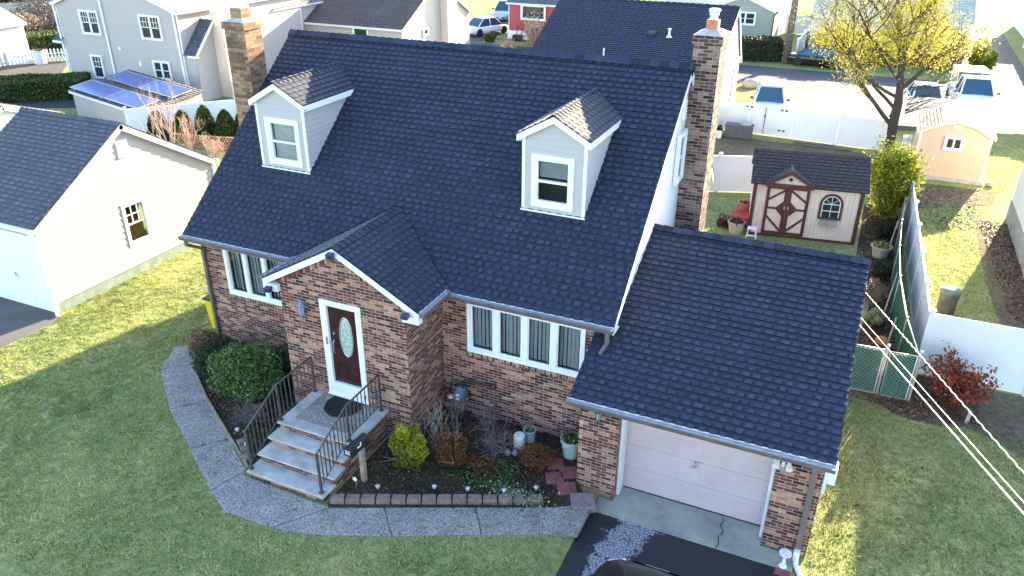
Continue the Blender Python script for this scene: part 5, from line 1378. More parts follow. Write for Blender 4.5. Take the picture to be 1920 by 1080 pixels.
q = M(); Rp = A + v_ * Lv; ridge_cap(q, Rp, Rp + Vector((wv, 0, 0)), -v_, -v2, 0.15, 0.2, 0.02); q.build('ridge_cap', 'shingle_slate', ro)
q = M()
n1_ = Vector((0, -v_.z, v_.y)); n2_ = Vector((0, v_.z, v_.y))
q.obox(Vector((NX1 + 0.096, A.y, 2.5)) - n1_ * 0.17, (0.024, 0, 0), v_ * Lv, n1_ * 0.135); q.obox(Vector((NX1 + 0.096, B.y, 2.5)) - n2_ * 0.17, (0.024, 0, 0), v2 * Lv, n2_ * 0.135)
q.obox(Vector((NX1 + 0.004, A.y, 2.5)) - n1_ * 0.06, (0.09, 0, 0), v_ * Lv, n1_ * 0.02); q.obox(Vector((NX1 + 0.004, B.y, 2.5)) - n2_ * 0.06, (0.09, 0, 0), v2 * Lv, n2_ * 0.02)
q.box(NX0, A.y + 0.0, 2.36, NX1 + 0.12, A.y + 0.02, 2.48); q.box(NX1 - 0.06, NY0 - 0.03, 0.05, NX1 + 0.03, NY0 - 0.002, 2.36); q.box(NX1 + 0.016, NY0 - 0.03, 0.30, NX1 + 0.032, NY0 + 0.06, 2.36)
q.box(NX1 + 0.016, NY1 - 0.06, 0.30, NX1 + 0.032, NY1 + 0.02, 2.36)
q.build('trim', 'trim_white', ng)
g1 = M(); g1.box(NX0, A.y - 0.10, 2.40, NX1 + 0.12, A.y - 0.002, 2.49); g1.build('gutter', 'trim_white', ng); g1 = M(); g1.box(NX0, B.y + 0.002, 2.40, NX1 + 0.15, B.y + 0.10, 2.49); g1.build('gutter', 'trim_white', ng)
downspout(ng, [(NX1 + 0.06, NY1 + 0.08, 2.4), (NX1 + 0.05, NY1 - 0.02, 2.2), (NX1 + 0.05, NY1 - 0.02, 0.1)], 'trim_white', 0.035)
downspout(ng, [(NX1 - 0.06, A.y - 0.06, 2.4), (NX1 - 0.0, NY0 - 0.07, 2.2), (NX1 - 0.0, NY0 - 0.07, 0.06), (NX1 + 0.12, NY0 - 0.16, 0.03)], 'trim_white', 0.04)
wn = window(ng, (NX1, 2.0, 0.90), (0, 1, 0), 0.85, 1.30, 1, mid=0.5, muntin=(3, 2), fw=0.10, back=True)
q = M(); q.box(NX1 - 0.28, 2.15, 0.98, NX1 - 0.10, 2.70, 1.50); q.build('cardboard_box', 'cardboard', label='brown cardboard box behind the open lower half of the left garage window', cat='cardboard box')
q = M()
q.box(NX1 + 0.0, 2.28, 3.48, NX1 + 0.03, 2.66, 3.96)
for k in range(7): q.obox((NX1 + 0.03, 2.30, 3.52 + k * 0.06), (0.025, 0, -0.02), (0, 0.34, 0), (0, 0, 0.02))
q.build('gable_vent', 'trim_white', ng)
q = M(); q.box(-8.4, NY0 - 0.03, 0.02, -5.22, NY0 - 0.008, 2.1)
for r_i in range(4):
    for c_i in range(7):
        xa = -8.36 + c_i * 0.448; za = 0.10 + r_i * 0.51
        q.box(xa, NY0 - 0.042, za, xa + 0.36, NY0 - 0.029, za + 0.32)
ngd = bevel(q.build('garage_door', 'trim_white', ng), 0.006)
q = M(); q.box(-6.30, NY0 - 0.06, 0.90, -6.24, NY0 - 0.04, 1.0); q.tube([(-6.27, NY0 - 0.06, 0.95), (-6.18, NY0 - 0.06, 0.88)], 0.012, 5); q.build('handle', 'metal_grey', ngd)
q = M(); q.box(-5.20, NY0 - 0.035, 0.02, -5.08, NY0 - 0.004, 2.2); q.box(-8.4, NY0 - 0.035, 2.105, -5.20, NY0 - 0.004, 2.22); q.build('door_trim', 'trim_white', ng)

# ================================================================== GENERIC HOUSES
def gable_house(name, label, x0, x1, y0, y1, ze, zr, axis, wallm, roofm, ov=0.25, lap=0.2, cat='house', exp=0.28, yr=None, z_back=None, found=None, tab=0.5, faces=('f', 'r', 'l'), trim='trim_white'):
    t = thing(name, label, cat, ((x0 + x1) / 2, (y0 + y1) / 2, 0))
    q = M(); rf = M(); tr = M(); fz = 0.0
    if axis == 'x':      # ridge along x
        ym = yr if yr is not None else (y0 + y1) / 2; zb = z_back if z_back is not None else ze
        gp = [(0, fz), (y1 - y0, fz), (y1 - y0, zb), (ym - y0, zr - 0.04), (0, ze)]
        siding(q, (x1, y0, 0), (0, 1, 0), gp, lap)
        siding(q, (x0, y1, 0), (0, -1, 0), [(y1 - y0 - a, b_) for a, b_ in gp][::-1], lap)
        siding(q, (x0, y0, 0), (1, 0, 0), [(0, fz), (x1 - x0, fz), (x1 - x0, ze), (0, ze)], lap)
        siding(q, (x1, y1, 0), (-1, 0, 0), [(0, fz), (x1 - x0, fz), (x1 - x0, zb), (0, zb)], lap)
        for (ya, za, sg) in ((y0, ze, 1), (y1, zb, -1)):
            v_ = Vector((0, ym - ya, zr - za)); sl = v_.length; v_.normalize(); L2 = sl + ov / abs(v_.y)
            P0 = Vector((x0 - ov * 0.6 if sg > 0 else x1 + ov * 0.6, ya, za)) - v_ * (ov / abs(v_.y)) + Z * 0.03; wd = x1 - x0 + 1.2 * ov
            shingles(rf, P0, (sg, 0, 0), wd, v_, L2, exp, tab)
            n_ = Vector((sg, 0, 0)).cross(v_); rf.obox(P0 - n_ * 0.03, (sg * wd, 0, 0), v_ * L2, n_ * 0.026, 0.05)
            for xx in (x0 - ov * 0.6 - 0.005, x1 + ov * 0.6 - 0.02): tr.obox(Vector((xx, P0.y, P0.z)) - n_ * 0.2, (0.025, 0, 0), v_ * L2, n_ * 0.165)
            tr.obox(P0 - n_ * 0.15 - v_ * 0.05 + n_ * 0.02, (sg * wd, 0, 0), v_ * 0.045, n_ * 0.13)
        ridge_cap(rf, (x0 - ov * 0.6, ym, zr + 0.03), (x1 + ov * 0.6, ym, zr + 0.03), Vector((0, y0 - ym, ze - zr)).normalized(), Vector((0, y1 - ym, zb - zr)).normalized(), 0.14, 0.3, 0.02)
    else:
        xm_ = (x0 + x1) / 2
        gp = [(0, fz), (x1 - x0, fz), (x1 - x0, ze), (xm_ - x0, zr - 0.04), (0, ze)]
        siding(q, (x0, y0, 0), (1, 0, 0), gp, lap); siding(q, (x1, y1, 0), (-1, 0, 0), gp, lap)
        siding(q, (x1, y0, 0), (0, 1, 0), [(0, fz), (y1 - y0, fz), (y1 - y0, ze), (0, ze)], lap)
        siding(q, (x0, y1, 0), (0, -1, 0), [(0, fz), (y1 - y0, fz), (y1 - y0, ze), (0, ze)], lap)
        for (xa, sg) in ((x1, 1), (x0, -1)):
            v_ = Vector((xm_ - xa, 0, zr - ze)); sl = v_.length; v_.normalize(); L2 = sl + ov / abs(v_.x)
            P0 = Vector((xa, y0 - ov * 0.6 if sg > 0 else y1 + ov * 0.6, ze)) - v_ * (ov / abs(v_.x)) + Z * 0.03; wd = y1 - y0 + 1.2 * ov
            shingles(rf, P0, (0, sg, 0), wd, v_, L2, exp, tab)
            n_ = Vector((0, sg, 0)).cross(v_); rf.obox(P0 - n_ * 0.03, (0, sg * wd, 0), v_ * L2, n_ * 0.026, 0.05)
            for yy in (y0 - ov * 0.6 - 0.005, y1 + ov * 0.6 - 0.02): tr.obox(Vector((P0.x, yy, P0.z)) - n_ * 0.2, (0, 0.025, 0), v_ * L2, n_ * 0.165)
            tr.obox(P0 - n_ * 0.15 - v_ * 0.05 + n_ * 0.02, (0, sg * wd, 0), v_ * 0.045, n_ * 0.13)
        ridge_cap(rf, (xm_, y0 - ov * 0.6, zr + 0.03), (xm_, y1 + ov * 0.6, zr + 0.03), Vector((x1 - xm_, 0, ze - zr)).normalized(), Vector((x0 - xm_, 0, ze - zr)).normalized(), 0.14, 0.3, 0.02)
    for (xx, yy) in ((x0, y0), (x1, y0), (x1, y1)):
        tr.box(xx - 0.05 if xx == x1 else xx - 0.016, yy - 0.016 if yy == y0 else yy - 0.05, 0, xx + 0.016 if xx == x1 else xx + 0.05, yy + 0.05 if yy == y0 else yy + 0.016, ze - 0.05)
    q.build('wall', wallm, t); rf.build('roof', roofm, t); tr.build('trim', trim, t)
    if found:
        q = M(); q.box(x0 - 0.02, y0 - 0.02, -0.05, x1 + 0.02, y1 + 0.02, found[1]); q.build('foundation', found[0], t)
    return t
# -- big grey two-storey house
gh = gable_house('grey_house', 'large grey sided two storey house at the top left with white windows', -28.35, -19.45, 19.0, 29.0, 4.66, 6.2, 'y', 'siding_grey', 'shingle_pale', lap=0.105)
for (x, z, w_, h, c, mid, mu) in ((-26.55, 3.02, 1.42, 1.30, 2, 0.5, (3, 2)), (-22.12, 3.05, 1.5, 1.28, 2, 0.5, (3, 2)), (-26.42, 0.62, 0.86, 1.32, 1, 0.5, (3, 2)), (-21.72, 0.98, 1.22, 1.02, 2, 0.5, (0, 0))):
    window(gh, (x, 18.984, z), (1, 0, 0), w_, h, c, mid=mid, muntin=mu, fw=0.09)
downspout(gh, [(-24.75, 18.93, 4.95), (-24.75, 18.93, 0.4)], 'trim_white', 0.05)
downspout(gh, [(-19.62, 18.92, 4.5), (-19.52, 18.92, 0.1)], 'trim_white', 0.045)
downspout(gh, [(-28.45, 18.92, 4.5), (-28.38, 18.92, 0.1)], 'trim_white', 0.045)
q = M(); siding(q, (-19.45, 19.08, 0), (1, 0, 0), [(0, 0), (0.75, 0), (0.75, 2.45), (0, 2.45)], 0.105); siding(q, (-18.7, 19.08, 0), (0, 1, 0), [(0, 0), (4.2, 0), (4.2, 4.0), (1.6, 4.0), (0, 2.45)], 0.105)
q.build('side_bay', 'siding_grey', gh)
q = M(); shingles(q, (-19.45, 18.95, 2.42), (1, 0, 0), 0.95, Vector((0, 1.6, 1.62)).normalized(), 2.3, 0.2, 0.4); q.build('bay_roof', 'shingle_slate', gh); q = M(); shingles(q, (-29.0, 18.8, 2.55), (1, 0, 0), 0.7, Vector((0, 1.0, 0.8)).normalized(), 1.0, 0.2, 0.4); q.build('pent_roof', 'shingle_slate', gh)
q = M(); q.box(-28.98, 18.74, 2.42, -28.3, 18.82, 2.54); q.build('pent_trim', 'trim_white', gh); q = M(); q.box(-19.1, 18.94, 2.32, -18.45, 19.06, 2.43); v_ = Vector((0, 1.6, 1.62)); q.obox((-18.52, 18.95, 2.30), (0.03, 0, 0), v_ * 1.1, (0, -0.1, 0.1)); q.build('bay_trim', 'trim_white', gh)
q = M(); q.box(-18.69, 20.55, 0, -17.95, 21.3, 6.6); q.build('chimney', 'stucco_pink', gh)
q = M(); q.box(-22.75, 18.95, 1.60, -22.6, 18.985, 1.85); q.box(-24.1, 18.96, 2.35, -23.95, 18.985, 2.5); q.box(-25.9, 18.96, 0.25, -25.75, 18.985, 0.4); q.build('vent', 'trim_white', gh)
wh = gable_house('white_gabled_house', 'pale gabled house seen between the pink chimney and the tan brick chimney', -22.6, -19.6, 26.5, 33, 4.0, 5.2, 'y', 'siding_cream', 'shingle_slate', lap=0.14)
window(wh, (-21.1, 26.48, 2.75), (1, 0, 0), 0.7, 0.9, 1, mid=0.5, fw=0.08); 
q = M(); q.box(-20.9, 26.43, 0.3, -20.0, 26.48, 1.9); q.build('door', 'trim_white', wh)
# -- solar shed
ss_ = thing('solar_shed', 'low beige shed covered with blue solar panels beside the grey house', 'shed', (-19.7, 14.5, 0))
A = Vector((-22.45, 14.35, 0)); B = Vector((-16.75, 13.55, 0)); du = (B - A).normalized(); dn = Vector((-du.y, du.x, 0)); LW = (B - A).length; DP = 3.2
q = M(); siding(q, A, du, [(0, 0), (LW, 0), (LW, 0.84), (0, 1.22)], 0.105); siding(q, B, dn, [(0, 0), (DP, 0), (DP, 1.25), (0, 0.84)], 0.105); siding(q, A + dn * DP, -dn, [(0, 0), (DP, 0), (DP, 1.22), (0, 1.6)], 0.105)
q.build('wall', 'siding_cream', ss_)
q = M(); P0 = A + Z * 1.25 - dn * 0.12 - du * 0.12; uu = (B + Z * 0.87 - A - Z * 1.25); ul = uu.length + 0.24; uu.normalize(); vv = (dn * DP + Z * 0.40); vl = vv.length + 0.24; vv.normalize()
shingles(q, P0, uu, ul, vv, vl, 0.2, 0.4); nn = uu.cross(vv); q.obox(P0 - nn * 0.03, uu * ul, vv * vl, nn * 0.026, 0.1); q.build('roof', 'shingle_tan' if False else 'shingle_brown', ss_)
q = M(); q.obox(P0 - nn * 0.14 - vv * 0.02, uu * ul, vv * 0.02, nn * 0.13); q.build('fascia', 'trim_white', ss_)
for i, (a0, a1, b0, b1, lb) in enumerate(((0.0, 2.75, 0.10, 1.35, 'front left'), (2.80, 5.35, 0.10, 1.35, 'front right'), (0.5, 3.0, 1.85, 3.1, 'back left'), (3.05, 5.6, 1.85, 3.1, 'back right'))):
    o_ = P0 + uu * a0 + vv * b0 + nn * 0.10
    q = M(); q.obox(o_, uu * (a1 - a0), vv * (b1 - b0), nn * 0.03); t = q.build('solar_panel', 'solar_cells', ss_)
    q = M()
    for (c0, c1, d0, d1) in ((0, a1 - a0, 0, 0.035), (0, a1 - a0, b1 - b0 - 0.035, b1 - b0), (0, 0.035, 0.035, b1 - b0 - 0.035), (a1 - a0 - 0.035, a1 - a0, 0.035, b1 - b0 - 0.035)):
        q.obox(o_ + uu * c0 + vv * d0 + nn * 0.005, uu * (c1 - c0), vv * (d1 - d0), nn * 0.032)
    for c_ in (0.3, a1 - a0 - 0.3): q.obox(o_ + uu * c_ - nn * 0.10, uu * 0.04, vv * (b1 - b0), nn * 0.099)
    q.build('panel_frame', 'metal_galv', t)
# -- cream house behind
ch = gable_house('cream_house', 'cream sided house with brown roof behind the main ridge', -27.0, -12.5, 29.6, 38.4, 2.9, 5.2, 'x', 'siding_cream', 'shingle_brown', lap=0.12, ov=0.3, exp=0.17, tab=0.3)
window(ch, (-16.05, 29.58, 1.75), (1, 0, 0), 1.15, 0.95, 1, fw=0.1); window(ch, (-12.49, 32.0, 2.0), (0, 1, 0), 0.65, 0.45, 1, fw=0.08)
q = M(); q.box(-21.9, 29.0, 0, -20.4, 29.59, 5.4); q.build('chimney', 'siding_white', ch)
q = M(); q.box(-12.48, 34.4, 0, -11.95, 35.7, 6.2); q.build('side_chimney', 'stucco_pink', ch)
q = M(); q.box(-12.46, 36.4, 1.6, -12.40, 36.9, 2.6); q.build('shutter', 'shed_tan', ch)
# -- navy roof house behind
bh = gable_house('navy_roof_house', 'white house with broad navy shingle roof directly behind the main ridge', -1.95, 7.2, 23.9, 31.7, 2.55, 5.18, 'x', 'siding_white', 'shingle_navy', ov=0.2, lap=0.14, exp=0.15, tab=0.32, yr=28.96, z_back=2.35)
def on_roof(x, y): return 2.55 + (y - 23.9) * (5.18 - 2.55) / (28.96 - 23.9) + 0.04
q = M(); x, y = 3.45, 26.4; z = on_roof(x, y); q.obox((x, y, z), (0.36, 0, 0), (0, 0.34, 0.12), (0, -0.02, 0.16)); bevel(q.build('roof_vent', 'plastic_black', bh), 0.02)
q = M(); x, y = 4.5, 26.5; z = on_roof(x, y); q.lathe([(0.16, 0), (0.06, 0.12), (0.06, 0.34), (0.09, 0.35), (0.09, 0.42), (0.001, 0.44)], (x, y, z - 0.02), 14); q.build('vent_pipe', 'plastic_white', bh)
q = M(); x, y = 1.75, 24.9; z = on_roof(x, y); q.lathe([(0.05, 0), (0.05, 0.4), (0.001, 0.4)], (x, y, z - 0.05), 10); q.build('vent_pipe', 'metal_galv', bh)
window(bh, (7.216, 28.3, 3.1), (0, 1, 0), 0.55, 0.75, 1, fw=0.08, glass='glass_blue')
downspout(bh, [(7.26, 31.4, 2.2), (7.26, 29.8, 2.0), (7.26, 29.8, 0.1)], 'gutter_brown', 0.03)
q = M(); q.obox((7.22, 24.0, 2.35), (0.12, 0, 0), (0, 7.5, 0.0), (0, 0, 0.12)); q.build('band_board', 'trim_white', bh)
# -- red house
rh_ = gable_house('red_house', 'red sided house with white base and bay window across the street', -12.45, -5.5, 45.1, 52, 2.75, 4.2, 'x', 'siding_red', 'shingle_slate', lap=0.14, found=None)
q = M(); q.box(-12.52, 45.02, -0.02, -5.45, 52.05, 0.62); q.build('foundation', 'trim_white', rh_)
window(rh_, (-11.4, 45.04, 1.45), (1, 0, 0), 2.05, 1.15, 1, fw=0.14)
q = M(); q.box(-11.05, 44.98, 1.62, -10.98, 45.05, 2.46); q.box(-9.75, 44.98, 1.62, -9.68, 45.05, 2.46); q.build('shutter', 'plastic_black', rh_)
gp_ = gable_house('red_house_wing', 'projecting red gabled wing of the house across the street', -8.6, -4.6, 43.9, 46, 2.3, 3.6, 'y', 'siding_red', 'shingle_slate', lap=0.14) if False else None
# -- green house
gr_ = gable_house('green_house', 'sage green gabled house behind the clipped hedge at the top right', 1.6, 6.45, 52.0, 60, 2.35, 3.35, 'y', 'siding_green', 'shingle_pale', lap=0.24)
window(gr_, (3.55, 51.98, 1.15), (1, 0, 0), 1.55, 1.0, 2, mid=0.5, fw=0.12); downspout(gr_, [(6.7, 51.75, 2.3), (6.42, 51.9, 2.0), (6.42, 51.9, 0.0)], 'metal_black', 0.04)
gable_house('white_house', 'pale house hidden behind the yellow tree', 9.4, 19.3, 49.0, 58, 2.6, 4.6, 'x', 'siding_pale', 'shingle_pale', lap=0.2)
gable_house('distant_house', 'white house with tan roof beyond the street at the top', -4.5, 0.5, 62, 70, 2.6, 4.4, 'x', 'siding_white', 'shingle_tan', lap=0.2)
gable_house('distant_house', 'grey roofed house beyond the white street fence at the top right', 24.5, 36, 60, 70, 2.8, 4.8, 'x', 'siding_pale', 'shingle_slate', lap=0.2)
# -- right neighbour: only a sliver of its long side wall shows
rn = gable_house('beige_house', 'beige stucco house wall with grey foundation at the right edge', 19.0, 25.5, 6.2, 17.9, 4.85, 6.3, 'y', 'stucco_cream', 'shingle_slate', lap=6, ov=0.05)
q = M(); q.box(18.97, 6.1, 0, 25.6, 18.0, 0.75); q.build('foundation', 'foundation_grey', rn)
# -- far-left neighbours
gable_house('white_garage', 'white building with pale roof at the far left edge', -24.6, -19.6, 6.3, 11.2, 1.15, 2.0, 'x', 'siding_white', 'shingle_tan', lap=0.15)
gable_house('white_cottage', 'white cottage corner at the top left edge with a pale roof', -44.5, -37.3, 18.0, 23.0, 2.5, 3.9, 'y', 'siding_white', 'shingle_pale', lap=0.2)

# ================================================================== FENCES
def vinyl(P, Q, h, label, mat='vinyl_white', pw=1.9, name='vinyl_fence', cap=True, z=0.0, drop=0.0):
    P = Vector((*P, z)); Q = Vector((*Q, z)); d = Q - P; L = d.length; d.normalize(); s_ = Vector((-d.y, d.x, 0))
    t = thing(name, label, 'fence', P)
    n = max(1, round(L / pw)); w_ = L / n
    for i in range(n):
        a = P + d * (i * w_ + 0.06); q = M(); Lp = w_ - 0.12; nb = max(2, round(Lp / 0.17))
        q.obox(a - s_ * 0.008 + Z * 0.05, d * Lp, s_ * 0.016, Z * (h - 0.13))
        for k in range(nb): q.obox(a + d * (Lp * k / nb + 0.0025) - s_ * 0.011 + Z * 0.051, d * (Lp / nb - 0.005), s_ * 0.022, Z * (h - 0.132))
        q.obox(a - s_ * 0.022 + Z * (h - 0.12), d * Lp, s_ * 0.044, Z * 0.10); q.obox(a - s_ * 0.022 + Z * 0.03, d * Lp, s_ * 0.044, Z * 0.10)
        q.build('panel', mat, t)
    for i in range(n + 1):
        a = P + d * (i * w_); q = M(); q.obox(a - d * 0.055 - s_ * 0.055, d * 0.11, s_ * 0.11, Z * (h + 0.05))
        c_ = a + Z * (h + 0.05); q.ring([[c_ + (-d - s_) * 0.072, c_ + (d - s_) * 0.072, c_ + (d + s_) * 0.072, c_ + (-d + s_) * 0.072], [c_ + (-d - s_) * 0.072 + Z * 0.02, c_ + (d - s_) * 0.072 + Z * 0.02, c_ + (d + s_) * 0.072 + Z * 0.02, c_ + (-d + s_) * 0.072 + Z * 0.02], [c_ + (-d - s_) * 0.01 + Z * 0.06, c_ + (d - s_) * 0.01 + Z * 0.06, c_ + (d + s_) * 0.01 + Z * 0.06, c_ + (-d + s_) * 0.01 + Z * 0.06]])
        q.build('post', mat, t)
    return t
f1 = vinyl((4.9, 25.75), (14.8, 25.0), 1.38, 'white vinyl fence with a double gate behind the cream shed yard')
q = M()
for (x, z) in ((8.72, 1.22), (8.72, 0.28), (10.3, 1.22), (10.3, 0.28), (8.92, 1.22), (8.92, 0.28), (10.5, 1.22), (10.5, 0.28)): q.box(x, 25.75 - (x - 4.9) * 0.0757 - 0.05, z, x + 0.1, 25.75 - (x - 4.9) * 0.0757 - 0.03, z + 0.07)
q.box(9.60, 25.30, 0.85, 9.66, 25.36, 0.95); q.box(9.62, 25.33, 0.1, 9.635, 25.375, 1.3); q.build('gate_hardware', 'metal_black', f1)
vinyl((15.5, 30.0), (25.0, 31.2), 1.45, 'white vinyl fence behind the tan shed with vehicles behind it')
vinyl((7.4, 15.9), (14.5, 18.5), 1.45, 'white vinyl fence right behind the cream shed')
vinyl((14.9, 25.0), (15.4, 30.0), 1.38, 'short white vinyl fence run behind the tree trunk')
vinyl((15.98, 5.80), (15.70, 15.9), 1.50, 'long white vinyl fence running back between the two yards', pw=2.05)
vinyl((15.96, 5.78), (25.0, 5.95), 1.66, 'white vinyl fence facing the street behind the red bush', pw=2.1)
vinyl((-16.9, 12.6), (-12.6, 17.4), 1.30, 'white vinyl fence beside the grey house behind the arborvitae', pw=1.6)
vinyl((9.0, 44.6), (9.6, 62), 1.5, 'white fence receding beside the utility pole')
vinyl((6.9, 57), (9.2, 57), 1.5, 'white fence panel joining the green house')
vinyl((23.3, 32.2), (23.9, 58), 1.8, 'long white fence along the driveway at the top right edge')
# picket fence + chest at far left
pk = thing('picket_fence', 'low white picket fence by the patio at the far left', 'fence', (-36.2, 22.8, 0))
A = Vector((-37.3, 21.3, 0)); B = Vector((-34.3, 25.4, 0)); d = (B - A); n = 24
for k in range(n):
    p = A + d * k / n; h_ = 0.62 + 0.16 * abs(math.cos(k * math.pi / 12)); q = M(); dn = d.normalized()
    q.prism([p, p + dn * 0.11, p + dn * 0.11 + Z * h_, p + dn * 0.055 + Z * (h_ + 0.08), p + Z * h_], (0.02, -0.015, 0)); q.build('picket', 'trim_white', pk)
q = M(); q.obox(A + Z * 0.2 + Vector((0.03, -0.02, 0)), d, (0.02, -0.015, 0), (0, 0, 0.07)); q.obox(A + Z * 0.5 + Vector((0.03, -0.02, 0)), d, (0.02, -0.015, 0), (0, 0, 0.07)); q.build('rail', 'trim_white', pk)
pot('planter', 'white round planter beside the picket fence', (-35.9, 22.6, 0), 0.42, 0.85, 'plastic_white', plant=('leaf_brownbush', 150, 0.06), taper=0.9)
# kettle grill, clothes pole and bench at far-left patio
kg = thing('kettle_grill', 'black covered grill on the patio at the far left edge', 'grill', (-36.6, 18.6, 0))
q = M(); q.lathe([(0.001, 0.55), (0.25, 0.6), (0.36, 0.8), (0.38, 0.95), (0.3, 1.15), (0.12, 1.27), (0.001, 1.3)], (-36.6, 18.6, 0), 20); q.build('kettle', 'plastic_black', kg, smooth=True)
q = M()
for k in range(3): a = k * 2.09; q.tube([(-36.6 + 0.2 * math.cos(a), 18.6 + 0.2 * math.sin(a), 0.7), (-36.6 + 0.36 * math.cos(a), 18.6 + 0.36 * math.sin(a), 0)], 0.02, 5)
q.build('legs', 'metal_black', kg)
q = M(); q.tube([(-34.2, 18.3, 0), (-34.6, 18.5, 1.9)], 0.03, 6); q.build('pole', 'metal_black', label='thin dark pole standing on the patio at the far left', cat='pole')
q = M(); q.box(-35.2, 19.0, 0, -35.05, 19.15, 0.5); q.box(-35.9, 18.9, 0.5, -34.9, 19.3, 0.56); q.box(-35.85, 19.0, 0, -35.7, 19.15, 0.5); q.build('bench', 'wood_grey', label='small wooden bench on the patio at the far left', cat='bench')
q = M(); q.lathe([(0.001, 0), (0.5, 0), (0.55, 0.15), (0.4, 0.4), (0.1, 0.5), (0.001, 0.5)], (-35.0, 17.6, 0), 16); q.build('covered_fire_pit', 'plastic_grey', label='round covered fire pit on the patio edge', cat='fire pit', smooth=True)
# lattice
lt = thing('lattice_fence', 'low tan lattice fence in front of the arborvitae', 'fence', (-12.4, 12.6, 0)); q = M()
A = Vector((-14.0, 12.3, 0)); B = Vector((-10.2, 13.1, 0)); d = (B - A).normalized(); L = (B - A).length; k = 0
while k < L:
    q.tube([A + d * k + Z * 0.05, A + d * min(L, k + 0.5) + Z * 0.55], 0.016, 4); q.tube([A + d * min(L, k + 0.5) + Z * 0.05, A + d * k + Z * 0.55], 0.016, 4); k += 0.14
q.build('lattice', 'lattice_wood', lt); q = M(); q.obox(A + Z * 0.55, d * L, (0, 0.05, 0), Z * 0.04); q.obox(A + Z * 0.02, d * L, (0, 0.05, 0), Z * 0.04); q.build('frame', 'lattice_wood', lt)
# chain link gate + slatted fence
def chain(P, Q, h, t, mesh=0.065):
    P = Vector(P); Q = Vector(Q); d = (Q - P); L = d.length; d.normalize(); s_ = Vector((-d.y, d.x, 0))
    q = M(); n = max(2, int(L / 0.085))
    for k in range(n): q.obox(P + d * (L * k / n + 0.004) + Z * 0.04, d * (L / n - 0.010), s_ * 0.006, Z * (h - 0.07))
    q.build('slats', 'teal_mesh' if False else 'green_slat', t)
    q = M(); k = -h
    while k < L:
        for sg in (1, -1):
            a0 = max(0, k); a1 = min(L, k + h)
            if sg > 0: z0, z1 = a0 - k, a1 - k
            else: z0, z1 = h - (a0 - k), h - (a1 - k)
            if a1 - a0 > 0.02: q.tube([P + d * a0 + Z * (0.02 + z0 * 0.97) - s_ * 0.012, P + d * a1 + Z * (0.02 + z1 * 0.97) - s_ * 0.012], 0.0032, 3)
        k += mesh * 1.3
    q.build('wire_mesh', 'metal_galv', t)
flat('green_slat', (0.012, 0.12, 0.075), 0.5, var=0.25, scale=6)
gt = thing('chain_link_gate', 'green slatted chain link double gate right of the garage', 'gate', (15.0, 4.5, 0))
for (xa, xb) in ((14.22, 15.08), (15.20, 15.74)):
    chain((xa, 4.47, 0), (xb, 4.50, 0), 1.15, gt)
    q = M(); q.tube([(xa, 4.45, 0.02), (xa, 4.45, 1.17), (xb, 4.48, 1.17), (xb, 4.48, 0.02), (xa, 4.45, 0.02)], 0.018, 6); q.build('gate_frame', 'metal_galv', gt, smooth=True)
for x in (15.14, 15.80):
    q = M(); q.tube([(x, 4.5, 0), (x, 4.5, 1.26)], 0.030, 8); q.lathe([(0.04, 0), (0.035, 0.04), (0.001, 0.06)], (x, 4.5, 1.26), 10); q.build('post', 'metal_galv', gt, smooth=40)
cl = thing('chain_link_fence', 'long green slatted chain link fence running back beside the white fence', 'fence', (15.76, 4.6, 0))
ys = [4.6, 7.2, 9.8, 12.4, 15.0, 17.4]
ys = [4.6, 6.4, 8.8, 11.0, 13.2, 15.4, 17.0]; xs_c = [15.80, 15.56, 15.40, 15.38, 15.44, 15.54, 15.6]
for k in range(6): chain((xs_c[k], ys[k], 0), (xs_c[k + 1], ys[k + 1], 0), 1.08, cl, 0.11)
q = M(); q.tube([(x, y, 1.10) for x, y in zip(xs_c, ys)], 0.014, 6); q.build('top_rail', 'metal_grey', cl)
for x, y in zip(xs_c, ys): q = M(); q.tube([(x, y, 0), (x, y, 1.15)], 0.028, 8); q.build('post', 'metal_galv', cl)
for k, (y, z, lb) in enumerate(((6.4, 0.9, 'nearest the gate'), (9.0, 1.0, 'in the middle of the fence'), (13.2, 0.95, 'near the white pot'))):
    q = M(); q.tube([(15.20, y - 0.5, 0.02), (15.36, y + 0.35, z)], 0.022, 6); q.build('leaning_pole', 'wood_grey', label='grey stick leaning on the green slatted fence, ' + lb, cat='stick', group='sticks leaning on the slatted fence')

# ================================================================== CREAM SHED
sh = thing('garden_shed', 'cream garden shed with brown trim, crossed double doors and arched window', 'shed', (12.6, 13.1, 0))
A = Vector((10.92, 12.86, 0)); B = Vector((14.22, 13.34, 0)); u_ = (B - A).normalized(); n_ = u_.cross(Z); LW = (B - A).length; DP = 1.9; bk = -n_
EH = 1.90; RH = 2.62
def sp_(a, b_, c=0): return A + u_ * a + Z * b_ + n_ * c
q = M()
nb = 26
for k in range(nb): q.obox(sp_(LW * k / nb + 0.003, 0.06, 0), u_ * (LW / nb - 0.006), -n_ * 0.02, Z * (EH - 0.06))
q.obox(sp_(0, 0.0, -0.022), u_ * LW, -n_ * (DP - 0.03), Z * EH)
q.poly([sp_(0, EH, -0.03), sp_(0, EH, -DP), sp_(0, RH - 0.03, -DP / 2)][::-1]); q.poly([sp_(LW, EH, -0.03), sp_(LW, EH, -DP), sp_(LW, RH - 0.03, -DP / 2)])
q.build('wall', 'shed_cream', sh)
q = M(); vf = Vector(bk * (DP / 2 + 0.16) + Z * (RH - EH + 0.10)); vl = vf.length; vf.normalize()
P0 = sp_(-0.12, EH - 0.08, 0.16); shingles(q, P0, u_, LW + 0.24, vf, vl, 0.13, 0.25); nn = u_.cross(vf); q.obox(P0 - nn * 0.04, u_ * (LW + 0.24), vf * vl, nn * 0.036, 0.1)
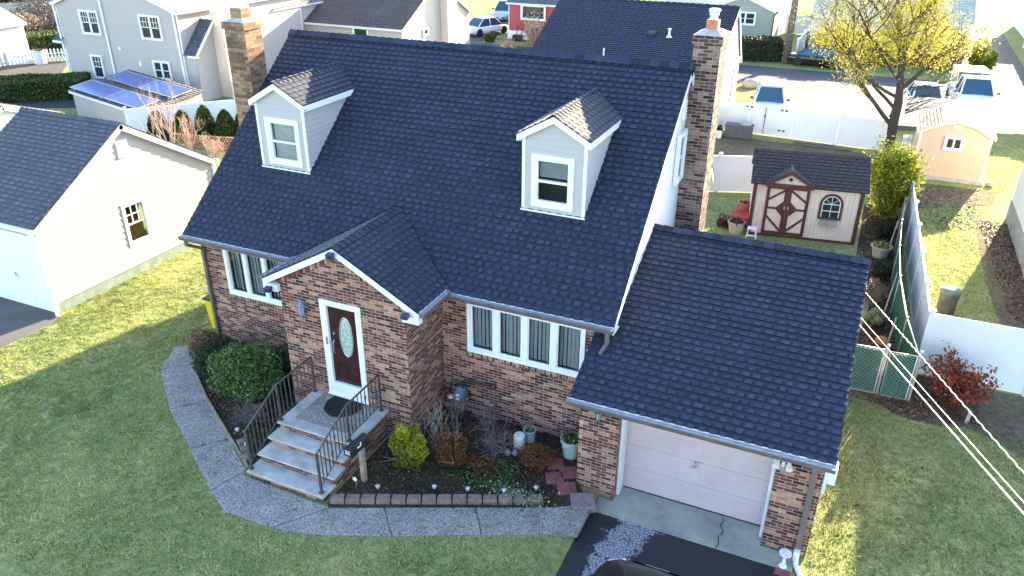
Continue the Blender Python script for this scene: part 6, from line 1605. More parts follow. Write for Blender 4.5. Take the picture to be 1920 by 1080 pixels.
vb = Vector(n_ * (DP / 2 + 0.16) + Z * (RH - EH + 0.10)).normalized(); P1 = sp_(LW + 0.12, EH - 0.08, -DP - 0.16); shingles(q, P1, -u_, LW + 0.24, vb, vl, 0.13, 0.25); nn = (-u_).cross(vb); q.obox(P1 - nn * 0.04, -u_ * (LW + 0.24), vb * vl, nn * 0.036, 0.1)
ridge_cap(q, sp_(-0.13, RH + 0.02, -DP / 2), sp_(LW + 0.13, RH + 0.02, -DP / 2), -vf, -vb, 0.12, 0.25, 0.01)
sro = q.build('roof', 'shingle_old', sh)
# little gable over the doors
q = M(); g0, g1_, gz, gpk = 0.45, 1.72, EH - 0.02, EH + 0.42; gm_ = (g0 + g1_) / 2
dpt = 0.75
for (a, sg) in ((g1_ + 0.10, 1), (g0 - 0.10, -1)):
    v_ = Vector(u_ * (gm_ - a) + Z * (gpk - gz)); Lv = v_.length; v_.normalize()
    if sg > 0: P_ = sp_(a, gz, 0.22); uu = bk
    else: P_ = sp_(a, gz, 0.22) + bk * dpt; uu = n_
    shingles(q, P_, uu, dpt, v_, Lv, 0.12, 0.22); nn = Vector(uu).cross(v_); q.obox(P_ - nn * 0.04, Vector(uu) * dpt, v_ * Lv, nn * 0.036, 0.1)
q.build('door_gable_roof', 'shingle_old', sh)
q = M(); q.poly([sp_(g0, gz, 0.14), sp_(g1_, gz, 0.14), sp_(gm_, gpk - 0.04, 0.14)]); q.build('door_gable', 'shed_cream', sh)
q = M()
T = lambda a0, a1, b0, b1, c0=0.003, c1=0.03: lbox(q, A, u_, a0, a1, b0, b1, c0, c1)
T(-0.02, 0.10, 0.0, EH); T(LW - 0.10, LW + 0.02, 0.0, EH); T(0.10, LW - 0.10, 0.0, 0.08); T(-0.02, LW + 0.02, EH - 0.10, EH, 0.031, 0.05)
q.obox(sp_(LW, 0, 0.0), u_ * 0.02, -n_ * 0.1, Z * EH)
for sg in (1, -1):
    a = gm_ + sg * (gm_ - g0 + 0.10); P_ = sp_(gm_, gpk - 0.0, 0.225); v_ = Vector(sp_(a, gz, 0.225) - P_)
    q.obox(P_, v_, n_ * 0.02, -Z * 0.10)
q.obox(sp_(g0 - 0.1, gz - 0.11, 0.15), u_ * (g1_ - g0 + 0.2), n_ * 0.07, Z * 0.11)
q.build('trim', 'brown_trim', sh)
for i, (a0, a1) in enumerate(((0.42, 1.08), (1.09, 1.75))):
    q = M(); T(a0, a1, 0.1, EH - 0.12, 0.003, 0.024); dd = q.build('door', 'shed_cream', sh)
    q = M(); T(a0, a0 + 0.10, 0.1, EH - 0.12, 0.025, 0.045); T(a1 - 0.10, a1, 0.1, EH - 0.12, 0.025, 0.045); T(a0 + 0.09, a1 - 0.09, 0.1, 0.2, 0.025, 0.045); T(a0 + 0.09, a1 - 0.09, EH - 0.24, EH - 0.12, 0.025, 0.045)
    zm_ = 1.0; hx = a1 - 0.05 if i == 0 else a0 + 0.05; ox_ = a0 + 0.06 if i == 0 else a1 - 0.06
    T(min(hx, ox_), max(hx, ox_), zm_ - 0.035, zm_ + 0.035, 0.025, 0.043)
    for zz in (0.2, EH - 0.24):
        P_ = sp_(ox_, zm_ + (0.30 if zz > 1 else -0.30), 0.026); Q_ = sp_(hx, zz, 0.026)
        P_ = sp_(ox_, zz + (0.1 if zz < 1 else -0.1), 0.026) if False else sp_(hx, zz, 0.026); Q_ = sp_(ox_, zm_ + (0.26 if zz > 1 else -0.26), 0.026)
        dv = Q_ - P_; w2 = dv.normalized().cross(n_) * 0.07; q.obox(P_ - w2 / 2, dv, w2, n_ * 0.018)
    c_ = sp_(hx, zm_, 0.026); q.prism([c_ + Z * 0.30, c_ + u_ * (-0.30 if i == 0 else 0.30), c_ - Z * 0.30] if i == 1 else [c_ - Z * 0.30, c_ - u_ * 0.30, c_ + Z * 0.30], n_ * 0.022)
    q.build('brace', 'brown_trim', dd)
    q = M(); T(hx - 0.02, hx + 0.02, zm_ - 0.02, zm_ + 0.10, 0.05, 0.075); q.build('latch', 'metal_grey', dd)
# arched window with box
aw = M(); wa0, wa1, wb0, wb1 = 2.16, 2.72, 0.86, 1.30; rad = (wa1 - wa0) / 2; am = (wa0 + wa1) / 2
arc = lambda r: [sp_(am + r * math.cos(t), wb1 + r * math.sin(t), 0.0) for t in [math.pi * k / 14 for k in range(15)]]
def archframe(q, r0, r1, c0, c1):
    o1 = arc(r1); i1 = arc(r0)
    for k in range(14): q.prism([o1[k] + n_ * c0, o1[k + 1] + n_ * c0, i1[k + 1] + n_ * c0, i1[k] + n_ * c0], n_ * (c1 - c0))
    q.obox(sp_(am + r0, wb0, c0), u_ * (r1 - r0), n_ * (c1 - c0), Z * (wb1 - wb0)); q.obox(sp_(am - r1, wb0, c0), u_ * (r1 - r0), n_ * (c1 - c0), Z * (wb1 - wb0)); q.obox(sp_(am - r1, wb0 - (r1 - r0), c0), u_ * 2 * r1, n_ * (c1 - c0), Z * (r1 - r0))
archframe(aw, rad, rad + 0.075, 0.003, 0.04); wo = aw.build('window', 'brown_trim', sh)
q = M(); archframe(q, rad - 0.03, rad - 0.002, 0.004, 0.03)
lbox(q, A, u_, am - 0.008, am + 0.008, wb0, wb1 + rad - 0.03, 0.012, 0.028)
for z in (wb0 + 0.21, wb1): lbox(q, A, u_, wa0, wa1, z - 0.012, z + 0.012, 0.012, 0.029)
for t in (0.7, math.pi - 0.7): q.tube([sp_(am, wb1, 0.02), sp_(am + rad * 0.95 * math.cos(t), wb1 + rad * 0.95 * math.sin(t), 0.02)], 0.008, 4)
q.build('muntins', 'trim_white', wo)
q = M(); q.poly([sp_(wa0, wb0, 0.01), sp_(wa1, wb0, 0.01)] + [p + n_ * 0.01 for p in arc(rad)]); q.build('pane', 'glass_dark', wo)
q = M(); lbox(q, A, u_, am - 0.28, am + 0.28, 0.60, 0.76, 0.003, 0.15); bevel(q.build('window_box', 'wood_grey', sh), 0.01)
q = M(); c_ = sp_(gm_, EH + 0.14, 0.15); q.lathe([(0.001, 0), (0.06, 0.0), (0.06, 0.03), (0.001, 0.03)], tuple(c_), 8, 'y'); q.build('ornament', 'plastic_navy', sh)
mp = np.array([tuple(sp_(a, b_, c)) for a, b_, c in [(g1_ - 0.02 + random.uniform(-0.35, 0.1), 0, 0.22 - random.random() * 0.7) for _ in range(500)]])
mp_a = rng.random(600); side = rng.integers(0, 2, 600)
pts = []
for k in range(600):
    t_ = mp_a[k] * 0.95; c_ = 0.18 - rng.random() * 0.75
    if side[k]: a = g1_ + 0.10 - t_ * (g1_ + 0.10 - gm_); 
    else: a = g0 - 0.10 + t_ * (gm_ - g0 + 0.10)
    if side[k] == 0 and rng.random() < 0.5: continue
    pts.append(tuple(sp_(a, gz + t_ * (gpk - gz) + 0.025, c_)))
leaf_mesh('moss', pts, 0.02, 'leaf_hedge', sh, kind='stuff')
# things round the cream shed
q = M(); x, y = 11.12, 12.35
for a in (-1, 1):
    for b_ in (-1, 1): q.tube([(x + a * 0.16, y + b_ * 0.14, 0), (x + a * 0.11, y + b_ * 0.09, 0.40)], 0.022, 6)
q.box(x - 0.15, y - 0.13, 0.40, x + 0.15, y + 0.13, 0.43); q.box(x - 0.15, y - 0.2, 0.2, x + 0.15, y - 0.1, 0.22)
bevel(q.build('step_stool', 'plastic_white', label='white plastic step stool in front of the cream shed', cat='stool'), 0.008)
pot('pot', 'large pale stone pot with dry plant left of the white step stool', (10.55, 12.75, 0), 0.28, 0.42, 'pot_stone', plant=('leaf_rust', 400, 0.04))
pot('pot', 'upper terracotta pot beside the left wall of the cream shed', (10.55, 14.2, 0.35), 0.22, 0.25, 'terracotta', plant=('leaf_litter', 100, 0.03))
pot('pot', 'lower terracotta pot behind the large pale stone pot', (10.45, 13.5, 0.05), 0.20, 0.25, 'terracotta', plant=('leaf_rust', 100, 0.03))
q = M()
for z in (0.05, 0.35): q.box(10.3, 13.3, z - 0.03, 10.85, 14.5, z)
for (a, b_) in ((10.32, 13.32), (10.83, 13.32), (10.32, 14.48), (10.83, 14.48)): q.tube([(a, b_, 0), (a, b_, 0.62)], 0.012, 4)
q.tube([(10.83, 13.3, 0.0), (10.83, 13.7, 0.62)], 0.012, 4); q.build('plant_stand', 'red_cloth', label='red metal plant stand left of the cream shed', cat='plant stand')
shrub('low_bush', 'small dark bush left of the cream shed pots', 'bush', (10.1, 13.2, 0), (0.25, 0.3, 0.3), 1200, 0.03, 'leaf_rust', nl=8, ls=0.5)
pot('planter', 'pale stone planter with yellow flowers beside the green slatted fence', (15.02, 12.7, 0), 0.30, 0.38, 'pot_stone', plant=('leaf_yellowgreen', 160, 0.05))
bx = thing('storage_box', 'dark grey storage box against the white fence', 'storage box', (8.65, 24.6, 0))
q = M(); q.box(8.05, 24.2, 0.02, 9.25, 24.75, 0.55); bevel(q.build('box_body', 'plastic_grey', bx), 0.02)
q = M(); q.box(8.02, 24.17, 0.55, 9.28, 24.78, 0.62); bevel(q.build('lid', 'plastic_grey', bx), 0.02)
q = M(); q.lathe([(0.001, 0), (0.25, 0.0), (0.29, 0.06), (0.25, 0.12), (0.001, 0.13)], (8.95, 24.45, 0.625), 18); q.build('cushion', 'wood_grey', label='round taupe cushion on the dark storage box', cat='cushion', smooth=50)
q = M(); q.lathe([(0.001, 0), (0.12, 0), (0.14, 0.3), (0.12, 0.31), (0.001, 0.3)], (7.85, 24.0, 0), 16); q.build('bucket', 'plastic_white', label='white bucket left of the dark storage box', cat='bucket')
shrub('black_plant', 'small dark shrub behind the white bucket', 'bush', (7.7, 24.45, 0), (0.2, 0.2, 0.28), 500, 0.04, 'leaf_dark', nl=6, ls=0.5)
q = M(); q.box(11.1, 24.5, 0.02, 12.9, 24.7, 0.10); q.box(11.6, 24.25, 0.02, 13.6, 24.4, 0.08); q.build('wood_plank', 'plastic_grey', label='dark planks lying on the ground along the white fence', cat='planks')
pot('pot', 'small dark pot behind the cream shed fence', (11.9, 21.5, 0), 0.14, 0.2, 'plastic_grey', plant=('leaf_dark', 30, 0.03))

# ================================================================== TAN SHED
ts = thing('tan_shed', 'tan shed with gambrel style pale roof and small white window', 'shed', (17.3, 23, 0))
X0, X1, Y0, Y1 = 15.95, 18.45, 21.75, 24.4; EH2, KH, PK = 1.92, 2.30, 2.42; xm2 = (X0 + X1) / 2
q = M(); prof = [(X0, 0.12), (X1, 0.12), (X1, EH2), (xm2 + 0.55, KH - 0.03), (xm2, PK - 0.03), (xm2 - 0.55, KH - 0.03), (X0, EH2)]
q.prism([(x, Y0, z) for x, z in prof], (0, Y1 - Y0, 0)); q.build('wall', 'shed_tan', ts)
q = M(); out_ = [(X0 - 0.12, EH2 - 0.06), (xm2 - 0.55, KH), (xm2, PK), (xm2 + 0.55, KH), (X1 + 0.12, EH2 - 0.06)]
for (a, b_) in ((0, 1), (1, 2), (3, 2), (4, 3)):
    x0_, z0_ = out_[a]; x1_, z1_ = out_[b_]; v_ = Vector((x1_ - x0_, 0, z1_ - z0_)); Lv = v_.length; v_.normalize()
    if x1_ < x0_: P_, uu = Vector((x0_, Y0 - 0.1, z0_)), (0, 1, 0)
    else: P_, uu = Vector((x0_, Y1 + 0.1, z0_)), (0, -1, 0)
    shingles(q, P_, uu, Y1 - Y0 + 0.2, v_, Lv, 0.13, 0.3); nn = Vector(uu).cross(v_); q.obox(P_ - nn * 0.05, Vector(uu) * (Y1 - Y0 + 0.2), v_ * Lv, nn * 0.046, 0.2)
q.build('roof', 'shingle_tan', ts)
q = M()
for a, b_ in zip(out_[:-1], out_[1:]): q.prism([(a[0], Y0 - 0.115, a[1]), (b_[0], Y0 - 0.115, b_[1]), (b_[0], Y0 - 0.115, b_[1] - 0.11), (a[0], Y0 - 0.115, a[1] - 0.11)], (0, 0.02, 0))
q.box(X0 - 0.02, Y0 - 0.02, 0.12, X0 + 0.08, Y0, EH2); q.box(X1 - 0.08, Y0 - 0.02, 0.12, X1 + 0.02, Y0, EH2); q.box(xm2 - 0.17, Y0 - 0.02, 2.08, xm2 + 0.13, Y0, 2.24); q.build('trim', 'shed_cream', ts)
window(ts, (16.85, Y0, 1.22), (1, 0, 0), 0.66, 0.55, 2, fw=0.08, mullion=0.03)
q = M(); q.box(X0 - 0.1, Y0 - 0.12, 0, X1 + 0.1, Y1, 0.12); q.build('base', 'limestone', ts)
q = M(); q.lathe([(0.001, 0), (0.14, 0.02), (0.16, 0.1), (0.08, 0.17), (0.001, 0.18)], (18.75, 21.65, 0), 10); q.build('rock', 'rock', label='small pale rock at the right corner of the tan shed', cat='rock', smooth=True)
# stacked folded chairs wrapped in white by the trunk
q = M()
for k in range(7): q.obox((15.45 + jit(0.03), 22.9, 0.1 + k * 0.17), (0.28 + jit(0.06), 0, 0.06), (0, 0.3, 0), (0, 0.02, 0.13))
q.build('stacked_chairs', 'cloth_white', label='tall stack of white garden chairs behind the yellow bush', cat='chairs')
# trash can
tc = thing('trash_can', 'ribbed grey metal trash can behind the white fence', 'trash can', (16.72, 9.4, 0))
q = M(); q.ring([[(16.72 + (0.21 + 0.03 * z + (0.008 if k % 2 else 0)) * math.cos(k * math.pi / 24), 9.4 + (0.21 + 0.03 * z + (0.008 if k % 2 else 0)) * math.sin(k * math.pi / 24), z) for k in range(48)] for z in (0, 0.68)]); q.build('can_body', 'can_metal', tc)
q = M(); q.lathe([(0.26, 0.66), (0.265, 0.72), (0.22, 0.76), (0.001, 0.78)], (16.72, 9.4, 0), 24); q.build('lid', 'can_lid', tc, smooth=40)

# ================================================================== TREES & HEDGES
def big_tree():
    t = thing('autumn_tree', 'tall yellow leaved tree standing behind the fences at the upper right', 'tree', (15.1, 24.2, 0))
    q = M(); tips = []
    tr = [Vector((15.1, 24.2, 0)), Vector((15.05, 24.2, 0.8)), Vector((15.0, 24.2, 1.5)), Vector((15.02, 24.3, 2.3)), Vector((14.95, 24.2, 3.0)), Vector((14.8, 24.2, 3.9)), Vector((14.45, 24.3, 5.2)), Vector((14.1, 24.2, 6.6)), Vector((13.8, 24.3, 8.0))]
    q.tube(tr, [0.24, 0.20, 0.20, 0.18, 0.15, 0.12, 0.09, 0.06, 0.03], 10)
    random.seed(11)
    starts = [(1.3, (-1, -0.2, 0.75), 2.0, 0.11), (2.0, (-0.9, 0.3, 0.8), 2.2, 0.08), (2.5, (-1.0, -0.3, 0.55), 2.3, 0.08), (2.9, (0.8, -0.1, 1.0), 2.3, 0.11), (3.2, (-1, 0.2, 0.6), 2.3, 0.07), (3.6, (0.9, 0.2, 0.6), 2.1, 0.08), (3.8, (-1, -0.4, 0.7), 2.3, 0.07), (4.2, (0.7, 0.4, 1.0), 2.1, 0.07), (4.6, (-0.9, 0.1, 0.6), 2.2, 0.07), (5.2, (0.9, -0.3, 0.7), 2.0, 0.06), (5.6, (-0.9, 0.3, 0.7), 2.0, 0.05), (6.4, (0.5, 0.2, 0.9), 1.8, 0.05), (6.4, (-0.6, 0.2, 0.8), 1.8, 0.05), (3.0, (-0.2, 0.9, 0.7), 2.0, 0.06), (4.0, (0.1, 0.9, 0.7), 2.0, 0.06), (3.4, (0.0, -0.9, 0.7), 1.8, 0.06), (4.6, (-0.2, -0.9, 0.7), 1.8, 0.06)]
    lo = []; 
    for z, d, L, r in starts:
        if d[0] < -0.85: L *= 1.45
        if d[0] > 0.65: L *= 0.78
        k = next(i for i in range(len(tr) - 1) if tr[i].z <= z <= tr[i + 1].z); p = tr[k].lerp(tr[k + 1], (z - tr[k].z) / (tr[k + 1].z - tr[k].z))
        grow(q, p, d, L, r, 3, tips, (3, 4), 0.5, 0.25, 0.66, 5, 6, 0.16, None, 0.006)
    # low drooping bare twigs on the right side
    for k in range(16):
        p = Vector((15.35, 24.2, 1.9 + random.random() * 1.2)); grow(q, p, (random.uniform(0.2, 1), jit(0.6), random.uniform(0.0, 0.6)), 1.2, 0.02, 2, None, (2, 3), 0.45, 0.1, 0.7, 4, 4, 0.16, None, 0.004)
    q.build('trunk', 'bark_dark', t)
    P = np.array([tuple(p) for p in tips]); n = 62000
    idx = rng.integers(0, len(P), n)
    p = P[idx] + rng.normal(0, 1, (n, 3)) * np.array([0.24, 0.24, 0.16])
    p[:, 2] -= np.abs(rng.normal(0, 0.34, n))
    # fewer leaves on the low right side
    thin = (p[:, 0] > 15.0) & (p[:, 2] < 3.8)
    keep = (~thin) | (rng.random(n) < 0.30)
    keep &= rng.random(n) < (0.55 + 0.45 * np.sin(p[:, 0] * 3.1 + p[:, 2] * 2.3) * np.cos(p[:, 1] * 2.2 + p[:, 2]))+0.15
    leaf_mesh('crown', p[keep], 0.034, 'leaf_willow', t, asp=0.9)
big_tree()
random.seed(23)
twiggy('yellow_green_bush', 'tall yellow green bush between the cream shed and the white fence', (15.10, 16.3, 0), 1.12, 30, 2, 'bark_grey', 0.02, 0.42, 0.7, leafs=('leaf_forsythia', 24000, 0.055, 0.15), tilt=0.95)
rb = twiggy('red_leaf_bush', 'red and orange leaved bush in front of the street side white fence', (16.75, 4.75, 0), 0.60, 16, 2, 'bark_dark', 0.013, 0.6, 0.35, leafs=('leaf_red', 2600, 0.045, 0.07), tilt=1.5)
q = M(); q.obox((16.9, 4.1, 0.0), (0.07, 0, 0), (0, 0.03, 0), (0.02, 0, 0.32)); q.build('garden_stake', 'wood_grey', label='short grey wooden stake beside the red leaved bush', cat='stake')
# plants in the bed by the slatted fence
for (x, y, r_, h_, m2, lb) in ((15.05, 11.2, 0.30, 0.30, 'leaf_dark', 'dark low bush below the pale stone planter'), (14.9, 9.6, 0.32, 0.28, 'leaf_brownbush', 'brown dry perennial clump halfway along the slatted fence'), (15.0, 8.0, 0.26, 0.25, 'leaf_variegated', 'light green strappy plant by the slatted fence'), (15.15, 5.6, 0.36, 0.30, 'leaf_rust', 'russet low bush just behind the chain link gate'), (15.1, 14.6, 0.30, 0.3, 'leaf_dark', 'dark undergrowth below the tall yellow green bush')):
    shrub('low_bush', lb, 'bush', (x, y, 0), (r_, r_ * 1.3, h_), 1500, 0.035, m2, nl=12, ls=0.5)
twiggy('dry_stalks', 'tangle of dry tan stalks beside the garage corner bed', (14.85, 9.0, 0), 0.5, 12, 1, 'bark_pale', 0.008, tilt=1.4)
sg_ = thing('sun_ornament', 'orange sun shaped garden ornament behind the chain link gate', 'garden ornament', (15.12, 6.3, 0))
q = M(); c_ = Vector((15.12, 6.3, 0.42)); pts_ = []
for k in range(24):
    r_ = 0.15 if k % 2 else 0.105; a = k * math.pi / 12; pts_.append(c_ + Vector((r_ * math.cos(a), 0, r_ * math.sin(a))))
q.prism(pts_, (0, 0.02, 0)); q.build('sun_disc', 'plastic_orange', sg_); q = M(); q.tube([(15.12, 6.31, 0), (15.12, 6.31, 0.35)], 0.008, 4); q.build('stake', 'metal_black', sg_)
# arborvitae
for (x, y, h_, lb) in ((-15.2, 12.75, 1.30, 'leftmost of the row by the white fence'), (-14.15, 13.2, 1.32, 'second from the left in the row'), (-13.0, 13.4, 1.62, 'tallest, in the middle of the row'), (-12.1, 13.7, 1.45, 'second from the right in the row'), (-11.45, 14.2, 1.5, 'at the right end, partly hidden by the roof')):
    t = thing('arborvitae', 'rounded green arborvitae, ' + lb, 'arborvitae', (x, y, 0), 'arborvitae along the white fence')
    n = 3500; z = rng.random(n); rr = 0.44 * np.sqrt(np.clip(1 - (2 * (z * 0.93 + 0.07) - 0.75) ** 2 / 1.6, 0.02, 1)) * (1 - 0.35 * z ** 3)
    a = rng.random(n) * 2 * np.pi; k = 0.85 + 0.2 * rng.random(n) + 0.06 * np.sin(a * 5)
    rr = np.where(z > 0.93, rr * rng.random(n), rr)
    leaf_mesh('foliage', np.c_[x + rr * k * np.cos(a), y + rr * k * np.sin(a), 0.05 + z * h_], 0.055, 'leaf_cedar', t, asp=1.4)
    q = M(); q.tube([(x, y, 0), (x, y, h_ * 0.9)], [0.05, 0.02], 6); q.lathe([(0.001, 0.05), (0.30, 0.12), (0.36, h_ * 0.4), (0.28, h_ * 0.75), (0.001, h_ * 0.92)], (x, y, 0), 12); q.build('trunk', 'bark_dark', t)
for (x, y, s_, lb) in ((-12.6, 11.0, 1.0, 'tallest bare pinkish tree beside the left garage'), (-11.7, 11.1, 0.72, 'bare pinkish sapling beside the left garage, middle one'), (-10.3, 11.0, 0.45, 'low bare pinkish brush near the roof edge')):
    twiggy('bare_tree', lb, (x, y, 0), 1.75 * s_, 5, 3, 'bark_pink', 0.035 * s_, 0.5, 0.45, cat='tree', tilt=0.6, leafs=('twig_tan', 300, 0.018, 0.05), sh=0.62)
twiggy('dry_brush', 'tan dry brush growing over the lattice', (-11.2, 12.0, 0), 0.5, 14, 1, 'bark_pink', 0.012, tilt=1.0, leafs=('twig_tan', 1200, 0.02, 0.1))
# hedges
def hedge(name, label, poly, h, n, mat, size=0.06, core='leafcore'):
    cx_ = sum(p[0] for p in poly) / len(poly); cy_ = sum(p[1] for p in poly) / len(poly)
    t = thing(name, label, 'hedge', (cx_, cy_, 0))
    q = M(); ins = [(cx_ + (x - cx_) * 0.97, cy_ + (y - cy_) * 0.97, 0) for x, y in poly]; q.prism(ins, (0, 0, h * 0.95)); q.build('core', 'hedge_core', t)
    pts = []
    per = [(Vector((*poly[i], 0)), Vector((*poly[(i + 1) % len(poly)], 0))) for i in range(len(poly))]
    tot = sum((b - a).length for a, b in per) * h
    xs = [p[0] for p in poly]; ys = [p[1] for p in poly]
    x = rng.uniform(min(xs), max(xs), n); y = rng.uniform(min(ys), max(ys), n); k = poly_mask(x, y, poly)
    top = np.c_[x[k], y[k], h * (0.97 + 0.06 * rng.random(k.sum())) + 0.04 * np.sin(x[k] * 3)]
    side = []
    for a, b in per:
        m_ = int(n * 0.8 * (b - a).length * h / tot); u1 = rng.random(m_)[:, None]; u2 = rng.random(m_)
        s = np.array(a) + (np.array(b) - np.array(a)) * u1; nr = np.array([(b - a).normalized().y, -(b - a).normalized().x, 0]); s = s + nr * rng.normal(0, 0.04, (m_, 1)); s[:, 2] = u2 * h; side.append(s)
    leaf_mesh('foliage', np.concatenate([top] + side), size, mat, t)
    return t
flat('hedge_core', (0.015, 0.022, 0.010), 0.95, var=0.3, scale=6)
hedge('hedge', 'long clipped green hedge beside the asphalt drive at the left', [(-33.0, 10.6), (-25.0, 16.9), (-26.4, 18.6), (-34.5, 12.6)], 1.0, 26000, 'leaf_hedge', 0.07)
hedge('hedge', 'dark clipped hedge behind the picket fence at the top left', [(-41.0, 22.0), (-36.0, 26.8), (-37.4, 28.2), (-43, 23.4)], 1.3, 9000, 'leaf_hedge', 0.09)
hedge('hedge', 'dark green boxy hedge in front of the sage green house', [(1.5, 41.9), (8.15, 44.2), (7.6, 46.0), (1.0, 43.8)], 1.35, 14000, 'leaf_dark', 0.07)
random.seed(5)
for (x, y, r_, h_, m2, lb) in ((-44.5, 27.5, 2.6, 1.2, 'leaf_brownbush', 'brown winter bush at the top left, left of the mass'), (-42.0, 30.5, 2.2, 1.3, 'twig_grey', 'grey brown bare bush beside the grey house, top left'), (-46.5, 31.5, 3.0, 1.8, 'twig_grey', 'taller bare thicket in front of the far wooden fence'), (-40.0, 28.2, 1.2, 0.9, 'leaf_hedge', 'olive bush left of the grey house corner')):
    shrub('winter_bush', lb, 'bush', (x, y, 0), (r_, r_, h_), 5000, 0.10, m2, nl=22, ls=0.4, stems=10)
vinyl((-58, 30), (-44, 43), 1.6, 'weathered grey board fence at the top left', mat='wood_grey', name='board_fence')
for (x, y, r_, h_, lb) in ((-60, 38, 4, 4, 'dark evergreen tree beyond the board fence at the top left corner'), (-50, 46, 3.4, 3.5, 'dark tree crown above the board fence at the top left'), (-66, 48, 5, 5, 'distant dark tree at the top left edge')):
    t = thing('evergreen_tree', lb, 'tree', (x, y, 0)); p, v = lumps((x, y, h_ * 0.62), (r_, r_, h_ * 0.6), 4500, 26, 0.42, flat_bottom=False); leaf_mesh('crown', p, 0.22, 'leaf_dark', t, rvals=v); q = M(); q.tube([(x, y, 0), (x, y, h_)], [0.3, 0.1], 8); q.build('trunk', 'bark_dark', t)
for (x, y, r_, h_, lb, m2) in ((-19.6, 34.5, 1.6, 5.6, 'blue green spruce behind the tan brick chimney', 'leaf_spruce'), (21.2, 30.0, 0, 0, '', '')):
    if not r_: continue
    t = thing('spruce', lb, 'tree', (x, y, 0)); n = 5000; z = rng.random(n); a = rng.random(n) * 6.283; rr = (1 - z) * r_ * (0.6 + 0.4 * rng.random(n)) * (1 + 0.25 * np.sin(z * 40)) + 0.1
    leaf_mesh('crown', np.c_[x + rr * np.cos(a), y + rr * np.sin(a), 0.4 + z * h_], 0.12, m2, t, asp=1.6); q = M(); q.tube([(x, y, 0), (x, y, h_)], [0.2, 0.03], 6); q.build('trunk', 'bark_dark', t)
shrub('evergreen_bush', 'dark evergreen overhanging the white fence at the right edge', 'bush', (22.3, 33.3, 0.8), (1.2, 1.3, 0.9), 6000, 0.09, 'leaf_hedge', nl=18, ls=0.45)
shrub('dark_green_bush', 'dark climbing green plant on the fence left of the right edge evergreen', 'bush', (22.6, 36.4, 0.9), (0.8, 0.9, 0.7), 3500, 0.09, 'leaf_dark', nl=12, ls=0.45)
shrub('yellow_shrub', 'green and yellow shrub at the end of the side street fence', 'bush', (24.8, 45.5, 0.6), (1.4, 1.0, 1.1), 3500, 0.10, 'leaf_yellowgreen', nl=14, ls=0.45)
shrub('yellow_shrub', 'yellow shrub by the end of the pale house behind the tree', 'bush', (20.3, 47.5, 0), (0.9, 1.2, 1.0), 3000, 0.10, 'leaf_yellowgreen', nl=14, ls=0.45)
for k, (x, y) in enumerate(((11.5, 45.8), (14.5, 46.2), (17.5, 46.5))):
    shrub('thicket', ['yellowing thicket across the street left of the trunk', 'yellowing thicket across the street behind the trunk', 'brown thicket across the street right of the trunk'][k], 'bush', (x, y, 0), (2.0, 1.3, 1.3), 5000, 0.10, ['leaf_willow', 'leaf_willow', 'leaf_brownbush'][k], nl=20, ls=0.42)
shrub('ornamental_grass', 'low green shrub at the corner of the red house lawn', 'bush', (-13.0, 43.0, 0), (0.55, 0.5, 0.42), 1200, 0.09, 'leaf_hedge', nl=10, ls=0.5)
twiggy('dry_grass_clump', 'tall tan ornamental grass beside the red house', (-9.3, 42.6, 0), 1.3, 26, 1, 'bark_pink', 0.03, tilt=0.8, leafs=('twig_tan', 1600, 0.08, 0.15))
twiggy('dry_grass_clump', 'lower tan dry grass clump at the edge of the red house lawn', (-9.6, 38.8, 0), 0.6, 18, 1, 'bark_pink', 0.02, tilt=1.0, leafs=('twig_tan', 900, 0.06, 0.12))
q = M(); q.box(-9.9, 38.0, 0, -9.65, 38.25, 0.75); bevel(q.build('wood_bollard', 'wood_post', label='short brown wooden post on the lawn across the street', cat='post'), 0.02)
q = M(); q.lathe([(0.001, 0), (0.5, 0.02), (0.55, 0.2), (0.35, 0.42), (0.001, 0.5)], (7.5, 35.6, 0), 12); o = q.build('boulder', 'rock', label='tan boulder at the corner of the street lawn', cat='boulder', smooth=True)
sheet('verge', [(7.2, 31.9), (8.8, 31.9), (8.8, 36.9), (6.0, 36.9), (6.0, 31.9)], 0.012, 'dry_grass')
# utility pole
up_ = thing('utility_pole', 'brown wooden utility pole beside the hedge at the top right', 'utility pole', (8.5, 43.9, 0))
q = M(); q.tube([(8.5, 43.9, 0), (8.45, 43.9, 10)], [0.24, 0.17], 12); q.build('pole', 'wood_pole', up_, smooth=True)
q = M(); q.box(7.2, 43.8, 9.0, 9.7, 44.0, 9.15); q.box(8.2, 43.6, 1.9, 8.9, 43.7, 2.0); q.build('cross_arm', 'wood_pole', up_)

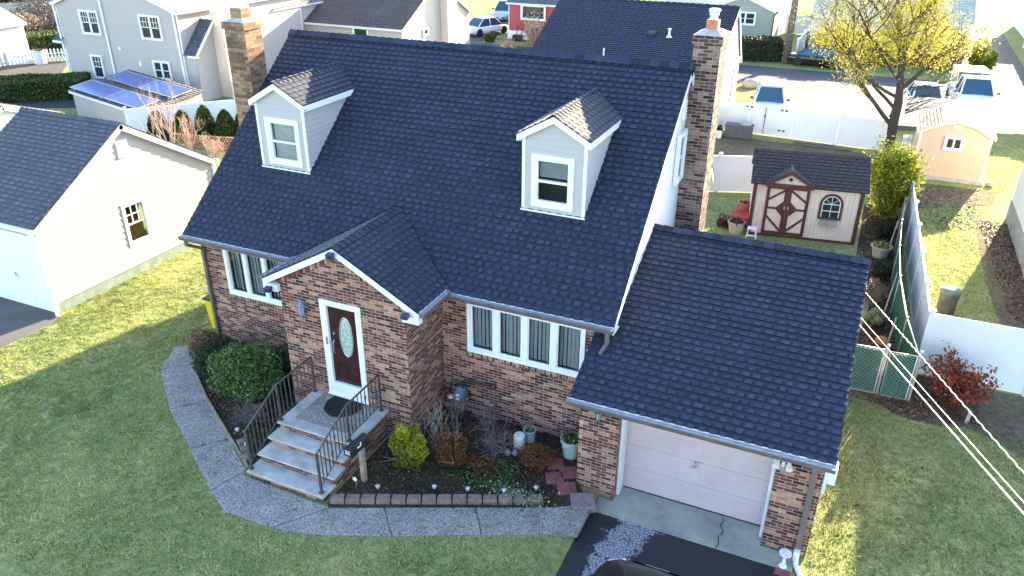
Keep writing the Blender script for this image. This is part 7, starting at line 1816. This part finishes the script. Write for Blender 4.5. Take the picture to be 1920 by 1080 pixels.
# ================================================================== CARS
def car(name, label, loc, rz, s=1.0, paint='paint_white', L=4.5, Wd=1.8, H=1.6, kind='suv', cat='car', glass='glass_blue', rack=False, lens='glass_lens'):
    """built pointing to -y, then turned"""
    t = thing(name, label, cat, (0, 0, 0)); w = Wd / 2; hb = H * 0.56
    def sec(y, hw, zb, zt, rr=0.08):
        return [(-hw * 0.9, y, zb), (-hw, y, zb + 0.14), (-hw, y, zt - rr * 1.6), (-hw * 0.95, y, zt - rr * 0.5), (-hw * 0.86, y, zt), (0, y, zt + 0.02), (hw * 0.86, y, zt), (hw * 0.95, y, zt - rr * 0.5), (hw, y, zt - rr * 1.6), (hw, y, zb + 0.14), (hw * 0.9, y, zb)]
    h = L / 2; q = M()
    hood = hb * (0.93 if kind != 'sedan' else 0.88)
    q.ring([sec(-h, w * 0.42, 0.34, hood * 0.60), sec(-h + 0.05, w * 0.60, 0.28, hood * 0.70), sec(-h + 0.13, w * 0.76, 0.24, hood * 0.78), sec(-h + 0.27, w * 0.89, 0.22, hood * 0.86), sec(-h + 0.5, w * 0.97, 0.22, hood * 0.94), sec(-h + 0.9, w, 0.22, hood), sec(-h + 1.25, w, 0.22, hb), sec(h - 0.9, w, 0.22, hb), sec(h - 0.25, w * 0.96, 0.24, hb * (0.97 if kind != 'sedan' else 0.93)), sec(h, w * 0.86, 0.34, hb * 0.8)])
    q.build('body', paint, t, smooth=50)
    fy = -h + (1.0 if kind != 'pickup' else 1.15); ry = h - (0.15 if kind in ('suv', 'van') else (0.75 if kind == 'sedan' else 2.1))
    tf = fy + (0.75 if kind != 'van' else 0.95); trr = ry - (0.25 if kind in ('suv', 'van') else 0.75 if kind == 'sedan' else 0.2)
    def cab(y, hw, z): return [(-hw, y, z), (hw, y, z)]
    q = M()
    b0 = [(-w * 0.90, fy, hb - 0.02), (w * 0.90, fy, hb - 0.02), (w * 0.90, ry, hb - 0.02), (-w * 0.90, ry, hb - 0.02)]
    t0 = [(-w * 0.70, tf, H - 0.05), (w * 0.70, tf, H - 0.05), (w * 0.70, trr, H - 0.05), (-w * 0.70, trr, H - 0.05)]
    q.ring([b0, t0]); q.build('windows', glass, t)
    q = M(); q.ring([[(p[0] * 1.02, p[1], H - 0.052) for p in t0], [(p[0] * 1.0, p[1] + (0.03 if i < 2 else -0.03), H - 0.01) for i, p in enumerate(t0)], [(p[0] * 0.8, p[1] + (0.25 if i < 2 else -0.25), H + 0.015) for i, p in enumerate(t0)]])
    for a, b_ in zip(b0, t0): q.tube([Vector(a) * 1.0, Vector(b_)], 0.042, 6)
    for sg in (-1, 1):
        ym = (fy + ry) / 2; q.tube([(sg * w * 0.91, ym, hb - 0.02), (sg * w * 0.72, ym, H - 0.05)], 0.035, 5)
    q.build('roof', paint, t, smooth=50)
    for sg in (-1, 1):
        q = M(); q.tube([(sg * w * 0.95, fy + 0.35, hb + 0.02), (sg * w * 1.1, fy + 0.3, hb + 0.08)], 0.025, 5); q.box(min(sg * w * 1.05, sg * w * 1.22), fy + 0.24, hb + 0.03, max(sg * w * 1.05, sg * w * 1.22), fy + 0.36, hb + 0.17); bevel(q.build('mirror', 'plastic_black' if paint != 'paint_white' else 'plastic_grey', t), 0.02)
        q = M(); q.obox((sg * w * 0.56, -h + 0.05, hood * 0.60), (sg * w * 0.30, 0.16, 0), (0, 0.10, 0.03), (0, -0.02, 0.10)); bevel(q.build('headlight', lens, t), 0.02)
        for y in (-h + 0.85, h - 0.85):
            wx = sg * (w - 0.19) if sg > 0 else -w - 0.02
            q = M(); q.lathe([(0.20, 0), (0.31, 0.0), (0.335, 0.04), (0.335, 0.17), (0.31, 0.21), (0.20, 0.21)], (wx, y, 0.335), 24, 'x'); wo_ = q.build('tyre', 'tyre', t, smooth=50)
            q = M(); q.lathe([(0.001, 0.02), (0.21, 0.01), (0.21, 0.2), (0.001, 0.19)], (wx, y, 0.335), 14, 'x'); q.build('rim', 'metal_grey', wo_)
    q = M(); q.box(-w * 0.38, -h - 0.012, 0.34, w * 0.38, -h + 0.05, hood * 0.54); q.build('grille', 'plastic_black', t)
    q = M(); q.box(-0.2, -h - 0.025, 0.36, 0.2, -h - 0.012, 0.46); q.build('licence_plate', 'plastic_white', t)
    if rack:
        q = M()
        for sg in (-1, 1): q.tube([(sg * w * 0.62, tf + 0.1, H + 0.05), (sg * w * 0.62, trr - 0.1, H + 0.05)], 0.02, 5)
        for y in (tf + 0.3, trr - 0.4): q.tube([(-w * 0.62, y, H + 0.06), (w * 0.62, y, H + 0.06)], 0.02, 5)
        q.build('roof_rack', 'metal_black', t)
    if kind == 'pickup':
        q = M(); q.box(-w * 0.9, ry + 0.15, H + 0.05, w * 0.9, h, H + 0.14); q.build('bed_cover', 'trim_white', t)
        q = M()
        for sg in (-1, 1):
            for y in (ry + 0.2, h - 0.1): q.tube([(sg * w * 0.85, y, hb), (sg * w * 0.85, y, H + 0.05)], 0.03, 5)
        q.build('rack_post', 'metal_galv', t)
    t.location = loc; t.rotation_euler.z = rz; t.scale = (s, s, s)
    return t
car('parked_suv', 'silver blue suv with black roof rack parked facing the white gate', (9.20, 30.4, -0.1), 0.12, 0.86, 'paint_silver', 4.5, 1.85, 1.65, 'suv', rack=True)
car('parked_pickup', 'white pickup truck with ladder rack behind the right hand white fence', (18.9, 35.8, 0), 0.10, 0.9, 'paint_white', 5.2, 1.95, 1.8, 'pickup', 'truck')
car('parked_car', 'white sedan parked behind the fence right of the tree trunk', (16.6, 34.4, 0), 0.1, 0.88, 'paint_white', 4.4, 1.8, 1.45, 'sedan')
car('parked_car', 'dark car half hidden by yellow leaves beside the utility pole', (10.6, 44.0, 0), 1.45, 0.88, 'paint_black', 4.5, 1.8, 1.5, 'sedan')
car('minivan', 'light blue minivan facing the street left of the red house', (-16.9, 54.5, 0), 0.15, 0.9, 'paint_silver', 4.8, 1.95, 1.75, 'van')
car('parked_car', 'navy car between the minivan and the red house', (-14.3, 52.5, 0), 0.15, 0.9, 'paint_navy', 4.6, 1.85, 1.55, 'suv')
car('parked_car', 'white sedan parked on the drive left of the red house', (-15.0, 46.2, 0), 2.75, 0.9, 'paint_white', 4.6, 1.85, 1.45, 'sedan')
car('parked_car', 'black car nose at the bottom edge on the sealed driveway', (11.98, -5.26, -0.06), math.pi, 1.0, 'paint_black', 4.5, 1.80, 1.45, 'sedan', glass='glass_dark', lens='plastic_white')
q = M(); q.tube([(-11.6, 44.6, 0.15), (-11.5, 44.7, 1.05), (-11.1, 44.7, 1.05), (-11.2, 44.6, 0.15)], 0.03, 6); q.box(-11.75, 44.2, 0.1, -11.1, 44.75, 0.4)
for sg in (-11.75, -11.1): q.lathe([(0.12, 0), (0.12, 0.06)], (sg, 44.25, 0.12), 10, 'x')
q.build('lawn_mower', 'plastic_black', label='black push mower standing against the white base of the red house', cat='lawn mower')
# service wires to the garage
def wire(P, Q, sag, r_, label, tw=False):
    P = Vector(P); Q = Vector(Q); q = M(); pts_ = []
    n = 260
    for k in range(n + 1):
        t = k / n; p = P.lerp(Q, t) - Z * sag * 4 * t * (1 - t)
        if tw: p += Vector((0.006 * math.sin(k * 1.3), 0, 0.006 * math.cos(k * 1.3)))
        pts_.append(p)
    q.tube(pts_, r_, 6); q.build('service_wire', 'wire_white', label=label, cat='wire', group='white service wires')
wire((14.35, 4.18, 1.90), (17.12, -8.90, 5.3), 0.03, 0.010, 'white service wire running down to the lower right, leftmost and thicker')
wire((14.35, 4.30, 2.02), (17.14, -8.85, 5.34), 0.03, 0.0065, 'thin white service wire in the middle of the three')
wire((14.35, 5.00, 2.32), (17.16, -8.70, 5.36), 0.02, 0.0085, 'twisted white service wire, rightmost of the three', True)
